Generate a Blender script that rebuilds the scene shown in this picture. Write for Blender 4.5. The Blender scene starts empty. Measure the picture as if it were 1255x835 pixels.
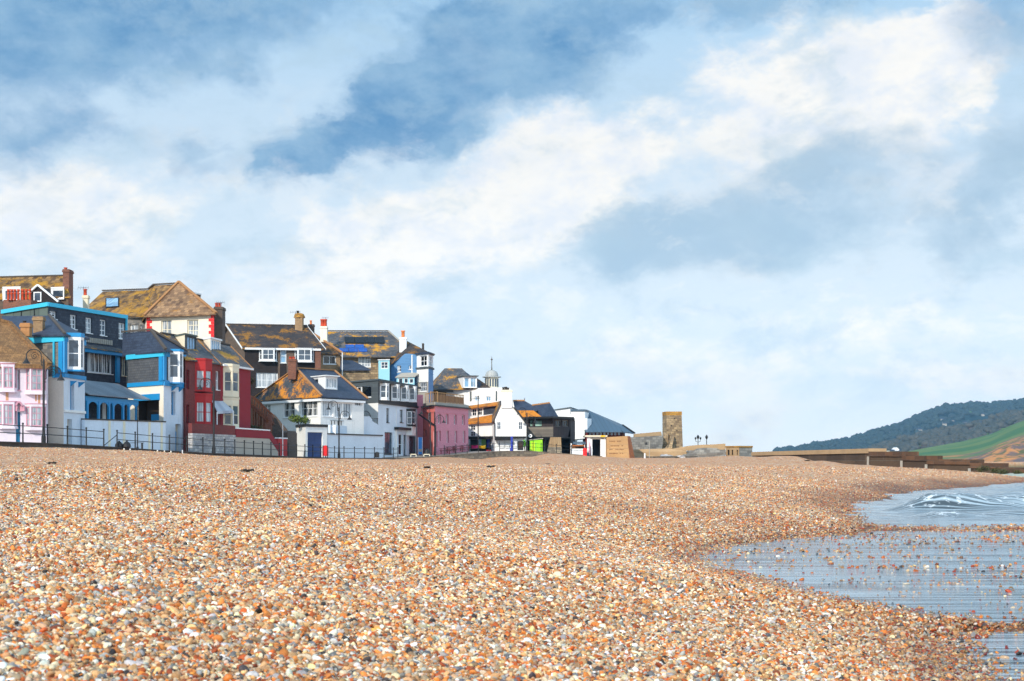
import bpy, bmesh, math, random
import numpy as np
from mathutils import Vector, noise as mnoise
random.seed(7); np.random.seed(7)
F = 1743.33; HZ = 564.0; CH = 1.5; CX = 627.5
scene = bpy.context.scene
col = scene.collection
def P(px, py, d): return Vector(((px-CX)*d/F, d, CH-(py-HZ)*d/F))
def XY(px, d): return Vector(((px-CX)*d/F, d))
def Z(py, d): return CH-(py-HZ)*d/F

# ---------------------------------------------------------------- materials
def lin(c):
    o = []
    for v in c:
        v = v/255.0
        o.append(v/12.92 if v <= .04045 else ((v+.055)/1.055)**2.4)
    return tuple(o)+(1.0,)
MATS = {}
class NT:
    def __init__(s, m):
        s.t = m.node_tree; s.n = s.t.nodes; s.l = s.t.links
    def new(s, ty, ins=None, **kw):
        n = s.n.new(ty)
        for k, v in kw.items(): setattr(n, k, v)
        for k, v in (ins or {}).items():
            sock = n.inputs[k]
            if hasattr(v, 'is_linked') or isinstance(v, bpy.types.NodeSocket): s.l.new(v, sock)
            else: sock.default_value = v
        return n
    def math(s, op, a, b=0.5, c=None, clamp=False):
        n = s.n.new('ShaderNodeMath'); n.operation = op; n.use_clamp = clamp
        for i, v in enumerate((a, b) if c is None else (a, b, c)):
            if isinstance(v, bpy.types.NodeSocket): s.l.new(v, n.inputs[i])
            else: n.inputs[i].default_value = v
        return n.outputs[0]
    def mix(s, f, a, b, mode='MIX'):
        n = s.n.new('ShaderNodeMix'); n.data_type = 'RGBA'; n.blend_type = mode
        for i, v in ((0, f), (6, a), (7, b)):
            if isinstance(v, bpy.types.NodeSocket): s.l.new(v, n.inputs[i])
            else: n.inputs[i].default_value = v
        return n.outputs[2]
    def ramp(s, f, stops, interp='LINEAR'):
        n = s.n.new('ShaderNodeValToRGB'); n.color_ramp.interpolation = interp
        e = n.color_ramp.elements
        while len(e) > 1: e.remove(e[-1])
        e[0].position = stops[0][0]; e[0].color = stops[0][1]
        for p, c in stops[1:]:
            x = e.new(p); x.color = c
        s.l.new(f, n.inputs[0]); return n.outputs[0]
    def noise(s, vec, scale, detail=3, rough=.55):
        n = s.new('ShaderNodeTexNoise', {'Vector': vec, 'Scale': scale, 'Detail': detail, 'Roughness': rough})
        return n.outputs[0]
    def rng(s, v, a, b, c=0.0, d=1.0, smooth=True):
        n = s.n.new('ShaderNodeMapRange'); n.interpolation_type = 'SMOOTHSTEP' if smooth else 'LINEAR'
        for i, x in enumerate((v, a, b, c, d)):
            if isinstance(x, bpy.types.NodeSocket): s.l.new(x, n.inputs[i])
            else: n.inputs[i].default_value = x
        return n.outputs[0]
def newmat(name):
    m = bpy.data.materials.new(name); m.use_nodes = True
    t = NT(m); t.n.clear()
    b = t.n.new('ShaderNodeBsdfPrincipled'); o = t.n.new('ShaderNodeOutputMaterial')
    t.l.new(b.outputs[0], o.inputs[0])
    return m, t, b
def sc(c, k): return (c[0]*k, c[1]*k, c[2]*k, 1)
def M(name, c, rough=.85, kind='plain', c2=None, lichen=None, amt=.5, var=.25, size=(.3, .2), metal=0, lsc=.5, bump=.3, lcol=None):
    if name in MATS: return MATS[name]
    m, t, b = newmat(name); c = lin(c)
    b.inputs['Roughness'].default_value = rough; b.inputs['Metallic'].default_value = metal
    uv = t.new('ShaderNodeTexCoord').outputs['UV']
    big = t.noise(uv, .35, 4, .6); fine = t.noise(uv, 6, 4, .65)
    v = t.math('ADD', t.math('MULTIPLY', big, .6), t.math('MULTIPLY', fine, .4))
    k = t.rng(v, .3, .7, 1-var, 1+var*.6, False)
    vm = t.n.new('ShaderNodeVectorMath'); vm.operation = 'SCALE'
    hgt = fine; base = None
    if kind == 'render':
        mp = t.new('ShaderNodeMapping', {'Vector': uv, 'Scale': (3.0, .25, 1)})
        st = t.noise(mp.outputs[0], 1.2, 4, .6)
        base = t.mix(t.rng(st, .56, .78, 0, .38), c, sc((c[0]*.75+.05, c[1]*.68+.035, c[2]*.6+.02), .75))
    elif kind in ('brick', 'stone', 'tiles', 'blocks'):
        vec = uv
        if kind in ('stone', 'tiles'):
            nn = t.new('ShaderNodeTexNoise', {'Vector': uv, 'Scale': 2.5 if kind == 'stone' else 1.2})
            vv = t.n.new('ShaderNodeVectorMath'); vv.operation = 'MULTIPLY_ADD'
            t.l.new(nn.outputs['Color'], vv.inputs[0]); w = .16 if kind == 'stone' else .05
            vv.inputs[1].default_value = (w, w, w); t.l.new(uv, vv.inputs[2]); vec = vv.outputs[0]
        br = t.new('ShaderNodeTexBrick', {'Vector': vec, 'Scale': 1.0, 'Brick Width': size[0], 'Row Height': size[1],
                   'Mortar Size': {'brick': .012, 'stone': .02, 'tiles': .016, 'blocks': .02}[kind], 'Mortar Smooth': .3, 'Bias': 0.0})
        c2l = lin(c2) if c2 else sc(c, .6)
        t.l.new(t.mix(0.0, c, c), br.inputs['Color1'])
        br.inputs['Color1'].default_value = c; br.inputs['Color2'].default_value = c2l
        for l in list(br.inputs['Color1'].links): t.l.remove(l)
        br.inputs['Mortar'].default_value = sc(c, .35) if kind in ('tiles',) else sc((c[0]*.5+.1, c[1]*.5+.1, c[2]*.5+.09), .9 if kind != 'stone' else .6)
        base = br.outputs['Color']
        hgt = t.math('SUBTRACT', t.math('MULTIPLY', fine, .4), br.outputs['Fac'])
    elif kind == 'boards':
        sx = t.new('ShaderNodeSeparateXYZ', {'Vector': uv})
        ax = sx.outputs[0] if size[0] > size[1] else sx.outputs[1]
        w = size[1] if size[0] <= size[1] else size[0]
        fr = t.math('FRACT', t.math('DIVIDE', ax, w))
        ln = t.rng(fr, 0, .12)
        fl = t.new('ShaderNodeTexWhiteNoise', {'W': t.math('FLOOR', t.math('DIVIDE', ax, w))}, noise_dimensions='1D').outputs[0]
        cc = t.mix(fl, c, lin(c2) if c2 else sc(c, .75))
        base = t.mix(ln, sc(c, .35), cc); hgt = ln
    if base is None:
        base = t.mix(0.0, c, c)
    t.l.new(base, vm.inputs[0]); t.l.new(k, vm.inputs[3])
    out = vm.outputs[0]
    if lichen:
        l1 = t.noise(uv, lsc, 6, .72)
        l2 = t.noise(uv, 5.0, 3, .6)
        mk = t.math('ADD', t.math('MULTIPLY', l1, .75), t.math('MULTIPLY', l2, .25))
        th = .68-amt*.30
        mk = t.rng(mk, th, th+.09)
        l3 = t.noise(uv, 2.0, 3)
        lc = t.mix(l3, lin(lichen), lin(lcol) if lcol else sc(lin(lichen), .45))
        out = t.mix(mk, out, lc)
    t.l.new(out, b.inputs['Base Color'])
    bp = t.new('ShaderNodeBump', {'Height': hgt, 'Strength': bump, 'Distance': .03})
    t.l.new(bp.outputs[0], b.inputs['Normal'])
    MATS[name] = m; return m
def glassmat(name, c, rough=.06, cur=0.0):
    m, t, b = newmat(name)
    uv = t.new('ShaderNodeTexCoord').outputs['UV']
    n = t.noise(uv, .8, 2)
    base = t.mix(t.rng(n, .45, .6, 0, .6), lin(c), sc(lin(c), .35))
    if cur:
        mp = t.new('ShaderNodeMapping', {'Vector': uv, 'Scale': (6, .3, 1)})
        base = t.mix(t.rng(t.noise(mp.outputs[0], 1.0, 2), .48, .6, 0, cur), base, lin((215, 218, 220)))
    t.l.new(base, b.inputs['Base Color']); b.inputs['Roughness'].default_value = rough
    b.inputs['IOR'].default_value = 1.5
    MATS[name] = m; return m

# ---------------------------------------------------------------- mesh buffer
class MB:
    def __init__(s): s.v = []; s.f = []; s.m = []; s.mats = []
    def mi(s, mat):
        if mat not in s.mats: s.mats.append(mat)
        return s.mats.index(mat)
    def poly(s, pts, mat, flipto=None):
        pts = [Vector(p) for p in pts]
        if flipto is not None:
            n = Vector((0, 0, 0))
            for i in range(len(pts)):
                n += pts[i].cross(pts[(i+1) % len(pts)])
            if n.dot(Vector(flipto)) < 0: pts.reverse()
        i0 = len(s.v); s.v += pts; s.f.append(list(range(i0, i0+len(pts)))); s.m.append(s.mi(mat))
    def slab(s, pts, ext, mat):
        """closed solid: polygon pts swept along vector ext"""
        pts = [Vector(p) for p in pts]; ext = Vector(ext)
        n = Vector((0, 0, 0))
        for i in range(len(pts)): n += pts[i].cross(pts[(i+1) % len(pts)])
        if n.dot(ext) > 0: pts.reverse()
        q = [p+ext for p in pts]
        i0 = len(s.v); k = len(pts); s.v += pts+q; mi = s.mi(mat)
        s.f.append(list(range(i0, i0+k))); s.m.append(mi)
        s.f.append([i0+k+i for i in reversed(range(k))]); s.m.append(mi)
        for i in range(k):
            j = (i+1) % k
            s.f.append([i0+j, i0+i, i0+k+i, i0+k+j]); s.m.append(mi)
    def prism(s, plan, z0, z1, mat):
        s.slab([Vector((p[0], p[1], z0)) for p in plan], (0, 0, z1-z0), mat)
    def bar(s, a, b, w, mat, h=None):
        a = Vector(a); b = Vector(b); d = (b-a)
        if d.length < 1e-6: return
        up = Vector((0, 0, 1)) if abs(d.normalized().z) < .95 else Vector((0, 1, 0))
        x = d.cross(up).normalized()*(w/2); y = x.cross(d).normalized()*((h or w)/2)
        s.slab([a+x+y, a+x-y, a-x-y, a-x+y], d, mat)
    def tube(s, a, b, r0, r1, mat, n=8):
        a = Vector(a); b = Vector(b); d = (b-a).normalized()
        up = Vector((0, 0, 1)) if abs(d.z) < .95 else Vector((0, 1, 0))
        x = d.cross(up).normalized(); y = x.cross(d)
        i0 = len(s.v); mi = s.mi(mat)
        for c, r in ((a, r0), (b, r1)):
            for k in range(n):
                t = 2*math.pi*k/n; s.v.append(c+x*(r*math.cos(t))+y*(r*math.sin(t)))
        for k in range(n):
            j = (k+1) % n; s.f.append([i0+k, i0+j, i0+n+j, i0+n+k]); s.m.append(mi)
        s.f.append([i0+k for k in reversed(range(n))]); s.m.append(mi)
        s.f.append([i0+n+k for k in range(n)]); s.m.append(mi)
    def lathe(s, c, prof, mat, n=16):
        c = Vector(c); i0 = len(s.v); mi = s.mi(mat)
        for r, z in prof:
            for k in range(n):
                t = 2*math.pi*k/n; s.v.append(c+Vector((r*math.cos(t), r*math.sin(t), z)))
        for j in range(len(prof)-1):
            for k in range(n):
                q = (k+1) % n
                s.f.append([i0+j*n+k, i0+j*n+q, i0+(j+1)*n+q, i0+(j+1)*n+k]); s.m.append(mi)
        s.f.append([i0+k for k in reversed(range(n))]); s.m.append(mi)
        e = i0+(len(prof)-1)*n
        s.f.append([e+k for k in range(n)]); s.m.append(mi)
    def path(s, pts, r, mat, n=6):
        for a, b in zip(pts[:-1], pts[1:]): s.tube(a, b, r, r, mat, n)
    def build(s, name, parent=None, base=None, smooth=False):
        if not s.f: return None
        base = Vector(base) if base is not None else Vector((0, 0, 0))
        me = bpy.data.meshes.new(name)
        me.from_pydata([tuple(v-base) for v in s.v], [], s.f)
        for m in s.mats: me.materials.append(m)
        me.polygons.foreach_set('material_index', s.m)
        uvl = me.uv_layers.new(name='UVMap').data
        off = Vector((random.random()*50, random.random()*50))
        for p in me.polygons:
            n = p.normal
            if abs(n.z) > .98 or n.length < .5: t = Vector((1, 0, 0)); w = Vector((0, 1, 0))
            else: t = Vector((0, 0, 1)).cross(n).normalized(); w = n.cross(t)
            for li in p.loop_indices:
                co = me.vertices[me.loops[li].vertex_index].co+base
                uvl[li].uv = (co.dot(t)+off.x, co.dot(w)+off.y)
        if smooth: me.polygons.foreach_set('use_smooth', [True]*len(me.polygons))
        o = bpy.data.objects.new(name, me); col.objects.link(o)
        if parent is not None: o.parent = parent
        else: o.location = base
        return o
def tagit(o, label=None, cat=None, group=None, kind=None):
    if label: o['label'] = label
    if cat: o['category'] = cat
    if group: o['group'] = group
    if kind: o['kind'] = kind
    return o

# ---------------------------------------------------------------- facades
class Face:
    def __init__(s, a, b):
        s.a = Vector(a[:2]); s.b = Vector(b[:2]); s.u = (s.b-s.a); s.len = s.u.length; s.u.normalize()
        n = Vector((s.u.y, -s.u.x)); mid = (s.a+s.b)/2
        s.n = n if n.dot(-mid) > 0 else -n
    def hit(s, px, py, off=0):
        r = Vector(((px-CX)/F, 1.0)); p0 = s.a+s.n*off
        t = p0.dot(s.n)/r.dot(s.n)
        return ((r*t)-p0).dot(s.u), Z(py, t)
    def pt(s, u, z, off=0):
        p = s.a+s.u*u+s.n*off; return Vector((p.x, p.y, z))
    def rect(s, x0, y0, x1, y1, off=0):
        ym = (y0+y1)/2; xm = (x0+x1)/2
        ua = s.hit(x0, ym, off)[0]; ub = s.hit(x1, ym, off)[0]
        za = s.hit(xm, y1, off)[1]; zb = s.hit(xm, y0, off)[1]
        return min(ua, ub), za, max(ua, ub), zb
    def box(s, mb, u0, z0, u1, z1, o0, o1, mat):
        mb.slab([s.pt(u0, z0, o0), s.pt(u1, z0, o0), s.pt(u1, z1, o0), s.pt(u0, z1, o0)], Vector((s.n.x, s.n.y, 0))*(o1-o0), mat)
def gridwall(mb, f, u0, u1, z0, z1, holes, mat, depth=.2, back=.0, rev=None):
    us = sorted(set([u0, u1]+[h[i] for h in holes for i in (0, 2)])); zs = sorted(set([z0, z1]+[h[i] for h in holes for i in (1, 3)]))
    us = [u for u in us if u0-1e-6 <= u <= u1+1e-6]; zs = [z for z in zs if z0-1e-6 <= z <= z1+1e-6]
    n3 = (f.n.x, f.n.y, 0)
    for i in range(len(us)-1):
        run = None
        for j in range(len(zs)-1):
            um = (us[i]+us[i+1])/2; zm = (zs[j]+zs[j+1])/2
            if any(h[0] < um < h[2] and h[1] < zm < h[3] for h in holes): continue
            mb.poly([f.pt(us[i], zs[j], back), f.pt(us[i+1], zs[j], back), f.pt(us[i+1], zs[j+1], back), f.pt(us[i], zs[j+1], back)], mat, n3)
    for (a, c, b, d) in holes:
        A, B, C, D = (a, c), (b, c), (b, d), (a, d); ctr = f.pt((a+b)/2, (c+d)/2, back)
        for p, q in ((A, B), (B, C), (C, D), (D, A)):
            m_ = (f.pt(p[0], p[1], back)+f.pt(q[0], q[1], back))/2
            mb.poly([f.pt(p[0], p[1], back), f.pt(q[0], q[1], back), f.pt(q[0], q[1], back-depth), f.pt(p[0], p[1], back-depth)], rev or mat, ctr-m_)
def windowmesh(mb, pb, f, h, cols, rows, fm, gm, o, fw=None, sill=True, pr=.05):
    """frame with glazing bars into mb, glass into pb; o = plane of the glass"""
    u0, z0, u1, z1 = h; W = u1-u0; Hh = z1-z0
    fw = fw or min(.10, W*.13); e = .003
    u0 += e; u1 -= e; z0 += e; z1 -= e
    f.box(mb, u0, z0, u0+fw, z1, o, o+pr, fm); f.box(mb, u1-fw, z0, u1, z1, o, o+pr, fm)
    f.box(mb, u0+fw, z0, u1-fw, z0+fw, o, o+pr, fm); f.box(mb, u0+fw, z1-fw, u1-fw, z1, o, o+pr, fm)
    for i in range(1, cols):
        c = u0+W*i/cols; f.box(mb, c-fw*.35, z0+fw, c+fw*.35, z1-fw, o, o+pr*.8, fm)
    for j in range(1, rows):
        c = z0+Hh*j/rows; f.box(mb, u0+fw, c-fw*.3, u1-fw, c+fw*.3, o+.001, o+pr*.7, fm)
    if sill: f.box(mb, u0-.05, z0-.07, u1+.05, z0-.004, o, o+.28, fm)
    pb.poly([f.pt(u0, z0, o+.01), f.pt(u1, z0, o+.01), f.pt(u1, z1, o+.01), f.pt(u0, z1, o+.01)], gm, (f.n.x, f.n.y, 0))
def Wn(x0, y0, x1, y1, c=2, r=2, f='white', g='glass', sill=True, fw=None):
    if g == 'glass': g = random.choice(('glass', 'glass', 'glass_net', 'glass_dark', 'glass_curtain'))
    return dict(k='w', r=(x0, y0, x1, y1), c=c, n=r, f=f, g=g, sill=sill, fw=fw)
def Dr(x0, y0, x1, y1, m='blue'): return dict(k='d', r=(x0, y0, x1, y1), m=m)
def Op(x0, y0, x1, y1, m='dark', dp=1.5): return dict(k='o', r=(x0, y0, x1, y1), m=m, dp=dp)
MT = {}
class House:
    def __init__(s, name, label, cat, base, group=None):
        s.e = bpy.data.objects.new(name, None); col.objects.link(s.e); s.e.empty_display_size = .5
        s.base = Vector(base); s.e.location = s.base
        tagit(s.e, label, cat, group); s.buf = {}; s.order = []; s.sing = []
    def mb(s, part):
        if part not in s.buf: s.buf[part] = MB(); s.order.append(part)
        return s.buf[part]
    def nb(s, part):
        m = MB(); s.sing.append((part, m)); return m
    def sep(s, mb, part, smooth=False, label=None):
        o = mb.build(part, s.e, s.base, smooth)
        if label and o: o['label'] = label
        return o
    def sub(s, mb, part, parent, smooth=False): return mb.build(part, parent, s.base, smooth) if not isinstance(parent, House) else None
    def side(s, A, B, ztop, zbot, mat, items=(), part='wall', depth=.2, off=0, rev=None, parent=None):
        f = A if isinstance(A, Face) else Face(A, B)
        holes = []
        for it in items:
            h = f.rect(*it['r'], off=off)
            h = (max(h[0], .03), max(h[1], zbot+.01), min(h[2], f.len-.03), min(h[3], ztop-.01))
            if h[2]-h[0] < .05 or h[3]-h[1] < .05: continue
            it['h'] = h; holes.append(h)
        gridwall(s.mb(part), f, 0, f.len, zbot, ztop, holes, MT[mat], depth, off, MT[rev] if rev else None)
        for it in items:
            if 'h' not in it: continue
            h = it['h']; o = off-depth
            if it['k'] == 'w':
                mb = MB(); pb = MB()
                windowmesh(mb, pb, f, h, it['c'], it['n'], MT[it['f']], MT[it['g']], o, it['fw'], it['sill'])
                if parent is None:
                    w = s.sep(mb, 'window'); s.sub(pb, 'pane', w)
                else:
                    windowmesh(MB(), mb, f, h, 1, 1, MT[it['f']], MT[it['g']], o)
                    s.sub(mb, 'window', parent)
            elif it['k'] == 'd':
                mb = MB(); u0, z0, u1, z1 = h; e = .003
                f.box(mb, u0+e, z0+e, u1-e, z1-e, o-.02, o+.03, MT[it['m']])
                w = u1-u0; hh = z1-z0
                for (a, b, c, d) in ((.15, .1, .45, .45), (.55, .1, .85, .45), (.15, .55, .45, .9), (.55, .55, .85, .9)):
                    f.box(mb, u0+w*a, z0+hh*b, u0+w*c, z0+hh*d, o+.03, o+.05, MT[it['m']])
                dd = s.sep(mb, 'door')
                kb = MB(); f.box(kb, u1-w*.12-.03, z0+hh*.45, u1-w*.12+.03, z0+hh*.45+.1, o+.03, o+.09, MT['steel']); s.sub(kb, 'handle', dd)
            elif it['k'] == 'o':
                mb = MB(); u0, z0, u1, z1 = h; e = .003; dp = it['dp']; m = MT[it['m']]
                n3 = (f.n.x, f.n.y, 0)
                q = lambda a, b, o_: f.pt(a, b, o_)
                o1 = off-depth; o2 = off-depth-dp
                mb.poly([q(u0, z0, o2), q(u1, z0, o2), q(u1, z1, o2), q(u0, z1, o2)], m, n3)
                mb.poly([q(u0, z0, o1), q(u1, z0, o1), q(u1, z0, o2), q(u0, z0, o2)], m, (0, 0, 1))
                mb.poly([q(u0, z1, o1), q(u1, z1, o1), q(u1, z1, o2), q(u0, z1, o2)], m, (0, 0, -1))
                mb.poly([q(u0, z0, o1), q(u0, z1, o1), q(u0, z1, o2), q(u0, z0, o2)], m, (f.u.x, f.u.y, 0))
                mb.poly([q(u1, z0, o1), q(u1, z1, o1), q(u1, z1, o2), q(u1, z0, o2)], m, (-f.u.x, -f.u.y, 0))
                s.sep(mb, 'recess')
        return f
    def shell(s, L, C, R, ztop, zbot, mat, left=(), front=(), matL=None, part='wall', B=None, cap=True, depth=.2, rev=None):
        """box building from three plan points: left face L-C, front face C-R and two hidden faces"""
        L = Vector(L); C = Vector(C); R = Vector(R); B = Vector(B) if B is not None else L+(R-C)
        fl = s.side(L, C, ztop, zbot, matL or mat, left, part, depth, rev=rev); ff = s.side(C, R, ztop, zbot, mat, front, part, depth, rev=rev)
        mb = s.mb(part); ctr = (L+C+R+B)/4
        for p, q in ((R, B), (B, L)):
            mid = (p+q)/2-ctr
            mb.poly([(p.x, p.y, zbot), (q.x, q.y, zbot), (q.x, q.y, ztop), (p.x, p.y, ztop)], MT[mat], (mid.x, mid.y, 0))
        if cap: mb.poly([(p.x, p.y, ztop) for p in (L, C, R, B)], MT[mat], (0, 0, 1))
        s.L, s.C, s.R, s.B = L, C, R, B
        return fl, ff
    def band(s, f, z0, z1, proj, mat, part='cornice', u0=None, u1=None, ext=0.0, o0=.003):
        f.box(s.mb(part), (0 if u0 is None else u0)-ext, z0, (f.len if u1 is None else u1)+ext, z1, o0, proj, MT[mat])
    def fpoly(s, f, pts, mat, part='wall', thick=.2, off=0):
        """polygon in the facade plane, given in photo positions, with real thickness going inwards"""
        q = []
        for (px, py) in pts:
            u, z = f.hit(px, py, off); q.append(f.pt(u, z, off))
        s.mb(part).slab(q, Vector((f.n.x, f.n.y, 0))*(-thick), MT[mat])
    def roof(s, polys, mat, thick=.14, part='roof'):
        mb = s.mb(part)
        for p in polys: mb.slab(p, (0, 0, -thick), MT[mat])
    def hip(s, z, r1, r2, mat, over=.35, mats=None, part='roof', pts=None):
        L, C, R, B = pts or (s.L, s.C, s.R, s.B)
        c = (L+C+R+B)/4
        def o(p):
            v = p-c; v = v*(1+over/max(v.length, .1)*1.3); q = c+v; return Vector((q.x, q.y, z))
        L, C, R, B = o(L), o(C), o(R), o(B); mats = mats or [mat]*4
        for pl, m in zip(([L, C, r1], [C, R, r2, r1], [R, B, r2], [B, L, r1, r2]), mats): s.roof([pl], m, part=part)
        m = MT['ridge']
        mb = s.mb('ridge_tiles')
        for a, b in ((r1, r2), (C, r1), (L, r1), (R, r2)):
            if (a-b).length > .3: mb.bar(a+Vector((0, 0, .05)), b+Vector((0, 0, .05)), .22, m, .12)
        return L, C, R, B
    def gable(s, z, rise, mat, over=.3, endmat=None, verge='white', along='CR', ridge=True, part='roof'):
        """ridge parallel to C-R ('CR') or to L-C ('LC')"""
        L, C, R, B = s.L, s.C, s.R, s.B
        if along == 'LC': L, C, R, B = C, R, B, L      # the two ends become C-R
        d = (R-C).normalized(); w = (C-L).normalized()
        m1 = (L+C)/2; m2 = (B+R)/2
        half = (C-L).length/2; sl = rise/half
        def p3(p, zz): return Vector((p.x, p.y, zz))
        o = over
        C2 = C-d*o+w*o; R2 = R+d*o+w*o; L2 = L-d*o-w*o; B2 = B+d*o-w*o
        r1 = p3(m1-d*o, z+rise); r2 = p3(m2+d*o, z+rise); ze = z-sl*o
        up = Vector((0, 0, .16))
        s.roof([[p3(C2, ze)+up, p3(R2, ze)+up, r2+up, r1+up], [p3(L2, ze)+up, p3(B2, ze)+up, r2+up, r1+up]], mat, part=part)
        mb = s.mb('wall')
        for (p, q, m_) in ((L, C, m1), (B, R, m2)):
            sgn = -d if m_ == m1 else d
            mb.slab([p3(p, z), p3(q, z), p3(m_, z+rise)], (-sgn.x*.2, -sgn.y*.2, 0), MT[endmat or 'cream'])
        if verge:
            for (a, b, r) in ((C2, L2, r1), (R2, B2, r2)):
                vb = s.nb('bargeboard')
                vb.bar(p3(a, ze)+up*.6, r+up*.6, .06, MT[verge], .22); vb.bar(p3(b, ze)+up*.6, r+up*.6, .06, MT[verge], .22)
        if ridge: s.mb('ridge_tiles').bar(r1+up*1.3, r2+up*1.3, .24, MT['ridge'], .12)
        return r1, r2
    def chimney(s, x0, x1, yt, yb, d, mat, pots=(), potmat='pot', deep=None, capmat=None, label=None):
        mb = MB(); w = (x1-x0)*d/F; dp = deep or w*.9
        a = P(x0, yb, d); zt = Z(yt, d)
        pl = [(a.x, d), (a.x+w, d), (a.x+w, d+dp), (a.x, d+dp)]
        mb.prism(pl, a.z, zt-.18, MT[mat])
        o = .07; m2 = MT[capmat or mat]
        mb.prism([(a.x-o, d-o), (a.x+w+o, d-o), (a.x+w+o, d+dp+o), (a.x-o, d+dp+o)], zt-.3, zt-.12, m2)
        mb.prism([(a.x-o*.4, d-o*.4), (a.x+w+o*.4, d-o*.4), (a.x+w+o*.4, d+dp+o*.4), (a.x-o*.4, d+dp+o*.4)], zt-.119, zt, m2)
        c = s.sep(mb, 'chimney', label=label)
        for (px, ph, r) in pots:
            pb = MB(); q = P(px, yt, d+dp/2); h = ph*d/F
            pb.lathe((q.x, d+dp/2, zt), [(r, 0), (r*.85, h*.15), (r*.8, h*.8), (r*1.05, h*.85), (r*1.0, h)], MT[potmat], 10)
            s.sub(pb, 'chimney_pot', c, True)
        return c
    def aerial(s, px, yt, d, hpx=9, w=.9):
        b = P(px, yt, d); z1 = b.z+hpx*d/F; mb = MB(); m = MT['steel']; mb.tube((b.x, d, b.z-.3), (b.x, d, z1), .03, .025, m, 5)
        mb.tube((b.x-w*.6, d-.1, z1-.1), (b.x+w*.5, d+.1, z1-.05), .02, .02, m, 4)
        for k in range(5): q = Vector((b.x-w*.55+k*w*.25, d-.08+k*.04, z1-.09)); mb.tube(q-Vector((0, .15, .22)), q+Vector((0, .15, .22)), .012, .012, m, 4)
        return s.sep(mb, 'tv_aerial')
    def dormer(s, L, C, R, yt, yb, mside, mfront, win, rmat='slate', rt=.15, over=.12, part='dormer', yC=None):
        L = Vector(L); C = Vector(C); R = Vector(R); B = L+(R-C)
        zt = Z(yt, C.y); zb = Z(yb, C.y)
        mb = MB(); e = mb.build
        mb = MB()
        ctr = (L+C+R+B)/4
        lo = zb
        body = MB()
        f = Face(C, R); fl = Face(L, C)
        holes = []
        for it in win:
            ff = f if it.get('side', 'f') == 'f' else fl
            it['h'] = ff.rect(*it['r'])
        hf = [i['h'] for i in win if i.get('side', 'f') == 'f']; hl = [i['h'] for i in win if i.get('side', 'f') != 'f']
        clamp = lambda h, q: (max(h[0], .02), max(h[1], lo+.02), min(h[2], q.len-.02), min(h[3], zt-.02))
        hf = [clamp(h, f) for h in hf]; hl = [clamp(h, fl) for h in hl]
        gridwall(body, f, 0, f.len, lo, zt, hf, MT[mfront], .1); gridwall(body, fl, 0, fl.len, lo, zt, hl, MT[mside], .1)
        for p, q in ((R, B), (B, L)):
            mid = (p+q)/2-ctr
            body.poly([(p.x, p.y, lo), (q.x, q.y, lo), (q.x, q.y, zt), (p.x, p.y, zt)], MT[mside], (mid.x, mid.y, 0))
        g = [ctr+(p-ctr)*(1+over/max((p-ctr).length, .1)*1.4) for p in (L, C, R, B)]
        body.prism(g, zt, zt+rt, MT[rmat])
        o = s.sep(body, part)
        for it in win:
            ff = f if it.get('side', 'f') == 'f' else fl
            h = clamp(it['h'], ff)
            wb = MB(); windowmesh(wb, wb, ff, h, it['c'], it['n'], MT[it['f']], MT[it['g']], -.1, it['fw'], False)
            s.sub(wb, 'window', o)
        return o
    def bay(s, f, x0, x1, yt, yb, p, cant, wy0, wy1, wall='white', frame='white', g='glass', roof='white', base=None, cols=1, rows=2, foot=True, ym=None, cap=.15, fwb=None):
        """canted bay window: foot of the left cant at x0 on the wall, far front corner at x1"""
        ym = ym or (wy0+wy1)/2
        u0 = f.hit(x0, ym)[0]; u1 = f.hit(x1, ym, p)[0]
        if u1-u0 < cant*2+.3: u1 = u0+cant*2+.3
        xm = (x0+x1)/2
        zt = f.hit(xm, yt, p)[1]; zb = f.hit(xm, yb, p)[1]
        A = f.pt(u0, 0); Bq = f.pt(u0+cant, 0, p); Cq = f.pt(u1-0, 0, p); D = f.pt(u1+cant, 0)
        body = MB(); wz = []
        faces = [Face(A, Bq), Face(Bq, Cq), Face(Cq, D)]
        nn = []
        for i, q in enumerate(faces):
            if i == 2 or True:
                n = Vector((q.u.y, -q.u.x)); o_ = q.a-Vector((f.pt((u0+u1)/2, 0, 0).x, f.pt((u0+u1)/2, 0, 0).y))
                q.n = n if n.dot((q.a+q.b)/2-Vector(f.pt((u0+u1)/2, 0, -.2).xy)) > 0 else -n
        zw1 = f.hit(xm, wy0, p)[1]; zw0 = f.hit(xm, wy1, p)[1]
        wins = []
        for q in faces:
            m_ = min(.07, q.len*.1); h = (m_, zw0, q.len-m_, zw1); wins.append(h)
            gridwall(body, q, 0, q.len, zb, zt, [h], MT[wall], .08)
        pl = [A, Bq, Cq, D]
        pl = [Vector((v.x, v.y)) for v in pl]; c = sum(pl, Vector((0, 0)))/4
        gpl = [c+(v-c)*1.08 for v in pl]
        body.prism(gpl, zt, zt+cap, MT[roof])
        if foot: body.prism(gpl, zb-.12, zb, MT[base or wall])
        o = s.sep(body, 'bay')
        for q, h in zip(faces, wins):
            wb = MB(); cc = cols if q is faces[1] else 1
            windowmesh(wb, wb, q, h, cc, rows, MT[frame], MT[g], -.08, fwb, False)
            s.sub(wb, 'window', o)
        return o
    def done(s):
        for k in s.order: s.sep(s.buf[k], k)
        for k, m in s.sing: s.sep(m, k)
        return s.e
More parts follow.
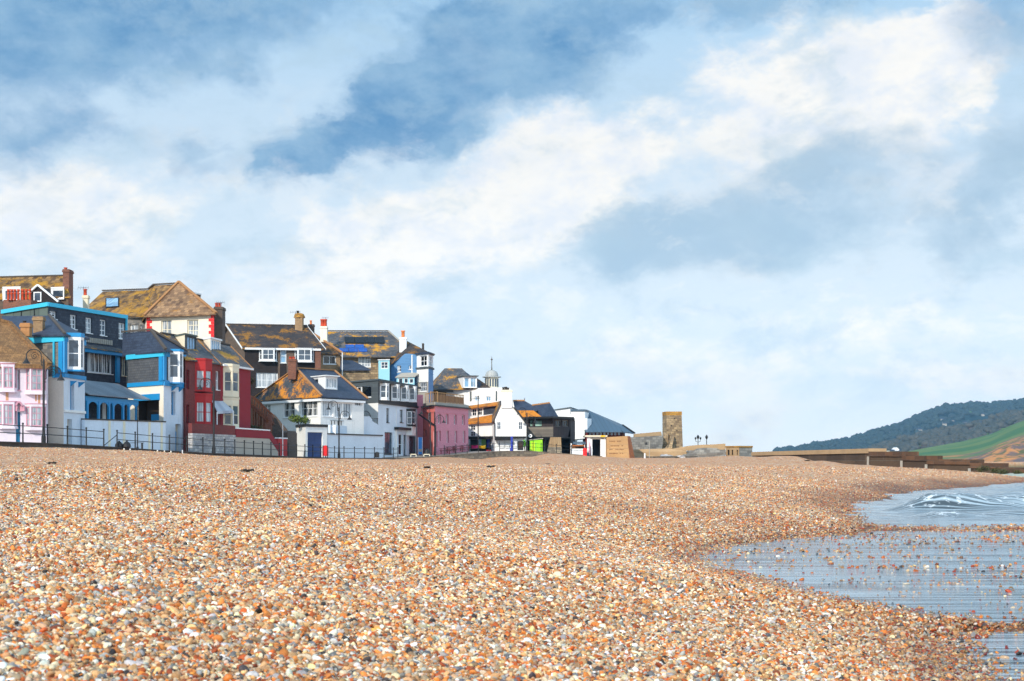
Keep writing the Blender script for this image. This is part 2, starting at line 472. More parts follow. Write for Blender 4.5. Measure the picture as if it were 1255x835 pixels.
# ---------------------------------------------------------------- material table
def dm(k, *a, **kw): MT[k] = M(k, *a, **kw)
dm('white', (236, 238, 240), .6, 'plain', var=.06)
dm('render_white', (238, 238, 236), .8, 'render', var=.16)
dm('render_white_shade', (214, 224, 236), .8, 'render', var=.16)  # white render with the bluish shade of sea-facing walls put into the colour
dm('cream', (236, 226, 208), .85, 'render', var=.16)
dm('cream_trim', (232, 222, 196), .8, 'plain', var=.1)
dm('lilac', (232, 218, 228), .85, 'render', var=.14)
dm('pinkframe', (206, 146, 164), .7, 'plain', var=.1)
dm('blue', (28, 140, 200), .5, 'plain', var=.1)
dm('cyan', (60, 190, 225), .5, 'plain', var=.1)
dm('door_blue', (20, 120, 160), .5, 'plain', var=.1)
dm('navy', (28, 62, 120), .5, 'boards', size=(.02, .35), var=.15)
dm('slatewall', (66, 74, 88), .8, 'tiles', c2=(44, 50, 66), size=(.3, .22), var=.35)
dm('slategreen', (92, 104, 98), .85, 'boards', size=(1.6, .1), var=.1, bump=.1)
dm('stonewall', (142, 136, 128), .9, 'stone', c2=(96, 96, 98), size=(.55, .28), var=.3)
dm('greyhang', (92, 94, 98), .85, 'tiles', c2=(76, 80, 88), size=(.3, .22), var=.25)
dm('slate', (58, 70, 92), .6, 'tiles', c2=(42, 52, 74), size=(.35, .25), var=.3)
dm('slate_lichen', (96, 98, 102), .75, 'tiles', c2=(66, 70, 80), size=(.35, .25), var=.4, lichen=(222, 158, 30), amt=.62, lsc=.36)
dm('slate_orange', (76, 80, 86), .75, 'tiles', c2=(58, 64, 74), size=(.35, .25), var=.3, lichen=(228, 150, 22), amt=.72, lsc=.28, lcol=(176, 104, 20))
dm('tile_gold', (150, 116, 72), .9, 'tiles', c2=(70, 50, 38), size=(.5, .5), var=.6, lichen=(214, 160, 36), amt=.66, lsc=.5, bump=1.0, lcol=(110, 70, 24))
dm('tile_orange', (150, 96, 40), .85, 'tiles', c2=(110, 70, 36), size=(.35, .25), var=.3, lichen=(226, 144, 26), amt=.9, lsc=.6, lcol=(176, 100, 22))
dm('tile_brown', (172, 136, 100), .9, 'tiles', c2=(104, 78, 60), size=(.45, .45), var=.4, lichen=(186, 128, 46), amt=.45, lsc=.7, bump=1.0)
dm('tile_dark', (66, 60, 60), .85, 'tiles', c2=(48, 44, 48), size=(.4, .33), var=.4, lichen=(170, 116, 30), amt=.6, lsc=.4, bump=.8)
dm('thatch', (150, 112, 72), .95, 'tiles', c2=(118, 86, 56), size=(.25, .3), var=.35, lichen=(176, 132, 84), amt=.5, lsc=.8)
dm('ridge', (84, 76, 70), .9, 'plain', var=.4)
dm('ridge_tan', (176, 126, 80), .9, 'plain', var=.3)
dm('red_brick', (132, 34, 32), .9, 'brick', c2=(104, 26, 28), size=(.23, .075), var=.3)
dm('red_paint', (176, 32, 34), .7, 'plain', var=.15)
dm('maroon', (138, 20, 38), .8, 'render', var=.12)
dm('brick', (140, 84, 60), .9, 'brick', c2=(108, 62, 48), size=(.25, .08), var=.35)
dm('brick_dark', (94, 74, 62), .9, 'brick', c2=(70, 56, 52), size=(.25, .08), var=.35)
dm('brick_tan', (170, 136, 96), .9, 'brick', c2=(140, 108, 76), size=(.25, .08), var=.3)
dm('pot', (196, 72, 36), .85, 'plain', var=.2)
dm('pot_orange', (226, 130, 70), .85, 'plain', var=.2)
dm('pot_dark', (54, 46, 42), .85, 'plain', var=.2)
dm('darkhung', (44, 34, 34), .85, 'tiles', c2=(32, 26, 28), size=(.3, .22), var=.3)
dm('brownhung', (112, 92, 76), .9, 'stone', c2=(92, 76, 66), size=(.5, .3), var=.25)
dm('greybox', (84, 92, 96), .8, 'boards', size=(.02, .2), var=.1, bump=.1)
dm('black', (22, 24, 28), .55, 'plain', var=.2)
dm('iron', (26, 27, 30), .5, 'plain', var=.2)
dm('dark', (16, 16, 20), .8, 'plain', var=.3)
dm('darkbrown', (56, 40, 30), .8, 'plain', var=.3)
dm('tin', (128, 138, 150), .5, 'boards', size=(.35, .02), var=.35, lichen=(120, 70, 50), amt=.35)
dm('steel', (150, 154, 158), .35, 'plain', metal=1, var=.1)
dm('bluewall', (96, 142, 186), .8, 'boards', size=(.02, .22), c2=(88, 134, 180), var=.1, bump=.15)
dm('paleblue', (150, 206, 224), .7, 'plain', var=.1)
dm('pink_sunlit', (214, 116, 108), .85, 'render', var=.12)  # pink wall on the sunny side, warm sunlight put into the colour
dm('pink', (228, 146, 166), .85, 'brick', c2=(222, 138, 158), size=(.25, .08), var=.1, bump=.2)
dm('wood', (150, 108, 68), .85, 'boards', size=(.16, .02), c2=(122, 86, 56), var=.3)
dm('wood_rail', (176, 138, 92), .85, 'plain', var=.25)
dm('wood_brown', (112, 62, 34), .85, 'boards', size=(.02, .16), c2=(88, 46, 28), var=.3)
dm('timber', (134, 128, 118), .9, 'boards', size=(.02, .18), c2=(104, 98, 92), var=.3)
dm('timber_dark', (60, 52, 54), .85, 'boards', size=(.14, .02), c2=(44, 38, 42), var=.3)
dm('timber_post', (164, 138, 104), .9, 'boards', size=(.3, .02), c2=(140, 112, 80), var=.4)
dm('coping', (170, 164, 154), .9, 'render', var=.2)
dm('render_grey', (184, 176, 164), .9, 'render', var=.2)
dm('rubble', (206, 202, 198), .95, 'stone', c2=(150, 152, 160), size=(.5, .22), var=.35, bump=.8)
dm('seastone', (162, 148, 126), .95, 'stone', c2=(112, 102, 90), size=(.55, .3), var=.4, bump=.9)
dm('ruinstone', (184, 158, 122), .95, 'stone', c2=(128, 108, 86), size=(.6, .35), var=.45, bump=1.0)
dm('ruingrey', (158, 154, 146), .95, 'stone', c2=(116, 112, 108), size=(.8, .4), var=.35, bump=.7)
dm('ruingold', (190, 142, 60), .95, 'stone', c2=(150, 104, 48), size=(.6, .35), var=.35)
dm('sandstone', (190, 152, 106), .95, 'blocks', c2=(178, 138, 94), size=(2.6, .62), var=.25, bump=.5)
dm('sand_orange', (196, 116, 62), .95, 'blocks', c2=(178, 100, 52), size=(.5, .25), var=.25)
dm('redbrown', (110, 34, 34), .8, 'plain', var=.15)
dm('bluesteel', (72, 96, 116), .45, 'boards', size=(.6, .02), c2=(66, 90, 110), var=.08, bump=.3)
dm('theatre', (236, 236, 236), .8, 'render', var=.06)
dm('lime', (150, 226, 10), .5, 'plain', var=.06)
dm('red', (226, 14, 20), .45, 'plain', var=.06)
dm('yellow', (240, 190, 30), .5, 'plain', var=.06)
dm('magenta', (196, 24, 110), .5, 'plain', var=.1)
dm('signblue', (40, 130, 210), .5, 'plain', var=.06)
dm('royal', (24, 50, 160), .5, 'plain', var=.1)
dm('green_paint', (110, 170, 90), .6, 'plain', var=.1)
dm('solar', (24, 84, 170), .2, 'blocks', c2=(20, 74, 156), size=(1.0, 1.0), var=.1, bump=.05)
dm('awning', (196, 204, 214), .8, 'boards', size=(.25, .02), c2=(150, 160, 178), var=.1)
dm('paving', (150, 144, 136), .9, 'blocks', size=(.6, .6), c2=(138, 132, 126), var=.2)
dm('kerb', (84, 74, 66), .95, 'stone', c2=(66, 58, 54), size=(.9, .3), var=.4)
dm('domelead', (176, 178, 176), .6, 'boards', size=(.5, .02), c2=(160, 164, 164), var=.15)
dm('seagroyne', (98, 78, 60), .95, 'blocks', c2=(66, 52, 42), size=(5.5, 1.0), var=.5, bump=.8)
dm('wallcap', (178, 148, 112), .95, 'render', var=.3)
dm('apron', (168, 176, 164), .8, 'render', var=.25)
dm('hair', (60, 40, 26), .8, 'plain')
dm('skin', (214, 160, 130), .7, 'plain', var=.05)
dm('gullwhite', (235, 235, 235), .8, 'plain', var=.05)
dm('rust', (206, 158, 124), .9, 'render', var=.3)
dm('weed', (52, 40, 28), .8, 'plain', var=.4)
dm('groynecap', (112, 78, 54), .95, 'stone', c2=(78, 56, 42), size=(1.2, .4), var=.5, bump=.8)
for k, c, cur in (('glass', (70, 84, 100), .0), ('glass_dark', (16, 18, 24), 0), ('glass_net', (150, 160, 170), .8), ('glass_curtain', (40, 46, 56), .9),
                  ('glass_sky', (120, 168, 205), .3), ('glass_green', (150, 190, 180), .1)):
    MT[k] = glassmat(k, c, .06, cur)
def leafmat(name, c, c2):
    m, t, b = newmat(name); g = t.new('ShaderNodeNewGeometry')
    n = t.noise(t.new('ShaderNodeTexCoord').outputs['Object'], 1.5, 3)
    rnd = g.outputs['Random Per Island']
    t.l.new(t.mix(t.math('ADD', t.math('MULTIPLY', rnd, .6), t.math('MULTIPLY', n, .4)), lin(c), lin(c2)), b.inputs['Base Color'])
    b.inputs['Roughness'].default_value = .7; MT[name] = m
leafmat('leaf', (62, 92, 26), (110, 120, 40)); leafmat('leaf_dark', (40, 50, 18), (84, 78, 34)); leafmat('leaf_brown', (70, 52, 30), (100, 84, 40))

# ---------------------------------------------------------------- camera, sun, sky
cam = bpy.data.cameras.new('camera'); co = bpy.data.objects.new('camera', cam); col.objects.link(co)
co.location = (0, 0, CH); co.rotation_euler = (math.radians(90), 0, 0)
cam.sensor_width = 36; cam.lens = 36*F/1255.0; cam.shift_y = (HZ-417.5)/1255.0; cam.clip_end = 20000; cam.clip_start = .1
cam.dof.use_dof = True; cam.dof.focus_distance = 34; cam.dof.aperture_fstop = 6.3
scene.camera = co
SUN_EL = math.radians(32); SAZ = Vector((-.42, -.905)).normalized()      # direction towards the sun
sd = bpy.data.lights.new('sun', 'SUN'); so = bpy.data.objects.new('sun', sd); col.objects.link(so)
sd.energy = 3.9; sd.angle = math.radians(.6); sd.color = (1, .9, .76)
tos = Vector((SAZ.x*math.cos(SUN_EL), SAZ.y*math.cos(SUN_EL), math.sin(SUN_EL)))
so.rotation_euler = tos.to_track_quat('Z', 'Y').to_euler(); so.location = (-20, -30, 40)
w = bpy.data.worlds.new('World'); scene.world = w; w.use_nodes = True
t = NT(w); t.n.clear()
sky = t.new('ShaderNodeTexSky'); sky.sky_type = 'NISHITA'; sky.sun_disc = False; sky.sun_elevation = SUN_EL
sky.sun_rotation = math.atan2(SAZ.x, SAZ.y); sky.air_density = 1.0; sky.dust_density = .6; sky.ozone_density = 1.5
tc = t.new('ShaderNodeTexCoord').outputs['Generated']
sx = t.new('ShaderNodeSeparateXYZ', {'Vector': tc})
az = t.math('ARCTAN2', sx.outputs[0], sx.outputs[1])
hyp = t.math('SQRT', t.math('ADD', t.math('MULTIPLY', sx.outputs[0], sx.outputs[0]), t.math('MULTIPLY', sx.outputs[1], sx.outputs[1])))
el = t.math('ARCTAN2', sx.outputs[2], hyp)
cv0 = t.new('ShaderNodeCombineXYZ', {'X': az, 'Y': el, 'Z': 0.0}).outputs[0]
def warp(vec, scale, amp, detail=4):
    mp = t.new('ShaderNodeMapping', {'Vector': vec, 'Scale': (1, 1.6, 1), 'Rotation': (0, 0, -.35)})
    nn = t.new('ShaderNodeTexNoise', {'Vector': mp.outputs[0], 'Scale': scale, 'Detail': detail, 'Roughness': .58})
    a = t.n.new('ShaderNodeVectorMath'); a.operation = 'SUBTRACT'; t.l.new(nn.outputs['Color'], a.inputs[0]); a.inputs[1].default_value = (.5, .5, .5)
    b_ = t.n.new('ShaderNodeVectorMath'); b_.operation = 'MULTIPLY_ADD'; t.l.new(a.outputs[0], b_.inputs[0]); b_.inputs[1].default_value = (amp, amp*.7, 0); t.l.new(vec, b_.inputs[2])
    return b_.outputs[0]
cvA = warp(cv0, 6, .06, 4); cv = warp(cv0, 7, .15, 7); cv = warp(cv, 30, .04, 6)
def blob(px, py, rx, ry, rot=0, amp=1.0, lo=0.25):
    a = math.atan2(px-CX, F); e = math.atan2(HZ-py, math.hypot(F, px-CX))
    sub = t.n.new('ShaderNodeVectorMath'); sub.operation = 'SUBTRACT'; t.l.new(cv, sub.inputs[0]); sub.inputs[1].default_value = (a, e, 0)
    vr = t.n.new('ShaderNodeVectorRotate'); vr.rotation_type = 'Z_AXIS'; t.l.new(sub.outputs[0], vr.inputs['Vector']); vr.inputs['Angle'].default_value = math.radians(-rot)
    ml = t.n.new('ShaderNodeVectorMath'); ml.operation = 'MULTIPLY'; t.l.new(vr.outputs[0], ml.inputs[0]); ml.inputs[1].default_value = (F/rx, F/ry, 0)
    ln = t.n.new('ShaderNodeVectorMath'); ln.operation = 'LENGTH'; t.l.new(ml.outputs[0], ln.inputs[0])
    return t.rng(ln.outputs['Value'], 1.25, lo, 0, amp)
def addall(bl):
    s = None
    for b_ in bl:
        v = blob(*b_); s = v if s is None else t.math('ADD', s, v)
    return s
fine = t.noise(t.new('ShaderNodeMapping', {'Vector': cv0, 'Scale': (1, 1.8, 1), 'Rotation': (0, 0, -.4)}).outputs[0], 9, 8, .62)
fine2 = t.noise(t.new('ShaderNodeMapping', {'Vector': cv0, 'Scale': (1, 1.4, 1), 'Rotation': (0, 0, -.3), 'Location': (3, 1, 0)}).outputs[0], 26, 7, .6)
# blue grey undersides of the clouds / deep blue upper sky
BLUE = [(120, -10, 440, 95, 4, 1.1), (40, 120, 120, 95, 20, .55), (110, 170, 120, 40, 15, .35), (250, 190, 42, 55, 0, .5), (520, 120, 150, 75, 35, .75), (375, 190, 95, 62, 25, .75), (345, 220, 55, 36, 20, .4), (500, 110, 180, 66, 28, .5),
        (650, 20, 170, 80, 10, .85), (700, 70, 120, 60, 20, .5), (930, 0, 200, 34, 0, .7), (1230, 40, 90, 70, 0, .6)]
GREY = [(760, 310, 130, 70, 12, .75), (900, 250, 240, 95, 18, .6), (1040, 250, 200, 90, 12, .6), (1230, 180, 70, 90, 0, .6), (1200, 280, 90, 55, 0, .55), (300, 330, 200, 60, 10, .35), (140, 320, 120, 50, 0, .25),
        (430, 350, 200, 28, 8, .3), (850, 390, 200, 30, 0, .18), (1000, 420, 160, 30, 5, .2), (60, 260, 120, 30, 0, .2), (900, 130, 120, 60, 20, .3)]
WHITE = [(560, 250, 210, 70, 25, 1.0), (420, 310, 170, 50, 15, .7), (700, 190, 130, 80, 20, .8), (560, 60, 60, 32, 0, .8), (870, 110, 190, 70, 15, .8), (1060, 120, 190, 80, 15, .9), (1180, 60, 60, 60, 0, .9),
         (120, 240, 190, 50, 5, .75), (60, 300, 150, 60, 0, .5), (1140, 240, 60, 40, 0, .6), (660, 250, 60, 50, 0, .9), (1100, 400, 120, 40, 0, .5), (780, 410, 90, 30, 0, .45), (1000, 560, 300, 30, 0, .2), (330, 400, 260, 50, 8, .55), (900, 430, 260, 40, 6, .4), (1150, 470, 160, 30, 0, .35), (700, 460, 200, 24, 4, .35), (240, 360, 150, 30, 5, .4), (1000, 180, 260, 60, 12, .5), (600, 300, 260, 60, 14, .5), (960, 470, 330, 50, 3, .35)]
fb = addall(BLUE); fg = addall(GREY); fw = addall(WHITE)
def tex(v, k): return t.math('ADD', v, t.math('MULTIPLY', t.math('SUBTRACT', fine, .5), k))
def tex2(v, k): return t.math('ADD', v, t.math('MULTIPLY', t.math('SUBTRACT', fine2, .5), k))
wv = t.rng(tex2(tex(fw, 3.0), 1.3), .02, 1.0)
gv = t.math('MULTIPLY', t.rng(tex2(tex(fg, 1.9), 1.0), .2, 1.15), t.rng(el, .02, .1))
bv = t.rng(tex2(tex(t.math('MULTIPLY', fb, .95), 1.5), .9), .03, 1.0)
hz = t.rng(el, 0.0, .34, 0, 1, False)
clear = t.ramp(hz, [(0, lin((238, 246, 247))), (.12, lin((230, 240, 244))), (.35, lin((219, 232, 241))), (.6, lin((208, 226, 240))), (1, lin((166, 206, 236)))])
c1 = t.mix(wv, clear, t.mix(t.rng(fine2, .35, .62), lin((234, 238, 243)), lin((255, 251, 243))))
c1 = t.mix(t.math('MULTIPLY', gv, .9), c1, t.mix(fine, lin((146, 182, 210)), lin((184, 204, 218))))
c1 = t.mix(t.math('MULTIPLY', bv, .95), c1, t.mix(t.rng(fine, .36, .64), lin((82, 138, 186)), lin((142, 180, 210))))
fine3 = t.noise(t.new('ShaderNodeMapping', {'Vector': cvA, 'Scale': (1, 1.7, 1), 'Rotation': (0, 0, -.5), 'Location': (7, 2, 0)}).outputs[0], 13, 9, .64)
c1 = t.mix(t.math('MULTIPLY', t.rng(fine3, .49, .66), t.rng(el, .0, .12, .1, .42)), c1, lin((176, 203, 220)))
c1 = t.mix(t.math('MULTIPLY', t.rng(fine3, .47, .36), t.rng(el, .1, .3, .4, .0)), c1, lin((252, 250, 247)))
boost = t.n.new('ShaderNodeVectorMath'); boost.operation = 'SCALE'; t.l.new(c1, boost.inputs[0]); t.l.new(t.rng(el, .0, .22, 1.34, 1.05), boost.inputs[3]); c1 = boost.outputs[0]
# high overhead the sky goes on as broken cloud
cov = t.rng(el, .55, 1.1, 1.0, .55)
cm = t.n.new('ShaderNodeVectorMath'); cm.operation = 'SCALE'; t.l.new(c1, cm.inputs[0]); t.l.new(t.rng(t.math('ABSOLUTE', az), .7, 1.7, 10.0, 17.0), cm.inputs[3])  # sky beside and behind the view brightened, added fill for shaded fronts
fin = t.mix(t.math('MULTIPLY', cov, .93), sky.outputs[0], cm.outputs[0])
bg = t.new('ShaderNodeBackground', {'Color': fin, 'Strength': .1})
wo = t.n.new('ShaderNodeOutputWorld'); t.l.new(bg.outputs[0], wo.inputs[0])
vs = scene.view_settings; vs.view_transform = 'Standard'; vs.look = 'None'; vs.gamma = 1; vs.exposure = 0.1; vs.use_curve_mapping = False
scene.cycles.volume_bounces = 0; scene.cycles.max_bounces = 6; scene.cycles.diffuse_bounces = 3; scene.cycles.glossy_bounces = 3
scene.cycles.use_denoising = True

# ---------------------------------------------------------------- terrain functions
SH = np.array([(-30, 2.4), (5, 2.8), (9.65, 3.06), (11.8, 3.4), (12.6, 4.2), (13.4, 3.9), (15.3, 3.35), (18.5, 2.85), (20, 2.5), (22, 2.65), (24.2, 3.3), (27, 5.0), (29.5, 7.2), (32, 8.2), (34, 8.0), (41, 9.8), (50, 12.2), (64, 17), (72.6, 21.4), (82, 27), (93, 33.6), (100, 38.5), (110, 43), (118, 48), (125, 70), (160, 400), (9000, 9000)], float)
# front edge of the promenade: X, Y, height of the paving
BL = [(-60, 62, 2.75), (-39, 85, 2.72), (-33.2, 90, 2.65), (-31.3, 95, 2.6), (-29.6, 103, 2.45), (-27.2, 112, 2.2), (-25.3, 118, 2.05), (-22.5, 138, 1.85), (-19.1, 157, 1.68), (-14, 171, 1.68), (-9.2, 183, 2.0), (-1.5, 195, 2.7), (2.5, 199, 2.75), (13, 206, 2.0), (20, 212, 2.0), (29, 222, 2.1), (30.5, 190, 2.1), (27.8, 160, 2.15), (31.3, 125, 2.3), (34, 119, 1.9), (38, 113, 1.2), (60, 104, .6), (90, 98, .5)]
BLa = np.array(BL)
def shore(Y): return np.interp(Y, SH[:, 0], SH[:, 1])
def dist_bl(X, Y, pts=None):
    pts = BLa if pts is None else pts
    best = np.full(X.shape, 1e9); zb = np.zeros(X.shape); side = np.zeros(X.shape)
    for a, b in zip(pts[:-1], pts[1:]):
        dx, dy = b[0]-a[0], b[1]-a[1]; L2 = dx*dx+dy*dy
        tt = np.clip(((X-a[0])*dx+(Y-a[1])*dy)/L2, 0, 1)
        qx = a[0]+tt*dx; qy = a[1]+tt*dy; d = np.hypot(X-qx, Y-qy)
        m = d < best; best = np.where(m, d, best); zb = np.where(m, a[2]+tt*(b[2]-a[2]), zb)
        cr = dx*(Y-a[1])-dy*(X-a[0]); side = np.where(m, np.sign(cr), side)     # >0: left of the line = town side
    return best, zb, side
def sm(x, a, b):
    k = np.clip((x-a)/(b-a), 0, 1); return k*k*(3-2*k)
def vnoise(X, Y, s, seed=0):
    xi = X*s+seed*17.3; yi = Y*s+seed*9.1; x0 = np.floor(xi); y0 = np.floor(yi); fx = xi-x0; fy = yi-y0
    fx = fx*fx*(3-2*fx); fy = fy*fy*(3-2*fy)
    def h(a, b):
        n = np.sin(a*127.1+b*311.7+seed*74.7)*43758.5453; return n-np.floor(n)
    return (h(x0, y0)*(1-fx)+h(x0+1, y0)*fx)*(1-fy)+(h(x0, y0+1)*(1-fx)+h(x0+1, y0+1)*fx)*fy-.5
def H(X, Y):
    s = shore(Y)-X
    flat = sm(Y, 42, 34)
    under = np.where(s < 0, np.maximum(s*.05*(1-flat)-.02-flat*.018, -2.5), 0)
    fall = 6.0
    up = 1.12*(1-np.exp(-np.maximum(s, 0)/fall))
    h = np.where(s < 0, under, up)
    ridge = .32*np.exp(-((Y-23.0+.25*X)/4.2)**2)*sm(s, 5, 12)
    dip = -.20*np.exp(-((Y-34)/7.0)**2)*sm(s, 11, 18)
    h = h+ridge+dip
    d, zb, side = dist_bl(X, Y)
    kk = np.exp(-(d/17.0)**1.3)*sm(s, -2, 6)*sm(X, 27.2, 24.5)+0.0
    kk2 = np.exp(-(d/11.0)**1.6)*(1-sm(X, 27.2, 24.5))
    low = np.where((X > -12) & (X < 14) & (Y > 150), .85, .32)
    low = .26-.12*sm(Y, 120, 150)+.62*sm(X, -10, -4)*sm(X, 5.5, 2.5)
    h = h*(1-kk)+(zb-low)*kk; h = h*(1-kk2)+np.interp(X, [27, 30, 33, 36, 39, 60], [1.2, .8, .4, .02, -.06, -.1])*kk2
    # small cusps and lumps of shingle
    am = sm(s, .5, 6)
    h = h+am*(vnoise(X, Y, .16, 1)*.16+vnoise(X, Y, .45, 2)*.09+vnoise(X, Y, 1.3, 3)*.05+vnoise(X, Y, 3.1, 4)*.02)
    h = h+(1-am)*sm(s, -1.5, .2)*(vnoise(X, Y, 1.3, 5)*.04)
    # shingle bars lying in the wash
    b1 = sm(X, 5, 8)*np.exp(-((Y-30.8+.3*vnoise(X, Y*0, .25, 6))/1.0)**2)*.065*(.75+vnoise(X, Y, .5, 7))
    b2 = sm(X, 3.5, 4.2)*np.exp(-((Y-12.7)/.35)**2)*.055
    h = h+b1+b2
    town = (side > 0) & (Y > 55)
    isl = sm(X, 20, 15); hil = sm(X, -20, -62)
    th = zb-.3+12*sm(d, 14, 75)*hil+60*sm(d, 150, 520)*sm(X, -160, -500)-1.5*(1-isl)
    h = np.where(town & (d > 1.6), th, h)
    return h
# ---------------------------------------------------------------- one ground sheet
def axis(parts):
    a = []
    for lo, hi, st in parts:
        n = max(1, int(round((hi-lo)/st))); a += list(np.linspace(lo, hi, n, endpoint=False))
    a.append(parts[-1][1]); return np.array(a)
gx = axis([(-6000, -700, 700), (-700, -150, 40), (-150, -45, 5), (-45, -14, .7), (-14, 14, .22), (14, 45, .6), (45, 150, 5), (150, 800, 50), (800, 6000, 700)])
gy = axis([(-400, -20, 60), (-20, 3, 2), (3, 40, .22), (40, 100, .5), (100, 235, .9), (235, 400, 12), (400, 1000, 60), (1000, 4300, 550)])
GX, GY = np.meshgrid(gx, gy)
GZ = H(GX, GY)
def gridmesh(name, X, Y, Zz, mat, smooth=True, attrs=None, mask=None):
    ny, nx = X.shape
    me = bpy.data.meshes.new(name)
    v = np.stack([X, Y, Zz], -1).reshape(-1, 3)
    i = np.arange(ny*nx).reshape(ny, nx)
    q = np.stack([i[:-1, :-1], i[:-1, 1:], i[1:, 1:], i[1:, :-1]], -1).reshape(-1, 4)
    if mask is not None:
        m = mask.reshape(-1); q = q[(m[q]).any(1)]
    me.vertices.add(len(v)); me.vertices.foreach_set('co', v.ravel())
    me.loops.add(q.size); me.loops.foreach_set('vertex_index', q.ravel())
    me.polygons.add(len(q)); me.polygons.foreach_set('loop_start', np.arange(0, q.size, 4)); me.polygons.foreach_set('loop_total', np.full(len(q), 4))
    me.update(calc_edges=True)
    me.polygons.foreach_set('use_smooth', [smooth]*len(q))
    for k, a in (attrs or {}).items():
        at = me.attributes.new(k, 'FLOAT', 'POINT'); at.data.foreach_set('value', a.ravel())
    me.materials.append(mat)
    o = bpy.data.objects.new(name, me); col.objects.link(o); return o
PAL = [((240, 214, 178), .22), ((234, 180, 124), .24), ((226, 136, 60), .15), ((192, 90, 32), .10), ((244, 238, 226), .09), ((186, 182, 178), .07), ((120, 120, 124), .04), ((200, 158, 120), .06), ((66, 60, 60), .03)]
# ground material
m, t, b = newmat('shingle_ground')
pos = t.new('ShaderNodeNewGeometry').outputs['Position']
flatp = t.new('ShaderNodeMapping', {'Vector': pos, 'Scale': (1, 1, 0)}).outputs[0]
vo = t.new('ShaderNodeTexVoronoi', {'Vector': flatp, 'Scale': 17.0})
sep = t.new('ShaderNodeSeparateColor', {'Color': vo.outputs['Color']})
stops = []; acc = 0
for c, wgt in PAL: stops.append((min(acc, .999), lin(c))); acc += wgt
pc = t.ramp(sep.outputs[0], stops, 'CONSTANT')
vo2 = t.new('ShaderNodeTexVoronoi', {'Vector': t.new('ShaderNodeMapping', {'Vector': pos, 'Scale': (1, .4, 0)}).outputs[0], 'Scale': 6.5})
pc2 = t.ramp(t.new('ShaderNodeSeparateColor', {'Color': vo2.outputs['Color']}).outputs[1], stops, 'CONSTANT')
dist = t.new('ShaderNodeSeparateXYZ', {'Vector': pos}).outputs[1]
pc = t.mix(t.rng(dist, 35, 80, .0, .45), pc, pc2)
ldn = t.noise(t.new('ShaderNodeMapping', {'Vector': pos, 'Scale': (1, .35, 0)}).outputs[0], .5, 4)
pc = t.mix(t.rng(ldn, .3, .7, 0.1, .45), pc, lin((212, 150, 104)))
wet = t.new('ShaderNodeAttribute', attribute_name='wet').outputs['Fac']
town = t.new('ShaderNodeAttribute', attribute_name='town').outputs['Fac']
pc = t.mix(t.math('MULTIPLY', wet, .85), pc, t.mix(ldn, lin((120, 68, 40)), lin((84, 50, 34))))
pc = t.mix(town, pc, t.mix(ldn, lin((88, 98, 60)), lin((118, 112, 84))))
pc = t.mix(1.0, pc, (.74, .71, .68, 1), 'MULTIPLY')
t.l.new(pc, b.inputs['Base Color'])
t.l.new(t.rng(wet, 0, 1, .9, .6), b.inputs['Roughness'])
hh = t.math('SUBTRACT', 1.0, t.math('MULTIPLY', vo.outputs['Distance'], 1.2))
bp = t.new('ShaderNodeBump', {'Height': hh, 'Strength': .9, 'Distance': .03}); t.l.new(bp.outputs[0], b.inputs['Normal'])
S = shore(GY)-GX
d_, zb_, side_ = dist_bl(GX, GY)
wetv = sm(S, 1.6, .1)*(GY < 130)
wetv = np.maximum(wetv, sm(S, 3.8, 1.2)*sm(GY, 36, 44)*(GY < 130)*np.clip(.75+vnoise(GX, GY, .35, 9)*1.2, 0, 1))
wetv = np.clip(wetv+(.35*np.exp(-((GY-29.0)/1.6)**2)*sm(S, 10, 2)), 0, 1)
ground = gridmesh('ground', GX, GY, GZ, m, True, {'wet': wetv, 'town': ((side_ > 0) & (d_ > 4) & (GY > 55)).astype(float)})
tagit(ground, kind='structure')

# ---------------------------------------------------------------- sea
m, t, b = newmat('sea_water')
pos = t.new('ShaderNodeNewGeometry').outputs['Position']
st = t.new('ShaderNodeMapping', {'Vector': pos, 'Scale': (.16, 7.5, 0)}).outputs[0]
n1 = t.noise(st, 1.3, 5, .6); n2 = t.noise(t.new('ShaderNodeMapping', {'Vector': pos, 'Scale': (1.5, 6, 0)}).outputs[0], 1.6, 3)
foam = t.new('ShaderNodeAttribute', attribute_name='foam').outputs['Fac']
fn = t.noise(t.new('ShaderNodeMapping', {'Vector': pos, 'Scale': (1, 1.6, 0)}).outputs[0], 3.2, 6, .7)
fm = t.math('MULTIPLY', t.rng(t.math('ADD', foam, t.math('MULTIPLY', t.math('SUBTRACT', fn, .5), 3.0)), .75, 1.0), t.rng(foam, .02, .2), clamp=True)
base = t.mix(t.rng(n1, .42, .58), lin((70, 82, 90)), lin((162, 180, 192)))  # dark and pale streaks of reflected sky put into the water colour
base = t.mix(fm, base, lin((208, 218, 226)))
t.l.new(base, b.inputs['Base Color']); t.l.new(t.math('ADD', t.math('MULTIPLY', fm, .6), .1), b.inputs['Roughness']); b.inputs['IOR'].default_value = 1.33
hh = t.math('ADD', n1, t.math('MULTIPLY', n2, .35))
bp = t.new('ShaderNodeBump', {'Height': hh, 'Strength': .65, 'Distance': .05}); t.l.new(bp.outputs[0], b.inputs['Normal'])
wx = axis([(1.5, 16, .12), (16, 60, .3), (60, 200, 5), (200, 6000, 400)])
wy = axis([(-400, 0, 50), (0, 8, 1), (8, 36, .12), (36, 75, .2), (75, 130, .5), (130, 300, 6), (300, 4350, 450)])
WX, WY = np.meshgrid(wx, wy)
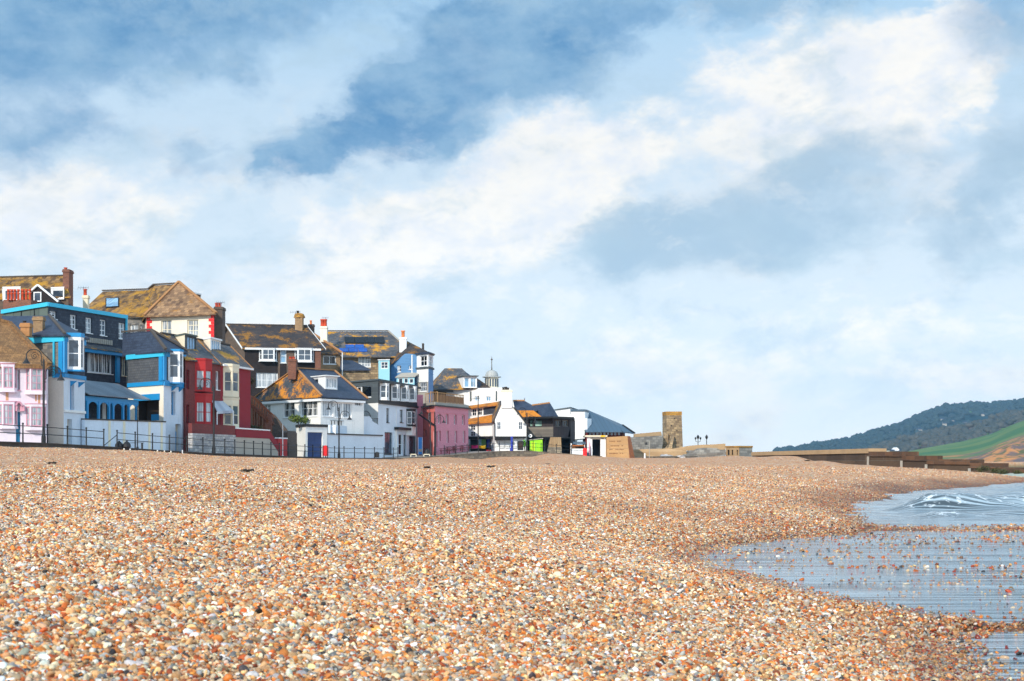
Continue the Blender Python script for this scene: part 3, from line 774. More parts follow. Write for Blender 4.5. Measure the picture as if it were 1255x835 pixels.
def ridgeline(pts, wd, amp, foamw, fstart, fend, back=2.2):
    X = WX.ravel(); Y = WY.ravel(); best = np.full(X.shape, 1e9); tt_ = np.zeros(X.shape); sg = np.zeros(X.shape)
    n = len(pts)-1
    for i, (a, c) in enumerate(zip(pts[:-1], pts[1:])):
        dx, dy = c[0]-a[0], c[1]-a[1]; q = np.clip(((X-a[0])*dx+(Y-a[1])*dy)/(dx*dx+dy*dy), 0, 1)
        ex = X-a[0]-q*dx; ey = Y-a[1]-q*dy; d = np.hypot(ex, ey); mk = d < best
        best = np.where(mk, d, best); tt_ = np.where(mk, (i+q)/n, tt_); sg = np.where(mk, np.sign(ex*dy-ey*dx), sg)
    wv_ = np.where(sg > 0, wd, wd*back)
    end = sm(tt_, 0, .12)*sm(tt_, 1.0, .8)
    jig = vnoise(X, Y, .8, 11)*.5+vnoise(X, Y, 2.2, 12)*.35
    h = amp*np.exp(-(best/wv_)**2)*end*(1+jig)
    fo = np.exp(-(best/foamw)**2)*sm(tt_, fend, fstart)*sm(tt_, 0, .05)*1.1
    return h.reshape(WX.shape), fo.reshape(WX.shape)
WZ = np.zeros(WX.shape); FO = np.zeros(WX.shape)
for args in (([(11, 42), (15, 43), (21, 46), (28, 50), (38, 54)], .55, .46, 1.0, .3, .75),
             ([(10.5, 37.5), (13, 38.6), (18, 40), (24, 41), (36, 42)], .4, .16, .9, .1, .6),
             ([(18, 54), (24, 58), (30, 61), (44, 66)], .9, .2, .7, .05, .4), ([(16, 48), (22, 51), (32, 57), (44, 61)], .6, .18, .5, .0, .2),
             ([(24, 70), (32, 73), (50, 78)], 1.0, .16, .5, .0, .2), ([(13, 34.5), (20, 35.5), (30, 36)], .35, .09, .6, .0, .5)):
    h_, f_ = ridgeline(*args); WZ += h_; FO = np.maximum(FO, f_)
rip = sm(WY, 34, 38)*sm(WX, 6, 9)
WZ += rip*(vnoise(WX, WY, .35, 13)*.10+vnoise(WX, WY, 1.1, 14)*.07+vnoise(WX, WY, 2.6, 15)*.035)*sm(WY, 400, 130)
WZ += (1-rip)*(vnoise(WX*.35, WY*2.2, 1.0, 16)*.012)*sm(WY, 400, 36)
FO = np.maximum(FO, .62*np.exp(-((shore(WY)-WX+.15)/.45)**2)*sm(WY, 33, 37)*sm(WY, 70, 45))
FO = np.maximum(FO, .55*np.exp(-((WY-34.2)/1.2)**2)*sm(WX, 9, 12)*sm(WX, 40, 26))
FO = FO*.66
sea = gridmesh('sea_water', WX, WY, WZ, m, True, {'foam': FO}); tagit(sea, kind='structure')

# ---------------------------------------------------------------- pebbles
rng = np.random.default_rng(3)
def sample(n, y0, y1, mx=1.14, power=1.0):
    Y = np.sqrt(rng.uniform(y0*y0, y1*y1, n)); X = rng.uniform(-1, 1, n)*(CX/F)*mx*Y
    return X, Y
def band(y0, y1, dens, size, sj=.35, mx=1.15):
    area = CX/F*mx*(y1*y1-y0*y0); n = int(area*dens); X, Y = sample(n, y0, y1, mx); s = shore(Y)-X
    p = np.where(s > .1, 1.0, 0.0)
    p = np.where((s <= .15) & (s > -.6), sm(s, -.6, .15)**1.5, p)
    # pebbles strewn through the wash
    cl = np.clip(vnoise(X*.5, Y*2.0, .8, 21)+.35+vnoise(X*1.2, Y*3, 1.5, 22)*.9, 0, 1)**2.2
    wash = (s <= -.2) & (Y < 33)
    fr = .006+.055*cl+.04*sm(Y, 18, 27)*cl
    fr = np.maximum(fr, .5*np.exp(-((Y-30.9+.3*vnoise(X, Y*0, .25, 6))/.95)**2)*sm(X, 4, 7)*np.clip(.55+1.6*vnoise(X, Y*1.5, .9, 23), .08, 1))
    fr = np.maximum(fr, .8*np.exp(-((Y-12.7)/.33)**2)*sm(X, 3.2, 4)*np.clip(.6+1.4*vnoise(X, Y, 2.0, 24), .1, 1))
    p = np.where(wash, np.maximum(p, fr), p)
    dbl, zbl, sd_ = dist_bl(X, Y); p = np.where((sd_ > 0) & (Y > 55), 0, p)
    k = rng.random(n) < p; X = X[k]; Y = Y[k]; s = s[k]
    n = len(X)
    sz = size*np.exp(rng.normal(0, sj, n))*(1+.55*vnoise(X*.2, Y, .4, 63)+.3*vnoise(X*.6, Y, 1.2, 64)); sz = np.clip(sz, size*.45, size*2.4)
    Zz = H(X, Y)+rng.normal(.0, 1, n)*size*.42+.1*size
    hz0 = H(X, Y); Zz = np.where((hz0 < .012) & (s < 2), np.maximum(Zz, -.002+rng.random(n)*.006), Zz)
    sz = np.where((s < -.35) & (Y < 33), sz*1.2, sz)
    return X, Y, Zz, sz, s
bands = [band(4.6, 12, 2700, .0105, .42), band(12, 22, 1900, .0115, .42), band(22, 38, 800, .0145, .38), band(38, 64, 190, .0165, .3), band(64, 104, 42, .0175, .3)]
X = np.concatenate([b_[0] for b_ in bands]); Y = np.concatenate([b_[1] for b_ in bands]); Zz = np.concatenate([b_[2] for b_ in bands]); sz = np.concatenate([b_[3] for b_ in bands]); s = np.concatenate([b_[4] for b_ in bands])
n = len(X); print('PEBBLES', n)
pal = np.array([lin(c)[:3] for c, _ in PAL]); wg = np.array([w_ for _, w_ in PAL]); wg /= wg.sum()
ci = rng.choice(len(pal), n, p=wg); C_ = pal[ci]*.69*(1+.34*vnoise(X*.3, Y, .35, 61)+.22*vnoise(X, Y*1.5, 1.1, 62))[:, None]*np.exp(rng.normal(0, .36, (n, 1)))*np.exp(rng.normal(0, .04, (n, 3)))
wt = np.clip(sm(s, 1.0, -.1)*.8+sm(s, 3.4, .9)*sm(Y, 36, 44)*.8, 0, .85)
wt = np.maximum(wt, .5*np.exp(-((Y-29.0)/1.6)**2)*sm(s, 10, 2))
wt = np.maximum(wt, np.where(rng.random(n) < .05, .5, 0))
g_ = C_.mean(1, keepdims=True); wc = np.clip(g_+(C_-g_)*1.25, 0, 1)*.5*np.array([[1.1, .92, .8]])
C_ = C_*(1-wt[:, None])+wc*wt[:, None]; C_ = np.clip(C_, .01, .92)
rot = np.stack([rng.normal(0, .6, n), rng.normal(0, .6, n), rng.uniform(0, 6.28, n)], -1)
scl = sz[:, None]*np.stack([rng.uniform(.85, 1.5, n), rng.uniform(.65, 1.05, n), rng.uniform(.4, 1.0, n)], -1)
me = bpy.data.meshes.new('pebbles'); me.vertices.add(n); me.vertices.foreach_set('co', np.stack([X, Y, Zz], -1).ravel())
a = me.attributes.new('prot', 'FLOAT_VECTOR', 'POINT'); a.data.foreach_set('vector', rot.ravel())
a = me.attributes.new('pscl', 'FLOAT_VECTOR', 'POINT'); a.data.foreach_set('vector', scl.ravel())
a = me.attributes.new('pcol', 'FLOAT_COLOR', 'POINT'); a.data.foreach_set('color', np.concatenate([C_, wt[:, None]], 1).ravel())
m, t, b = newmat('pebble')
at = t.new('ShaderNodeAttribute', attribute_name='pcol', attribute_type='INSTANCER')
oc = t.new('ShaderNodeTexCoord').outputs['Object']
nz = t.noise(oc, 1.6, 4, .65)
vm = t.n.new('ShaderNodeVectorMath'); vm.operation = 'SCALE'; t.l.new(at.outputs['Color'], vm.inputs[0]); t.l.new(t.rng(nz, .3, .7, .72, 1.2, False), vm.inputs[3])
t.l.new(vm.outputs[0], b.inputs['Base Color']); t.l.new(t.rng(at.outputs['Alpha'], 0, .8, .75, .28), b.inputs['Roughness'])
protos = bpy.data.collections.new('pebble_shapes')
for i in range(6):
    bm = bmesh.new(); bmesh.ops.create_icosphere(bm, subdivisions=2, radius=1)
    for v in bm.verts:
        q = mnoise.noise(v.co*.9+Vector((i*7.1, 3, 1)))*.38+mnoise.noise(v.co*2.1+Vector((i*3.1, 9, 5)))*.13
        v.co *= (1+q)
        v.co.z = max(min(v.co.z, .5+.06*i), -.7)
        if i % 2: v.co.x = max(min(v.co.x, .72), -.8); v.co.y = min(v.co.y, .66+.05*i)
    pm = bpy.data.meshes.new('pebble'); bm.to_mesh(pm); bm.free(); pm.polygons.foreach_set('use_smooth', [True]*len(pm.polygons)); pm.materials.append(m)
    protos.objects.link(bpy.data.objects.new('pebble', pm))
ng = bpy.data.node_groups.new('scatter_pebbles', 'GeometryNodeTree')
ng.interface.new_socket('Geometry', in_out='INPUT', socket_type='NodeSocketGeometry'); ng.interface.new_socket('Geometry', in_out='OUTPUT', socket_type='NodeSocketGeometry')
N = ng.nodes; gi = N.new('NodeGroupInput'); go = N.new('NodeGroupOutput'); ip = N.new('GeometryNodeInstanceOnPoints'); ci_ = N.new('GeometryNodeCollectionInfo')
ci_.inputs['Collection'].default_value = protos; ci_.inputs['Separate Children'].default_value = True; ci_.inputs['Reset Children'].default_value = True
mp = N.new('GeometryNodeMeshToPoints'); ng.links.new(gi.outputs[0], mp.inputs[0]); mp.inputs['Radius'].default_value = .001
ng.links.new(mp.outputs[0], ip.inputs['Points']); ng.links.new(ci_.outputs[0], ip.inputs['Instance']); ip.inputs['Pick Instance'].default_value = True
for nm, sk in (('prot', 'Rotation'), ('pscl', 'Scale')):
    na = N.new('GeometryNodeInputNamedAttribute'); na.data_type = 'FLOAT_VECTOR'; na.inputs[0].default_value = nm; ng.links.new(na.outputs[0], ip.inputs[sk])
ng.links.new(ip.outputs[0], go.inputs[0])
po = bpy.data.objects.new('pebbles', me); col.objects.link(po); md = po.modifiers.new('scatter', 'NODES'); md.node_group = ng
tagit(po, 'orange, cream and grey beach pebbles heaped over the whole shore', 'pebbles', kind='stuff')
# ---------------------------------------------------------------- houses along the bay, near to far
GB = 1.2          # walls go down below the paving
def V3(p, z): return Vector((p[0], p[1], z))
def zat(f, px, py, off=0): return f.hit(px, py, off)[1]

# 1 lilac cottage with a brown roof ------------------------------------------------------------------
h = House('seaside_cottage', 'lilac cottage with pink window frames, turquoise door and mossy brown roof at the left edge', 'house', (-36, 100, 2.4))
C = XY(-46, 99.5); R = XY(57, 102.2); f = Face(C, R); zt = Z(444, 100.5)
L = C+Vector((-2.5, 8.5)); 
fl, ff = h.shell(L, C, R, zt, GB, 'lilac', front=[
    Wn(-24, 450, -6, 476, 2, 3, 'pinkframe', 'glass_net'), Wn(19.2, 453, 24.5, 478, 1, 3, 'pinkframe', 'glass'),
    Dr(19.5, 505, 25, 549, 'door_blue'), Wn(-24, 494, -6, 521, 2, 3, 'pinkframe', 'glass_net')])
for (a, b_, y0, y1) in ((-3, 17.5, 448, 477), (31, 53, 450, 480), (-3, 17.5, 494, 522), (31, 53, 497, 524)):
    h.bay(ff, a, b_, y0-1.5, y1+1.5, .35, .28, y0+1.5, y1-1.5, 'lilac', 'pinkframe', 'glass_net', 'pinkframe', cols=2, rows=3, cap=.06, fwb=.07)
for (x0, x1, y0, y1) in ((7, 10.5, 480, 491), (43, 45, 482, 492), (46.5, 49.5, 482, 495)):
    u0, z0, u1, z1 = ff.rect(x0, y0, x1, y1); ff.box(h.nb('rust_stain'), u0, z0, u1, z1, .003, .006, MT['rust'])
u0, z0, u1, z1 = ff.rect(17.5, 493, 27, 504)
mb = MB(); uc = (u0+u1)/2; rr = (u1-u0)/2
for k in range(10):
    a0, a1 = math.pi*k/10, math.pi*(k+1)/10
    mb.bar(ff.pt(uc+rr*math.cos(a0), z0+(z1-z0)*math.sin(a0), .18), ff.pt(uc+rr*math.cos(a1), z0+(z1-z0)*math.sin(a1), .18), .34, MT['pinkframe'], .12)
h.sep(mb, 'door_hood')
h.band(ff, zt-.3, zt+.02, .12, 'lilac', 'fascia')
Lo, Co, Ro, Bo, r1, r2 = P(-90, 444, 108), P(-90, 444, 98.6), P(60.5, 447, 101.8), P(40, 447, 110), P(-90, 372, 104), P(11, 396, 106.3)
for pl in ([Co, Ro, r2, r1], [Ro, Bo, r2], [Bo, Lo, r1, r2]): h.roof([pl], 'thatch', .3)
h.mb('ridge_tiles').bar(Ro, r2, .35, MT['thatch'], .3); h.mb('ridge_tiles').bar(r1, r2, .35, MT['thatch'], .3)
h.chimney(25, 36, 396, 412, 105.6, 'ridge_tan', [(30, 3, .16)], 'pot_dark')
h.done()

# 2 corner house with blue trim and an oriel --------------------------------------------------------
h = House('corner_house', 'white corner house with blue trim and stone side wall, right beside the lilac cottage', 'house', (-32, 108, 2.4))
L = XY(22, 108.5); C = XY(78, 105.5); R = XY(104, 109.5); zt = Z(411, 105.5); zm = Z(461, 105.5)
fl = h.side(L, C, zt, zm, 'stonewall'); ff = h.side(C, R, zt, zm, 'slatewall')
fl2 = h.side(L, C, zm, GB, 'cream')  # white wall, warm sunlight put into its colour
h.side(C, R, zm, GB, 'render_white_shade', [Wn(86, 467, 91, 503, 1, 2, 'blue', 'glass_dark'), Op(82.5, 514, 88.5, 552, 'cream', .25)], depth=.3)
B = L+(R-C); h.L, h.C, h.R, h.B = L, C, R, B; mb = h.mb('wall')
for p, q in ((R, B), (B, L)):
    mb.poly([V3(p, GB), V3(q, GB), V3(q, zt), V3(p, zt)], MT['render_white'], ((p+q)/2-(L+R)/2).to_3d())
u0, z0, u1, z1 = ff.rect(82.5, 522, 86, 552); mb = MB(); ff.box(mb, u0, GB, u1, z1, -.3, -.22, MT['blue']); h.sep(mb, 'door')
h.band(fl, zt-.45, zt, .12, 'cyan', 'cornice', ext=.12); h.band(ff, zt-.45, zt-.004, .12, 'blue', 'cornice')
h.band(fl, zm-.1, zm+.2, .1, 'blue', 'string_course', u0=fl.len-1.2); h.band(ff, zm-.1, zm+.2, .12, 'blue', 'string_course')
h.band(ff, zat(ff, 90, 506), zat(ff, 90, 503), .1, 'render_white', 'ledge')
fl.box(h.nb('corner_post'), fl.len-.42, zm+.26, fl.len+.02, zt-.46, .003, .16, MT['blue']); ff.box(h.nb('corner_post'), -.16, zm+.26, .35, zt-.46, .003, .14, MT['blue'])
u = fl.hit(67.5, 430)[0]; fl.box(h.nb('downpipe'), u-.06, zm-.1, u+.06, zt-.46, .05, .17, MT['cyan'])
h.bay(ff, 81.5, 101.5, 411.5, 452, .95, .35, 414, 450, 'white', 'white', 'glass', 'blue', 'blue', cols=1, rows=2, cap=.3)
for px in (86, 96):
    mb = h.nb('bracket'); u = ff.hit(px, 462)[0]; mb.slab([ff.pt(u, zm-.3, 0), ff.pt(u, zm-.7, 0), ff.pt(u, zm-.3, .5)], (ff.u.x*.14, ff.u.y*.14, 0), MT['blue'])
r1 = P(2, 387.5, 114); r2 = P(60, 387, 112.5)
h.hip(zt+.02, r1, r2, 'slate', .55, pts=(L, C, R, B)) if False else None
Lo, Co, Ro = P(20, 411, 108.3), P(79.5, 410, 105), P(110, 414.5, 109.8); Bo = Lo+(Ro-Co)
for pl in ([Lo, Co, r2, r1], [Co, Ro, r2], [Ro, Bo, r1, r2]): h.roof([pl], 'slate')
h.mb('ridge_tiles').bar(Co+Vector((0, 0, .1)), r2+Vector((0, 0, .1)), .2, MT['ridge'], .1)
h.chimney(40.5, 52, 388, 408, 107.8, 'brick_tan', [], deep=.6)
h.done()

# 3 long slate-hung building behind -----------------------------------------------------------------
h = House('slate_hung_hotel', 'long slate-hung building with turquoise cornice and grey panels, above the verandah', 'building', (-36, 124, 3))
L = XY(4, 126); C = XY(59, 120); R = XY(155, 130.7); zt = Z(371, 120); zp = Z(388, 120)
W_ = lambda a, b_, c, d: Wn(a, b_, c, d, 2, 3, 'white', 'glass')
fl, ff = h.shell(L, C, R, zt, GB, 'slatewall', matL='slategreen', front=[W_(61, 381.5, 69.5, 391), W_(86, 386, 94, 403.5), W_(105, 389.5, 113, 408.5), W_(122.5, 392, 130.5, 411.5), W_(145.5, 396, 154, 415.5),
    Wn(107, 427, 138, 457.5, 6, 1, 'white', 'glass_curtain'), Wn(149, 437, 158, 461, 2, 1, 'cream_trim', 'glass')])
h.band(fl, zt-.32, zt+.02, .16, 'cyan', ext=.16); h.band(ff, zt-.32, zt+.018, .16, 'cyan')
for px in (26.5, 42.5): u = fl.hit(px, 380)[0]; fl.box(h.nb('panel_joint'), u-.05, zt-3, u+.05, zt-.34, .003, .06, MT['black'])
z_ = zat(ff, 104, 425); h.band(ff, z_-.5, z_-.15, .5, 'blue', 'gutter', u0=ff.hit(97, 425)[0])
h.mb('lean_roof').slab([ff.pt(ff.hit(97, 420)[0], z_+.25, .01), ff.pt(ff.len, z_+.25, .01), ff.pt(ff.len, z_-.14, .6), ff.pt(ff.hit(97, 420)[0], z_-.14, .6)], (0, 0, -.06), MT['slate_lichen'])
for k in range(13):
    u = ff.hit(105+k*2.6, 422)[0]; ff.box(h.mb('dentil_course'), u-.1, z_+.42, u+.1, z_+.85, .003, .08, MT['coping'])
u = ff.hit(143, 440)[0]; ff.box(h.nb('downpipe'), u-.25, Z(468, 128), u+.22, z_-.5, .003, .2, MT['blue'])
u = ff.len; ff.box(h.nb('downpipe'), u-.18, Z(430, 130), u-.03, zt-.3, .003, .14, MT['cyan'])
h.done()

# verandah with blue arches: roof, posts, back wall
h = House('verandah', 'verandah with blue timber arches under a grey metal roof, behind the white garden wall', 'verandah', (-33, 113, 5))
A = XY(106, 110.5); B_ = XY(168, 118.5); f = Face(A, B_)
zf = Z(513.5, 110); ze = Z(484, 111.5); zr = Z(468, 114)
bk = Face(A-f.n*2.6, B_-f.n*2.6)
gridwall(h.mb('back_wall'), bk, 0, bk.len, zf-1, zr, [], MT['slatewall'])
h.mb('floor').slab([f.pt(0, zf, 0), f.pt(f.len, zf, 0), f.pt(f.len, zf, -2.58), f.pt(0, zf, -2.58)], (0, 0, -.3), MT['coping'])
h.roof([[f.pt(-.3, ze, .4), f.pt(f.len+1.6, ze, .4), f.pt(f.len+1.6, zr+.2, -2.6), f.pt(-.3, zr+.2, -2.6)]], 'tin', .08)
mb = h.mb('fascia'); f.box(mb, -.2, ze-.5, f.len+.1, ze-.14, -.05, .08, MT['blue'])
us = [0.05, f.len*.22, f.len*.42, f.len*.5, f.len*.7, f.len*.82, f.len-.15]
for u in us: f.box(h.nb('post'), u-.11, zf, u+.11, ze-.5, -.06, .1, MT['blue'])
for a_, b2 in zip(us[:-1], us[1:]):
    if b2-a_ < .5: continue
    mb = h.nb('arch'); n = 7; c = (a_+b2)/2; r = (b2-a_)/2-.1
    for k in range(n):
        t0, t1 = math.pi*k/n, math.pi*(k+1)/n
        q = [f.pt(c+r*math.cos(t0), ze-1.05+.5*math.sin(t0)), f.pt(c+r*math.cos(t1), ze-1.05+.5*math.sin(t1)), f.pt(c+r*math.cos(t1), ze-.5), f.pt(c+r*math.cos(t0), ze-.5)]
        mb.slab(q, f.n.to_3d()*.06, MT['blue'])
for (a_, b2, mt) in ((.04, .2, 'door_blue'), (.25, .32, 'white'), (.52, .62, 'glass'), (.86, .93, 'white')):
    hh_ = 1.1 if mt == 'door_blue' else 1.9
    bk.box(h.nb('verandah_door'), bk.len*a_, zf, bk.len*b2, zf+hh_, .003, .08, MT[mt])
h.done()
g = House('garden_wall', 'long pale garden wall with dark coping below the blue verandah', 'wall', (-32, 111, 2.3))
A = XY(104, 108.5); B_ = XY(203, 116.2); f = Face(A, B_); zt = Z(514.5, 108.5)
g.mb('wall').slab([f.pt(0, GB), f.pt(f.len, GB), f.pt(f.len, zt), f.pt(0, zt)], f.n.to_3d()*-.35, MT['render_white_shade'])
f.box(g.mb('coping'), 0, zt, f.len, zt+.1, -.4, .06, MT['kerb'])
for px in (134, 152, 183, 198): u = f.hit(px, 520)[0]; f.box(g.nb('pilaster'), u-.12, GB, u+.12, zt-.02, .003, .03, MT['cream_trim'])
g.done()

# 4 second blue-trimmed house ---------------------------------------------------------------------------
h = House('corner_house', 'white and grey blue-trimmed corner house, immediately left of the red house', 'house', (-30, 120, 2.2))
L = XY(157, 123.5); C = XY(200.5, 119.5); R = XY(226.5, 123.3); zt = Z(431, 119.5); zm = Z(469, 119.5)
fl = h.side(L, C, zt, zm, 'greyhang'); ff = h.side(C, R, zt, zm, 'slatewall')
h.side(L, C, zm, GB, 'cream', [Op(166, 490, 195, 516, 'darkbrown', .8)], depth=.3)  # sunlit side of the white wall, warmth of the sun in its colour
h.side(C, R, zm, GB, 'render_white_shade', [Wn(210, 480, 215, 509, 1, 2, 'blue', 'glass_dark'), Op(215, 520, 221.5, 554, 'cream', .25)], depth=.3)
B = L+(R-C); mb = h.mb('wall')
for p, q in ((R, B), (B, L)): mb.poly([V3(p, GB), V3(q, GB), V3(q, zt), V3(p, zt)], MT['render_white'], ((p+q)/2-(L+R)/2).to_3d())
u0, z0, u1, z1 = ff.rect(215, 529, 219, 554); mb = MB(); ff.box(mb, u0, GB, u1, z1, -.3, -.22, MT['blue']); h.sep(mb, 'door')
h.band(fl, zt-.4, zt, .14, 'cyan', 'cornice', ext=.14); h.band(ff, zt-.4, zt-.004, .14, 'blue', 'cornice')
h.band(fl, zm-.2, zm+.15, .1, 'blue', 'string_course'); h.band(ff, zm-.25, zm+.2, .12, 'blue', 'string_course')
u0, z0, u1, z1 = fl.rect(165, 487, 196, 491); fl.box(h.mb('lintel'), u0, z0, u1, z1+.25, .003, .12, MT['blue'])
u0, z0, u1, z1 = fl.rect(168, 508, 194, 516); fl.box(h.nb('balustrade'), u0+1.6, z0, u1, z1, -.5, -.4, MT['blue'])
fl.box(h.nb('corner_post'), fl.len-.5, zm+.16, fl.len+.02, zt-.41, .003, .17, MT['blue']); ff.box(h.nb('corner_post'), -.17, zm+.21, .28, zt-.41, .003, .14, MT['blue'])
h.bay(ff, 206, 224.5, 430, 468, .9, .35, 432, 463, 'white', 'white', 'glass', 'blue', 'blue', cap=.2)
for px in (210, 219):
    mb = h.nb('bracket'); u = ff.hit(px, 470)[0]; mb.slab([ff.pt(u, zm-.25, 0), ff.pt(u, zm-.65, 0), ff.pt(u, zm-.25, .5)], (ff.u.x*.14, ff.u.y*.14, 0), MT['blue'])
Lo, Co, Ro = P(150, 435, 124), P(203, 429.5, 118.8), P(230.5, 431.5, 123.6); Bo = Lo+(Ro-Co); r1 = P(150, 408.5, 125); r2 = P(185, 405.5, 121.8)
for pl in ([Lo, Co, r2, r1], [Co, Ro, r2], [Ro, Bo, r1, r2]): h.roof([pl], 'slate')
mb = h.mb('ridge_tiles'); up = Vector((0, 0, .12))
for a_, b2 in ((Co, r2), (Ro, r2), (r1, r2)): mb.bar(a_+up, b2+up, .24, MT['ridge'], .16)
h.done()

# 5 red house -----------------------------------------------------------------------------------------
h = House('red_house', 'dark red brick house with bright red bays, between the blue-trimmed house and the porch awning', 'house', (-29, 124, 2.1))
C = XY(227, 122.8); R = XY(270, 129); zt = Z(440.5, 122.8); f = Face(C, R); L = C+Vector((-5.2, 5.0))
fl, ff = h.shell(L, C, R, zt, GB, 'red_brick', front=[Wn(228.5, 453, 232, 477, 1, 2, 'maroon', 'glass_dark', False), Wn(228.5, 496, 232, 520, 1, 2, 'maroon', 'glass_dark', False), Wn(264.5, 455, 269, 478, 1, 2, 'white', 'glass_net')])
h.bay(ff, 239, 260, 441, 478, .75, .5, 453, 476, 'red_paint', 'red_paint', 'glass_net', 'red_paint', rows=2, cap=.15)
h.bay(ff, 239, 260, 484, 520, .75, .5, 492, 518, 'red_paint', 'red_paint', 'glass_net', 'red_paint', rows=2, cap=.15)
h.gable(zt, 2.3, 'slate_lichen', .2, 'red_brick', None)
q = h.base
DC = ff.pt(ff.hit(229, 420)[0], 0, -1.6).xy; DR = ff.pt(ff.hit(241.5, 420)[0], 0, -1.6).xy
h.dormer(XY(203, 129), XY(226.5, 125.2), XY(240.5, 127.6), 410.5, 432, 'cream_trim', 'greybox', [Wn(229.5, 413, 240, 430, 3, 1, 'greybox', 'glass_sky', False)], 'slategreen')
h.dormer(XY(233, 135), XY(258, 131), XY(270.5, 134), 415, 437, 'cream', 'white', [Wn(259.5, 417, 270, 434, 4, 1, 'white', 'glass_sky', False)], 'white')
h.done()
# 6 maroon house ---------------------------------------------------------------------------------------
h = House('maroon_house', 'maroon rendered house with cream two-storey bay, right-hand neighbour of the red brick house', 'house', (-27, 132, 2.0))
C = XY(270.2, 129.05); R = XY(307, 135.6); zt = Z(446.5, 129.05); f = Face(C, R); L = C+Vector((-5.2, 5.0))
fl, ff = h.shell(L, C, R, zt, GB, 'maroon', front=[Dr(281, 497, 285, 530, 'maroon')])
h.bay(ff, 273.5, 293, 449, 486, .7, .5, 455, 480, 'cream_trim', 'cream_trim', 'glass', 'cream_trim', rows=2, cap=.25)
h.bay(ff, 273.5, 293, 489, 526, .7, .5, 496, 521, 'cream_trim', 'cream_trim', 'glass', 'cream_trim', rows=2, cap=.25)
h.gable(zt, 2.3, 'slate_lichen', .25, 'maroon', 'ridge_tan')
h.band(ff, zt-.15, zt+.02, .35, 'white', 'gutter')
h.done()
h = House('porch_awning', 'grey striped porch awning on white posts in front of the maroon house', 'awning', (-26.5, 130, 4.4))
A = ff.pt(ff.hit(266, 500)[0], 0, .75); n3 = ff.n.to_3d()
p0, p1, p2, p3_ = P(259, 490, 127.5), P(272, 490.5, 129.5), P(286, 503, 129.8), P(266, 504, 126.8)
h.mb('canopy').slab([p0, p1, p2, p3_], (0, 0, -.06), MT['awning'])
h.mb('canopy').slab([p3_, p2, p2-Vector((0, 0, .25)), p3_-Vector((0, 0, .25))], (.02, .03, 0), MT['awning'])
for p in (p3_, p2): h.nb('post').tube((p.x, p.y, 2.0), p-Vector((0, 0, .07)), .05, .05, MT['white'])
h.done()

# stairs and garden brickwork right of the maroon house
h = House('garden_stairs', 'brown timber stairs with brick pier beside the maroon house', 'stairs', (-25, 146, 4))
a_, b2 = P(309, 497, 146), P(334, 520, 148)
for k in range(12):
    c_ = a_.lerp(b2, (k+.5)/12); h.nb('step').slab([c_+Vector((-.15, -.6, 0)), c_+Vector((.2, -.6, 0)), c_+Vector((.2, .6, 0)), c_+Vector((-.15, .6, 0))], (0, 0, -.08), MT['wood_brown'])
for o in (-.62, .62):
    oo = Vector((0, o, 0)); h.nb('stringer').bar(a_+oo, b2+oo, .08, MT['wood_brown'], .34); h.nb('handrail').bar(a_+oo+Vector((0, 0, .95)), b2+oo+Vector((0, 0, .95)), .07, MT['wood_brown'], .1)
    for k in range(9):
        c_ = a_.lerp(b2, k/8)+oo; h.nb('baluster').bar(c_, c_+Vector((0, 0, .95)), .05, MT['wood_brown'])
        if k % 2: h.nb('strut').bar(c_-Vector((0, 0, .1)), (c_.x, c_.y, 2.2), .14, MT['wood_brown'])
h.mb('pier').prism([P(324, 0, 147).xy, P(333.5, 0, 147).xy, P(333.5, 0, 148).xy, P(324, 0, 148).xy], GB, Z(508, 147), MT['brick'])
h.mb('back_wall').slab([P(306, 484, 150), P(318, 490, 150), P(334, 516, 151), P(334, 560, 151), P(306, 560, 150)], (0, .3, 0), MT['darkbrown'])
h.done()
h = House('sloping_path_wall', 'grey sloping path wall running down behind the stairs to the garage', 'wall', (-25, 152, 3))
h.mb('wall').slab([P(330, 507, 153), P(336, 508, 153), P(352, 527, 153), P(356, 562, 153), P(330, 562, 153)], (0, .35, 0), MT['brick_dark'])
h.done()
h = House('retaining_wall', 'low wall of pale rubble and grey render with a bright red top band, under the red houses', 'wall', (-26, 130, 2))
pts = [(236, 119.5), (289, 128.5), (341, 141)]
A, B_, C_ = XY(*pts[0]), XY(*pts[1]), XY(*pts[2]); f1 = Face(A, B_); f2 = Face(B_, C_)
zt = Z(533, 126.5); z1_ = Z(526.5, 131.5)
h.mb('rubble_face').slab([f1.pt(0, GB), f1.pt(f1.len, GB), f1.pt(f1.len, zt-.0), f1.pt(0, zt)], f1.n.to_3d()*-.4, MT['rubble'])
f1.box(h.mb('brick_band'), 0, zt+.002, f1.len, zt+.85, -.38, -.05, MT['red_brick'])
zr_ = Z(536.5, 131.5)
h.mb('render_face').slab([f2.pt(0, GB), f2.pt(f2.len, GB), f2.pt(f2.len, Z(552, 143.5)), f2.pt(f2.hit(330, 538)[0], zr_), f2.pt(0, zr_)], f2.n.to_3d()*-.4, MT['render_grey'])
e0 = f2.hit(330, 538)[0]
h.mb('red_band').slab([f2.pt(0, zr_+.003, .04), f2.pt(e0, zr_+.003, .04), f2.pt(e0, zr_+.75, .04), f2.pt(0, zr_+.75, .04)], f2.n.to_3d()*-.46, MT['maroon'])
h.mb('red_band').slab([f2.pt(e0+.003, zr_+.003, .04), f2.pt(f2.len, Z(554, 143.5), .04), f2.pt(f2.len, Z(545, 143.5), .04), f2.pt(e0+.003, zr_+.75, .04)], f2.n.to_3d()*-.46, MT['maroon'])
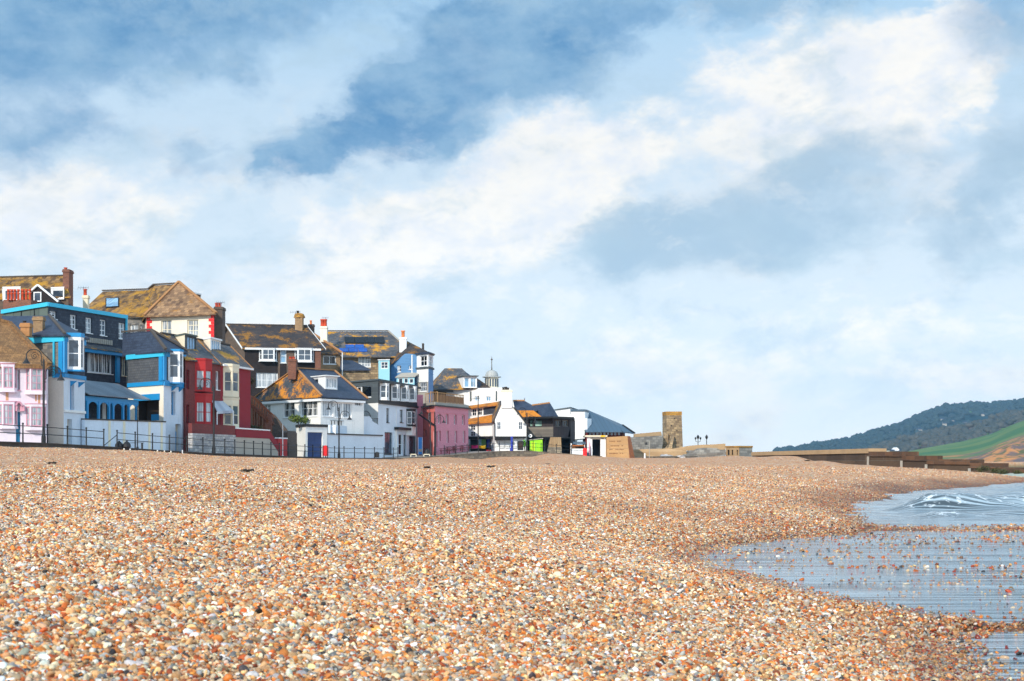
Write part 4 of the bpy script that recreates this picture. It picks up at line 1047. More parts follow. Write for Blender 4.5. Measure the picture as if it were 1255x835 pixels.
h.mb('coping').slab([f2.pt(0, zr_+.752, .1), f2.pt(e0, zr_+.752, .1), f2.pt(e0, zr_+.87, .1), f2.pt(0, zr_+.87, .1)], f2.n.to_3d()*-.56, MT['white'])
h.done()
h = House('boundary_wall', 'short red wall between the retaining wall and the grey pier', 'wall', (-23.5, 146, 2))
f = Face(XY(341, 145), XY(352, 148)); h.mb('wall').slab([f.pt(0, GB), f.pt(f.len, GB), f.pt(f.len, Z(538, 147)), f.pt(0, Z(538, 147))], f.n.to_3d()*-.3, MT['red_paint'])
f.box(h.mb('coping'), -.05, Z(538, 147)+.002, f.len+.05, Z(538, 147)+.12, -.35, .05, MT['white']); h.done()
h = House('stone_pier', 'dark grey rounded stone pier left of the white garage', 'wall', (-23, 150, 2))
f = Face(XY(352.5, 149), XY(364, 151.5)); zt = Z(528, 149)
h.mb('wall').slab([f.pt(0, GB), f.pt(f.len, GB), f.pt(f.len, zt-.25), f.pt(f.len*.85, zt), f.pt(f.len*.15, zt), f.pt(0, zt-.2)], f.n.to_3d()*-.7, MT['brick_dark']); h.done()

# 7 big white house on the hill ---------------------------------------------------------------------------
h = House('hill_house', 'large cream hill house with red corner quoins and mossy brown hipped roof', 'house', (-36, 156, 8))
C = XY(180, 153); R = XY(262.5, 151.0); zt = Z(386, 153); f = Face(C, R); D7 = Vector((-2.6, 8.6)); L = C+D7
C0, R0 = C, R
ff = h.side(C, R, zt, 4, 'cream', [Wn(197.5, 392, 210.5, 416, 2, 2, 'cream_trim', 'glass_net'), Wn(229.5, 392, 243, 412, 2, 3, 'cream_trim', 'glass_net')])
h.side(L, C, zt, 4, 'cream'); B = L+(R-C); mb = h.mb('wall')
for p, q in ((R, B), (B, L)): mb.poly([V3(p, 4), V3(q, 4), V3(q, zt), V3(p, zt)], MT['cream'], ((p+q)/2-(L+R)/2).to_3d())
for (u_, sg) in ((0, 1), (ff.len, -1)):
    for k in range(12):
        w_ = .62 if k % 2 else .36; zq = zt-.25-k*.33
        a_, b2 = sorted((u_, u_+sg*w_)); ff.box(h.mb('quoins'), a_, zq-.3, b2, zq, .003, .06, MT['red'])
ap = P(219, 346, 157); Lo, Co, Ro = P(178, 386.5, 152.6), None, None
Co = P(176.5, 387.5, 152.4); Ro = P(265, 384.5, 150.4); nb = D7.to_3d()*1.06; Bo = Ro+nb; Lo = Co+nb; r2 = ap+D7.to_3d()*.2
for pl, m_ in (([Co, Ro, ap], 'tile_brown'), ([Ro, Bo, r2, ap], 'tile_brown'), ([Bo, Lo, r2], 'tile_gold'), ([Lo, Co, ap, r2], 'tile_gold')): h.roof([pl], m_)
mb = h.mb('ridge_tiles')
for a_, b2 in ((Co, ap), (Ro, ap)): mb.bar(a_+up, b2+up, .3, MT['ridge_tan'], .12)
# wing to the left
C = XY(98, 162); R = XY(181, 157.5); zw = Z(388, 160); f = Face(C, R); L = C-f.n*9
fw_ = h.side(C, R, zw, 4, 'stonewall', [Wn(159, 398, 169, 409, 2, 1, 'white', 'glass_net'), Wn(171.5, 398, 174, 409, 1, 2, 'white', 'glass')])
h.side(L, C, zw, 4, 'stonewall')
h.band(fw_, zw-.35, zw, .2, 'white', 'fascia')
ra, rb, rc, rd = P(126, 357.5, 168), P(182, 355.5, 163.5), P(189, 350, 162.5), P(216, 348.5, 160.5)
e0, e1 = P(93, 388, 162.6), P(182, 387, 156.6)
h.roof([[e0, e1, rb, ra]], 'tile_gold'); h.roof([[e1, P(200, 372, 157.6), rd, rc, rb]], 'tile_gold')
e2 = e0+Vector((-1, 9, 0)); h.roof([[e0, ra, e2]], 'tile_gold'); h.roof([[e2, ra, rb, rc, rd, rd+Vector((1, 8, -3.5)), e1+Vector((0, 10, 0))]], 'tile_brown') if False else None
bkk = [e2, ra, rb, e1+Vector((1, 10, 0))]; h.roof([bkk], 'tile_brown')
mb.bar(ra+up, rb+up, .3, MT['ridge'], .14); mb.bar(rb+up, rc+up, .3, MT['ridge'], .14); mb.bar(rc+up, rd+up, .3, MT['ridge'], .14)
# roof light lying on the slope
nrm = (e1-e0).cross(rb-e0).normalized(); nrm = nrm if nrm.z > 0 else -nrm
def onplane(px, py, p0, n_, off):
    r = Vector(((px-CX)/F, 1, -(py-HZ)/F)); o_ = Vector((0, 0, CH)); tt = (p0-o_).dot(n_)/r.dot(n_); return o_+r*tt+n_*off
def panel(hh_, quad, p0, n_, mat, part, th=.08, frame=None, off=.02):
    q = [onplane(x, y, p0, n_, off) for x, y in quad]
    if frame:
        c_ = sum(q, Vector())/4; fq = [c_+(v-c_)*1.18 for v in q]; b_ = MB(); b_.slab(fq, n_*th, MT[frame]); fo = hh_.sep(b_, part)
        b3 = MB(); b3.slab([v+n_*(th+.002) for v in q], n_*.02, MT[mat]); hh_.sub(b3, 'pane', fo); return fo
    b_ = MB(); b_.slab(q, n_*th, MT[mat]); return hh_.sep(b_, part)
panel(h, [(131, 377), (145, 376), (145, 366.5), (131, 367)], e0, nrm, 'glass_sky', 'roof_window', frame='dark')
h.dormer(XY(234, 161), XY(238, 158), XY(246, 159.5), 360, 372, 'brownhung', 'brownhung', [], 'white')
h.done()
h = House('chimney_stack', 'tall dark brick chimney stack with two red pots right of the cream hill house', 'chimney', (-31.5, 152, 6))
h.chimney(262.5, 272.5, 376, 450, 152.5, 'brick_dark', [(265.5, 5.5, .2), (269.5, 5.5, .2)], 'pot', deep=1.6); h.aerial(270.5, 376, 153, 6, .8); h.done()
h = House('chimney_stack', 'short cream chimney with one red pot between the slate building and the mossy roof', 'chimney', (-45, 150, 6))
h.chimney(101.5, 107.5, 362, 400, 150, 'cream_trim', [(104.5, 8, .2)], 'pot', deep=.6); h.aerial(102.5, 362, 150.3, 10, 1.0); h.done()

# 8 gold roofed house, top left ------------------------------------------------------------------------------
h = House('gabled_house', 'house at top left with golden mossy roof, white dormers and a white-edged dark gable', 'house', (-50, 146, 8))
C = XY(-40, 146); R = XY(84, 144); zt = Z(366, 145); f = Face(C, R); L = C+Vector((-4.2, 8.4))
h.shell(L, C, R, zt, 5, 'brownhung')
h.gable(zt, Z(342, 149.5)-zt, 'tile_gold', .2, 'brownhung', None)
h.dormer(XY(2, 148), XY(3.5, 144.5), XY(25, 144.2), 353, 369, 'white', 'white', [Wn(5, 355, 24, 368, 2, 1, 'white', 'glass', False)], 'white', .1, .05)
h.dormer(XY(62, 148), XY(62.5, 144.2), XY(78.5, 143.8), 353.5, 367.5, 'white', 'white', [Wn(63.5, 355, 78, 366, 1, 1, 'white', 'glass', False)], 'white', .1, .05)
f = Face(XY(36, 143.2), XY(72, 142.8))
h.mb('gable').slab([f.pt(*f.hit(38, 359)), f.pt(*f.hit(47, 351)), f.pt(*f.hit(72, 371)), f.pt(*f.hit(72, 384)), f.pt(*f.hit(38, 384))], f.n.to_3d()*-3, MT['darkhung'])
for a_, b2 in (((36.5, 358.5), (47, 349.5)), ((47, 349.5), (72, 370))):
    p = f.pt(*f.hit(*a_), .1); q = f.pt(*f.hit(*b2), .1); h.nb('bargeboard').bar(p, q, .25, MT['white'], .16)
u0, z0, u1, z1 = f.rect(41.5, 358, 51, 370); wb = MB(); pb = MB(); windowmesh(wb, pb, f, (u0, z0, u1, z1), 1, 1, MT['white'], MT['glass'], .02, None, False, .06); wd = h.sep(wb, 'window'); h.sub(pb, 'pane', wd)
h.chimney(77, 84.5, 330, 375, 145.5, 'red_brick' if False else 'brick', [(80.5, 3, .2)], 'pot', deep=1.4)
mbx = MB(); a_ = XY(4, 141); b2 = XY(38, 140); q_ = Face(a_, b2); mbx.slab([q_.pt(0, 8), q_.pt(q_.len, 8), q_.pt(q_.len, Z(367.5, 140)), q_.pt(0, Z(367.5, 141))], q_.n.to_3d()*-1, MT['brick'])
ch = h.sep(mbx, 'chimney', label='long low orange brick chimney carrying a row of red pots')
for px in (8.5, 12.5, 16.5, 21, 26, 30.5, 35):
    pb = MB(); p = P(px, 368, 140.2); pb.lathe((p.x, p.y+.4, p.z+.02), [(.15, 0), (.12, .15), (.11, .6), (.15, .65), (.15, .75), (.08, .77), (.08, .85), (.14, .88), (.15, 1.1)], MT['pot'], 10); h.sub(pb, 'chimney_pot', ch, True)
h.done()

# 9 dark gabled house behind the bungalow ------------------------------------------------------------------
h = House('dark_house', 'dark slate-hung house with white bay windows and a mossy gabled roof, behind the white bungalow', 'house', (-30, 190, 6))
C = XY(300, 187); R = XY(393, 189); zt = Z(426, 187); f = Face(C, R); L = C+Vector((-6.2, 11))
items = [Wn(314, 457, 340.5, 475, 4, 2, 'white', 'glass_net'), Wn(343.5, 427.5, 351, 445, 1, 2, 'white', 'glass_sky')]
fl, ff = h.shell(L, C, R, zt, 3, 'darkhung', matL='brownhung', front=items)
h.gable(zt, Z(399, 192.5)-zt, 'tile_dark', .5, 'brownhung', 'white')
h.band(ff, zt-.3, zt-.05, .5, 'white', 'gutter')
u0, z0, u1, z1 = ff.rect(340.5, 429, 352.5, 470); 
ff.box(h.nb('render_panel'), u0, z0, ff.hit(343.2, 440)[0], z1, .003, .06, MT['brownhung']); ff.box(h.nb('render_panel'), ff.hit(351.3, 440)[0], z0, ff.hit(360, 440)[0], z1, .003, .06, MT['brownhung'])
u0, z0, u1, z1 = ff.rect(386, 428, 393, 475); ff.box(h.nb('brick_pier'), u0, z0, u1, z1, .003, .3, MT['brick'])
h.bay(ff, 317.5, 336.5, 427, 442, .7, .35, 428, 441, 'white', 'white', 'glass', 'white', cols=2, rows=2, cap=.05)
h.bay(ff, 361, 382, 427, 443, .7, .35, 428, 442, 'white', 'white', 'glass', 'white', cols=2, rows=2, cap=.05)
h.chimney(361.5, 370.5, 384.5, 412, 193, 'brick_tan', [(365, 4, .2)], 'pot_dark', deep=1.3, capmat='ruingold')
mb = MB(); p = P(365.9, 389, 192.8); mb.lathe((p.x, p.y+.8, p.z), [(.8, 0), (.75, .2), (.55, .55), (.3, .62)], MT['ruingold'], 8); 
h.sep(mb, 'chimney_cap')
h.aerial(362.5, 386, 193.6, 4, 1.3); h.chimney(378, 384.5, 397.5, 418, 196, 'brick_dark', [(381, 5, .18)], 'pot_orange', deep=.8)
h.done()

# 10 white bungalow with the orange roof --------------------------------------------------------------------
h = House('bungalow', 'white bungalow with bright orange lichen on its hipped slate roof, behind the blue garage door', 'house', (-24, 168, 3))
L = XY(313, 176); C = XY(393, 165); R = XY(446, 171.6); zt = Z(488.5, 165)
Wc = lambda a, b_, c, d, n=2: Wn(a, b_, c, d, n, 2, 'white', 'glass_curtain')
fl, ff = h.shell(L, C, R, zt, GB, 'render_white', left=[Wc(321.5, 495.5, 331.5, 505), Wc(347, 493, 361, 512), Wc(368, 491, 389, 510.5, 3)],
                 front=[Wn(395.5, 491, 408.5, 510.5, 4, 1, 'white', 'glass_net'), Wn(411, 494, 419, 512, 3, 1, 'white', 'glass_net'), Wn(421, 494, 431, 512, 3, 1, 'white', 'glass_net'), Wn(435, 493, 443, 498, 3, 1, 'white', 'glass_dark', False)])
h.band(fl, zt-.3, zt-.02, .25, 'white', 'gutter', ext=.25); h.band(ff, zt-.3, zt-.024, .25, 'white', 'gutter')
ap = P(363, 452, 171.5); r2 = P(410, 455, 178)
Lo, Co, Ro = P(308, 491, 177), P(394, 486, 164.5), P(451, 489.5, 172); Bo = Lo+(Ro-Co)
for pl, m_ in (([Lo, Co, ap], 'slate_orange'), ([Co, Ro, r2, ap], 'slate'), ([Ro, Bo, r2], 'slate'), ([Bo, Lo, ap, r2], 'slate')): h.roof([pl], m_)
mb = h.mb('ridge_tiles')
for a_, b2 in ((Lo, ap), (Co, ap), (Ro, r2), (ap, r2)): mb.bar(a_+up, b2+up, .26, MT['ridge_tan'], .1)
h.chimney(353, 362.5, 440, 465, 170, 'brick', [(356, 3, .2), (360, 3, .2)], 'pot', deep=1.2)
h.dormer(XY(375, 172), XY(399, 168), XY(413.5, 169.8), 461, 477, 'white', 'white', [dict(Wn(382, 464, 390, 472, 1, 1, 'white', 'glass_dark'), side='l'), Wn(400, 464, 413, 476, 4, 1, 'white', 'glass_net')], 'white', .12, .3)
h.done()
h = House('garage', 'white flat-roofed garage with a navy blue door below the bungalow', 'garage', (-22, 160, 1.8))
L = XY(363, 162.5); C = XY(374.5, 158.5); R = XY(401, 161.5); zt = Z(523, 158.5)
fl, ff = h.shell(L, C, R, zt, GB, 'render_white', front=[dict(k='d', r=(377, 530, 395.5, 562), m='navy')], matL='render_white')
h.mb('roof_slab').prism([p+(p-(L+R)/2)*.05 for p in (L, C, R, L+(R-C))], zt+.002, zt+.3, MT['iron'])
for a_, b2 in ((L, C), (C, R)):
    for k in range(5):
        p = a_.lerp(b2, k/4); 
h.done()
def blobleaf(mb, c, r, n, mat, sz=.12, sq=(1, 1, 1), rnd=random):
    for _ in range(n):
        v = Vector((rnd.gauss(0, 1), rnd.gauss(0, 1), rnd.gauss(0, 1))).normalized()*(rnd.random()**.4)
        p = Vector(c)+Vector((v.x*r*sq[0], v.y*r*sq[1], v.z*r*sq[2])); a_ = Vector((rnd.gauss(0, 1), rnd.gauss(0, 1), rnd.gauss(0, 1))).normalized(); b2 = a_.orthogonal().normalized(); c2 = a_.cross(b2)
        s_ = sz*rnd.uniform(.6, 1.3); mb.poly([p-b2*s_, p+c2*s_*.6, p+b2*s_, p-c2*s_*.6], mat)
def plant(name, label, px, py, d, r, n, leaf, sq=(1, 1, .7), group=None, sz=.12, stem=.5, cat='bush'):
    p = P(px, py, d); h = House(name, label, cat, (p.x, p.y, p.z-r*sq[2]), group)
    mb = h.mb('foliage')
    for k in range(5):
        o = Vector((random.uniform(-.6, .6)*r*sq[0], random.uniform(-.5, .5)*r, random.uniform(-.4, .4)*r*sq[2])); blobleaf(mb, p+o, r*.6, n//5, MT[leaf], sz, sq)
    for k in range(4): h.mb('stem').tube((p.x, p.y, p.z-r*sq[2]-stem), p+Vector((random.uniform(-.5, .5)*r, random.uniform(-.5, .5)*r, r*.2*sq[2])), .05, .02, MT['darkbrown'], 5)
    h.done()
plant('bush', 'round green and yellow bush on the flat roof of the garage', 367, 515, 159.6, 1.0, 700, 'leaf', (1.1, 1, .7), stem=.2)
plant('bush', 'straggly brown bush beside the dark house, above the maroon roof', 305, 467, 170, 1.0, 500, 'leaf_brown', (1, 1, .9), stem=5)
plant('bush', 'low dark hedge at the foot of the cream bay, on top of the red-banded wall', 303, 524, 139, .8, 500, 'leaf_dark', (1.7, .8, .35), stem=.6)

# white sea-front terrace wall with stepped gable -----------------------------------------------------------
h = House('terrace_wall', 'white terrace wall with stepped top and small curved railing in front of the bungalow', 'wall', (-18, 168, 1.8))
f = Face(XY(402, 161.8), XY(468.5, 173.5)); zt = Z(532.5, 161.8)
h.mb('lower_wall').slab([f.pt(0, GB), f.pt(f.len, GB), f.pt(f.len, zt), f.pt(0, zt)], f.n.to_3d()*-1.6, MT['render_white_shade'])
f.box(h.mb('dark_ledge'), 0, zt+.003, f.len, zt+.14, -1.6, .12, MT['iron'])
fb_ = Face((f.a-f.n*1.65), (f.b-f.n*1.65))
outline = [(405, 532), (405, 521), (434, 523), (436, 521), (438, 521), (438, 518.5), (440.5, 518.5), (440.5, 516), (443, 516), (443, 513), (446, 513), (446, 510.5), (453, 510.5), (455, 513), (456, 513), (456, 516), (464, 521), (464, 533)]
h.fpoly(fb_, outline, 'render_white_shade', 'upper_wall', .3)
for px, y0, y1 in [(x, 515.5+(x-405)*.02, 521.5) for x in range(407, 434, 4)]: 
    u0, z0, u1, z1 = fb_.rect(px, y0, px+.6, y1); fb_.box(h.mb('railing'), u0, z0, u1, z1, -.15, -.1, MT['iron'])
a_ = fb_.pt(*fb_.hit(406, 515.5), -.12); b2 = fb_.pt(*fb_.hit(434, 516.5), -.12); h.mb('railing').bar(a_, b2, .05, MT['iron'])
arc = [fb_.pt(*fb_.hit(443.5+12*k/10, 511-7*math.sin(math.pi*k/10)**.6), -.12) for k in range(11)]; h.mb('railing').path(arc, .035, MT['iron'], 5)
for k in range(1, 10): h.mb('railing').bar(arc[k], (arc[k].x, arc[k].y, Z(511, arc[k].y)), .03, MT['iron'])
for k in range(5):
    p = fb_.pt(*fb_.hit(457+k*1.7, 513), -.12); h.mb('railing').bar(p, (p.x, p.y, Z(521, p.y)), .035, MT['iron'])
h.mb('railing').bar(fb_.pt(*fb_.hit(456, 513), -.12), fb_.pt(*fb_.hit(464.5, 513), -.12), .05, MT['iron'])
h.done()
h = House('low_pillar', 'small white square pillar standing on the terrace ledge', 'pillar', (-20.8, 161.5, 4.5))
p = P(409.5, 532, 163); h.mb('shaft').prism([(p.x-.17, p.y), (p.x+.17, p.y), (p.x+.17, p.y+.34), (p.x-.17, p.y+.34)], p.z-.05, Z(523, 163), MT['white']); h.mb('cap').lathe((p.x, p.y+.17, Z(523, 163)), [(.26, 0), (.24, .08), (.06, .22)], MT['white'], 4); h.done()

# 11 grey box over white shop --------------------------------------------------------------------------------
h = House('corner_shop', 'grey flat-roofed upper storey with white bays above a white corner shopfront', 'building', (-17, 182, 1.8))
L = XY(414, 184); C = XY(463.5, 176.3); R = XY(511.5, 192); zt = Z(466.5, 176.3); zm = Z(494, 176.3)
fl = h.side(L, C, zt, zm, 'greybox', [Wn(436.5, 473.5, 455, 487.5, 1, 1, 'white', 'glass_dark')]); ff = h.side(C, R, zt, zm, 'black')
u0, z0, u1, z1 = fl.rect(436.5, 473.5, 442.5, 487.5); fl.box(h.nb('casement'), u0, z0, u1, z1, -.19, -.1, MT['white']); 
for (y0, y1) in ((475, 479.5), (482, 486.5)): u0, z0, u1, z1 = fl.rect(438, y0, 441.5, y1); fl.box(h.nb('casement'), u0, z0, u1, z1, -.1, -.09, MT['glass_dark'])
fl2 = h.side(L, C, zm, GB, 'render_white')
ff2 = h.side(C, R, zm, GB, 'render_white_shade', [Wn(473.5, 500.5, 477, 518, 1, 2, 'black', 'glass'), Wn(490, 502.5, 494, 518, 1, 2, 'black', 'glass'),
    Wn(471.5, 530, 481, 557, 2, 1, 'iron', 'glass'), Wn(488.5, 532, 493.5, 558, 1, 2, 'white', 'glass_dark'), Wn(494.5, 533, 498, 558, 1, 1, 'iron', 'glass'), Wn(501.5, 535, 510, 556, 1, 1, 'iron', 'glass')])
B = L+(R-C); mb = h.mb('wall')
for p, q in ((R, B), (B, L)): mb.poly([V3(p, GB), V3(q, GB), V3(q, zt), V3(p, zt)], MT['render_white'], ((p+q)/2-(L+R)/2).to_3d())
h.mb('flat_roof').prism([p+(p-(L+R)/2)*.02 for p in (L, C, R, B)], zt+.002, zt+.22, MT['greybox'])
h.band(ff, zt-.28, zt+.0, .5, 'iron', 'eaves'); h.band(ff2, zm-.06, zm+.16, .2, 'iron', 'string_course')
for a_, b_ in ((465.5, 477), (479.5, 489.5), (491, 499), (501, 506)):
    h.bay(ff, a_, b_, 470+(a_-465)*.09, 489+(a_-465)*.06, .8, .35, 471.5+(a_-465)*.09, 487.5+(a_-465)*.06, 'white', 'white', 'glass', 'white', cap=.06)
h.bay(ff2, 498, 509.5, 502, 521.5, .75, .3, 504, 520, 'black', 'white', 'glass', 'iron', 'black', cap=.1)
h.bay(ff2, 498, 509.5, 522.2, 532.5, .7, .3, 524, 531, 'render_white', 'render_white', 'theatre' if False else 'white', 'white', cap=.05)
u0, z0, u1, z1 = ff2.rect(483, 525, 499, 527); ff2.box(h.mb('door_canopy'), u0, z0, u1, z1+.1, .003, .6, MT['iron'])
u0, z0, u1, z1 = ff2.rect(483, 528, 485, 558); ff2.box(h.nb('pilaster'), u0, GB, u1, z1, .003, .2, MT['render_white'])
u = ff2.hit(485, 510)[0]; ff2.box(h.nb('downpipe'), u-.05, GB+2, u+.05, zm-.3, .003, .12, MT['white'])
h.done()
def fallback_walls(h, mat):
    B = h.L+(h.R-h.C)
# 12 stone house with solar panels --------------------------------------------------------------------------
h = House('stone_house', 'stone house with solar panels and roof windows on a golden mossy slate roof', 'house', (-24, 208, 6))
C = XY(418, 205); R = XY(492, 206); zt = Z(436, 205); f = Face(C, R); L = C+Vector((-4, 12))
fl, ff = h.shell(L, C, R, zt, 3, 'ruinstone', front=[Wn(439, 436.8, 454.5, 450, 4, 3, 'white', 'glass_net')])
e0, e1, ra, rb, = P(404, 437, 204.5), P(486, 437, 204.5), P(401, 406.5, 212), P(476, 406.5, 212); rc = P(500, 428, 206)
h.roof([[e0, e1, rc, rb, ra]], 'slate_lichen'); bk = Vector((0, 7.5, -3.5)); h.roof([[ra, rb, rb+bk, ra+bk]], 'slate_lichen')
h.mb('ridge_tiles').bar(ra+up, rb+up, .3, MT['ridge'], .14); h.mb('ridge_tiles').bar(rb+up, rc+up, .2, MT['coping'], .14)
nrm = (e1-e0).cross(rb-e0).normalized(); nrm = nrm if nrm.z > 0 else -nrm
for x in (424, 435.8, 448, 460): panel(h, [(x, 421), (x+10.5, 421), (x+9.5, 414.5), (x-1, 414.5)], e0, nrm, 'glass_dark', 'roof_window', .12, frame='iron')
for x, y in ((424, 427.3), (435.5, 427.3), (416.5, 431.7), (428, 431.7), (439.5, 431.7)): panel(h, [(x, y), (x+10.8, y), (x+10.1, y-4), (x-.7, y-4)], e0, nrm, 'solar', 'solar_panel', .1)
h.chimney(392.5, 400.5, 400, 440, 204, 'cream', [(395, 9, .3), (398.5, 9, .3)], 'pot', deep=1.1)
h.aerial(398.8, 400, 204.6, 11, .8); h.chimney(489.5, 498, 413.5, 432, 204, 'white', [(494, 8.5, .28)], 'pot_orange', deep=1.0)
h.done()
h = House('stone_outhouse', 'low rough stone outhouse with a small slate lean-to roof, under the solar panels', 'outhouse', (-23, 200, 6))
C = XY(418, 198); R = XY(453, 199); f = Face(C, R); L = C+Vector((-1, 4)); zt = Z(453, 198)
h.shell(L, C, R, zt, 3, 'ruinstone'); h.roof([[P(416.5, 453.5, 197.6), P(454.5, 453, 198.6), P(432, 442, 203.5), P(418, 441, 203)]], 'slate')
u = f.hit(419, 450)[0]; h.nb('downpipe').tube(P(419.5, 432, 197.4), P(419.5, 466, 197.4), .07, .07, MT['white'])
h.done()
h = House('brown_cottage', 'small brown cottage with a wide white window between the dark house and the stone house', 'house', (-26, 200, 6))
C = XY(392, 199); R = XY(417, 200); zt = Z(432, 199); f = Face(C, R); L = C+Vector((-6, 9))
fl, ff = h.shell(L, C, R, zt, 3, 'brick_tan', front=[Wn(396, 436, 412, 446.5, 2, 1, 'white', 'glass')])
h.roof([[P(390, 433.5, 198.6), P(419.5, 433.5, 199.6), P(384, 410, 207), P(366, 410, 206)]], 'tile_dark')
h.mb('bargeboard').bar(P(419.8, 432.5, 199.4), P(384.5, 409, 206.8), .25, MT['ridge_tan'], .2); h.done()

# 13 blue boarded house ---------------------------------------------------------------------------------------
h = House('blue_house', 'light blue boarded house with white corner bay, above the grey flat-roofed shop', 'house', (-18, 204, 6))
C = XY(478, 204); R = XY(511, 201); f = Face(C, R); zt = Z(434, 202.5); zl = Z(447.5, 204)
fr = h.side(C, R, zl, 3, 'bluewall', [Wn(486.5, 448, 491.5, 456, 1, 2, 'white', 'glass', True), Wn(501, 448, 506, 453, 1, 1, 'white', 'glass', True)])
h.fpoly(fr, [(478, 447.6), (511, 446), (511, 433.5), (497, 433.5)], 'bluewall', 'gable', .3)
L = C+Vector((-3, 10)); B = R+Vector((-3, 10)); mb = h.mb('wall')
for p, q in ((L, C), (R, B), (B, L)): mb.poly([V3(p, 3), V3(q, 3), V3(q, zl), V3(p, zl)], MT['bluewall'], ((p+q)/2-(L+R)/2).to_3d())
u = fr.hit(505.5, 440)[0]; fr.box(h.nb('downpipe'), u-.08, 8, u+.08, zt-.2, .01, .14, MT['white'])
for w_ in ((487, 444, 491, 449),): pass
bx = Vector((-3, 10, 0)); a1, a2, a3, a4 = P(475, 449, 203.5), P(496.5, 432.5, 202.5), P(512, 432.5, 200.6), P(498, 417.5, 207)
h.roof([[a2, a3, a4]], 'tile_dark'); h.roof([[a1, a2, a4, P(478, 434, 209)]], 'tile_dark'); h.roof([[a3, P(533, 434, 199), P(524, 431, 206), a4]], 'tile_dark')
L2, C2, R2 = XY(510.8, 200.8), XY(525, 198.6), XY(531, 202); za, zb_, zc, zd = Z(434, 198.6), Z(450.5, 198.6), Z(468, 198.6), 3
h.side(L2, C2, za, zb_, 'white', [Wn(514.5, 436, 523, 449, 2, 2, 'white', 'glass')]); h.side(C2, R2, za, zb_, 'white', [Wn(526, 436, 530.5, 449, 1, 2, 'white', 'glass')])
h.side(L2, C2, zb_, zc, 'render_white'); h.side(C2, R2, zb_, zc, 'bluewall')
h.side(L2, C2, zc, 3, 'coping', [Wn(513.5, 468.5, 523, 480, 4, 2, 'white', 'glass')]); h.side(C2, R2, zc, 3, 'bluewall')
for a_, b2 in ((L2, C2), (C2, R2)):
    q = Face(a_, b2); q.box(h.mb('string_course'), -.1, zb_-.12, q.len+.1, zb_+.12, .003, .15, MT['greybox'])
cc = (L2+R2)/2; h.mb('bay_roof').prism([cc+(p-cc)*1.15 for p in (L2, C2, R2, L2+(R2-C2))], za+.002, za+.3, MT['slate'])
h.mb('wall').poly([V3(p, 3.1) for p in (L2, C2, R2)], MT['white'])
h.nb('flue').tube(P(518.5, 431, 203), P(518.5, 421, 203), .16, .16, MT['pot_dark'])
# white glazed lean-to below and the pale bay at the left
h.bay(fr, 464.5, 477, 441, 466, .8, .3, 443, 452, 'paleblue', 'paleblue', 'glass', 'paleblue', cols=2, rows=2) if False else None
q = Face(XY(464, 201.8), XY(477.5, 201.2)); zq0, zq1 = Z(466, 201.5), Z(441.5, 201.5)
bb = MB(); hh_ = [q.rect(466.5, 443.5, 475.5, 452)]; gridwall(bb, q, 0, q.len, 6, zq1, hh_, MT['paleblue'], .12); wb = MB(); windowmesh(wb, wb, q, hh_[0], 2, 2, MT['white'], MT['glass'], -.12, None, False)
q2 = Face(q.b, q.b+Vector((-.3, 2.6))); q3 = Face(q.a, q.a+Vector((-.3, 2.6)))
bb.poly([q2.pt(0, 6), q2.pt(q2.len, 6), q2.pt(q2.len, zq1), q2.pt(0, zq1)], MT['paleblue'], (1, 0, 0)); bb.poly([q3.pt(0, 6), q3.pt(q3.len, 6), q3.pt(q3.len, zq1), q3.pt(0, zq1)], MT['paleblue'], (-1, 0, 0))
bb.slab([q.pt(-.1, zq1, .1), q.pt(q.len+.1, zq1, .1), q2.pt(q2.len, zq1), q3.pt(q3.len, zq1)], (0, 0, .1), MT['white']); o_ = h.sep(bb, 'bay'); h.sub(wb, 'window', o_)
qp = Face(XY(486, 201), XY(508, 199.6)); zz0, zz1 = Z(474, 200), Z(462, 200); hs = [qp.rect(488, 463.5, 493.5, 470), qp.rect(495, 463.5, 500, 470), qp.rect(501.5, 464, 506.5, 470)]
bb = MB(); gridwall(bb, qp, 0, qp.len, zz0-2, zz1, hs, MT['paleblue'], .1); wb = MB()
for h_ in hs: windowmesh(wb, wb, qp, h_, 1, 1, MT['white'], MT['glass'], -.1, None, False)
bb.slab([qp.pt(-.15, zz1, .15), qp.pt(qp.len+.15, zz1, .15), qp.pt(qp.len+.15, zz1+.7, -1.5), qp.pt(-.15, zz1+.7, -1.5)], (0, 0, -.08), MT['coping'])
o_ = h.sep(bb, 'glazed_porch'); h.sub(wb, 'window', o_)
h.done()

# 14 pink building ----------------------------------------------------------------------------------------------
h = House('pink_building', 'pink rendered seafront building with tall slot windows and a timber rail round its flat roof', 'building', (-10, 192, 2))
L = XY(517, 193.5); C = XY(533, 187); R = XY(574, 198.2); zt = Z(496, 187)
fl, ff = h.shell(L, C, R, zt, GB, 'pink', matL='pink_sunlit', left=[Wn(522.5, 505, 528, 516, 1, 2, 'white', 'glass'), Wn(519.5, 527, 522.5, 535, 1, 1, 'iron', 'glass_dark')],
  front=[Wn(x, y, x+w_, y2, 1, 2, 'white', 'glass_dark', True, .1) for (x, w_, y, y2) in ((537, 3.6, 507.5, 519.5), (546.5, 3.4, 508, 520), (556.5, 3.4, 508.5, 520.5), (566.5, 3.4, 509, 521), (537.5, 3, 528, 541), (547.5, 3, 528, 543), (557.5, 3, 528, 543), (567.5, 3, 528, 543))]+[Dr(534.3, 529, 536.3, 548, 'white')], depth=.32)
for q, m_ in ((fl, 'pink_sunlit'), (ff, 'pink')):
    h.band(q, zt-.02, zt+.35, .05, 'coping', 'parapet'); h.band(q, zt-.2, zt-.03, .35, 'iron', 'cornice'); h.band(q, zt-1.0, zt-.9, .06, m_, 'string_course')
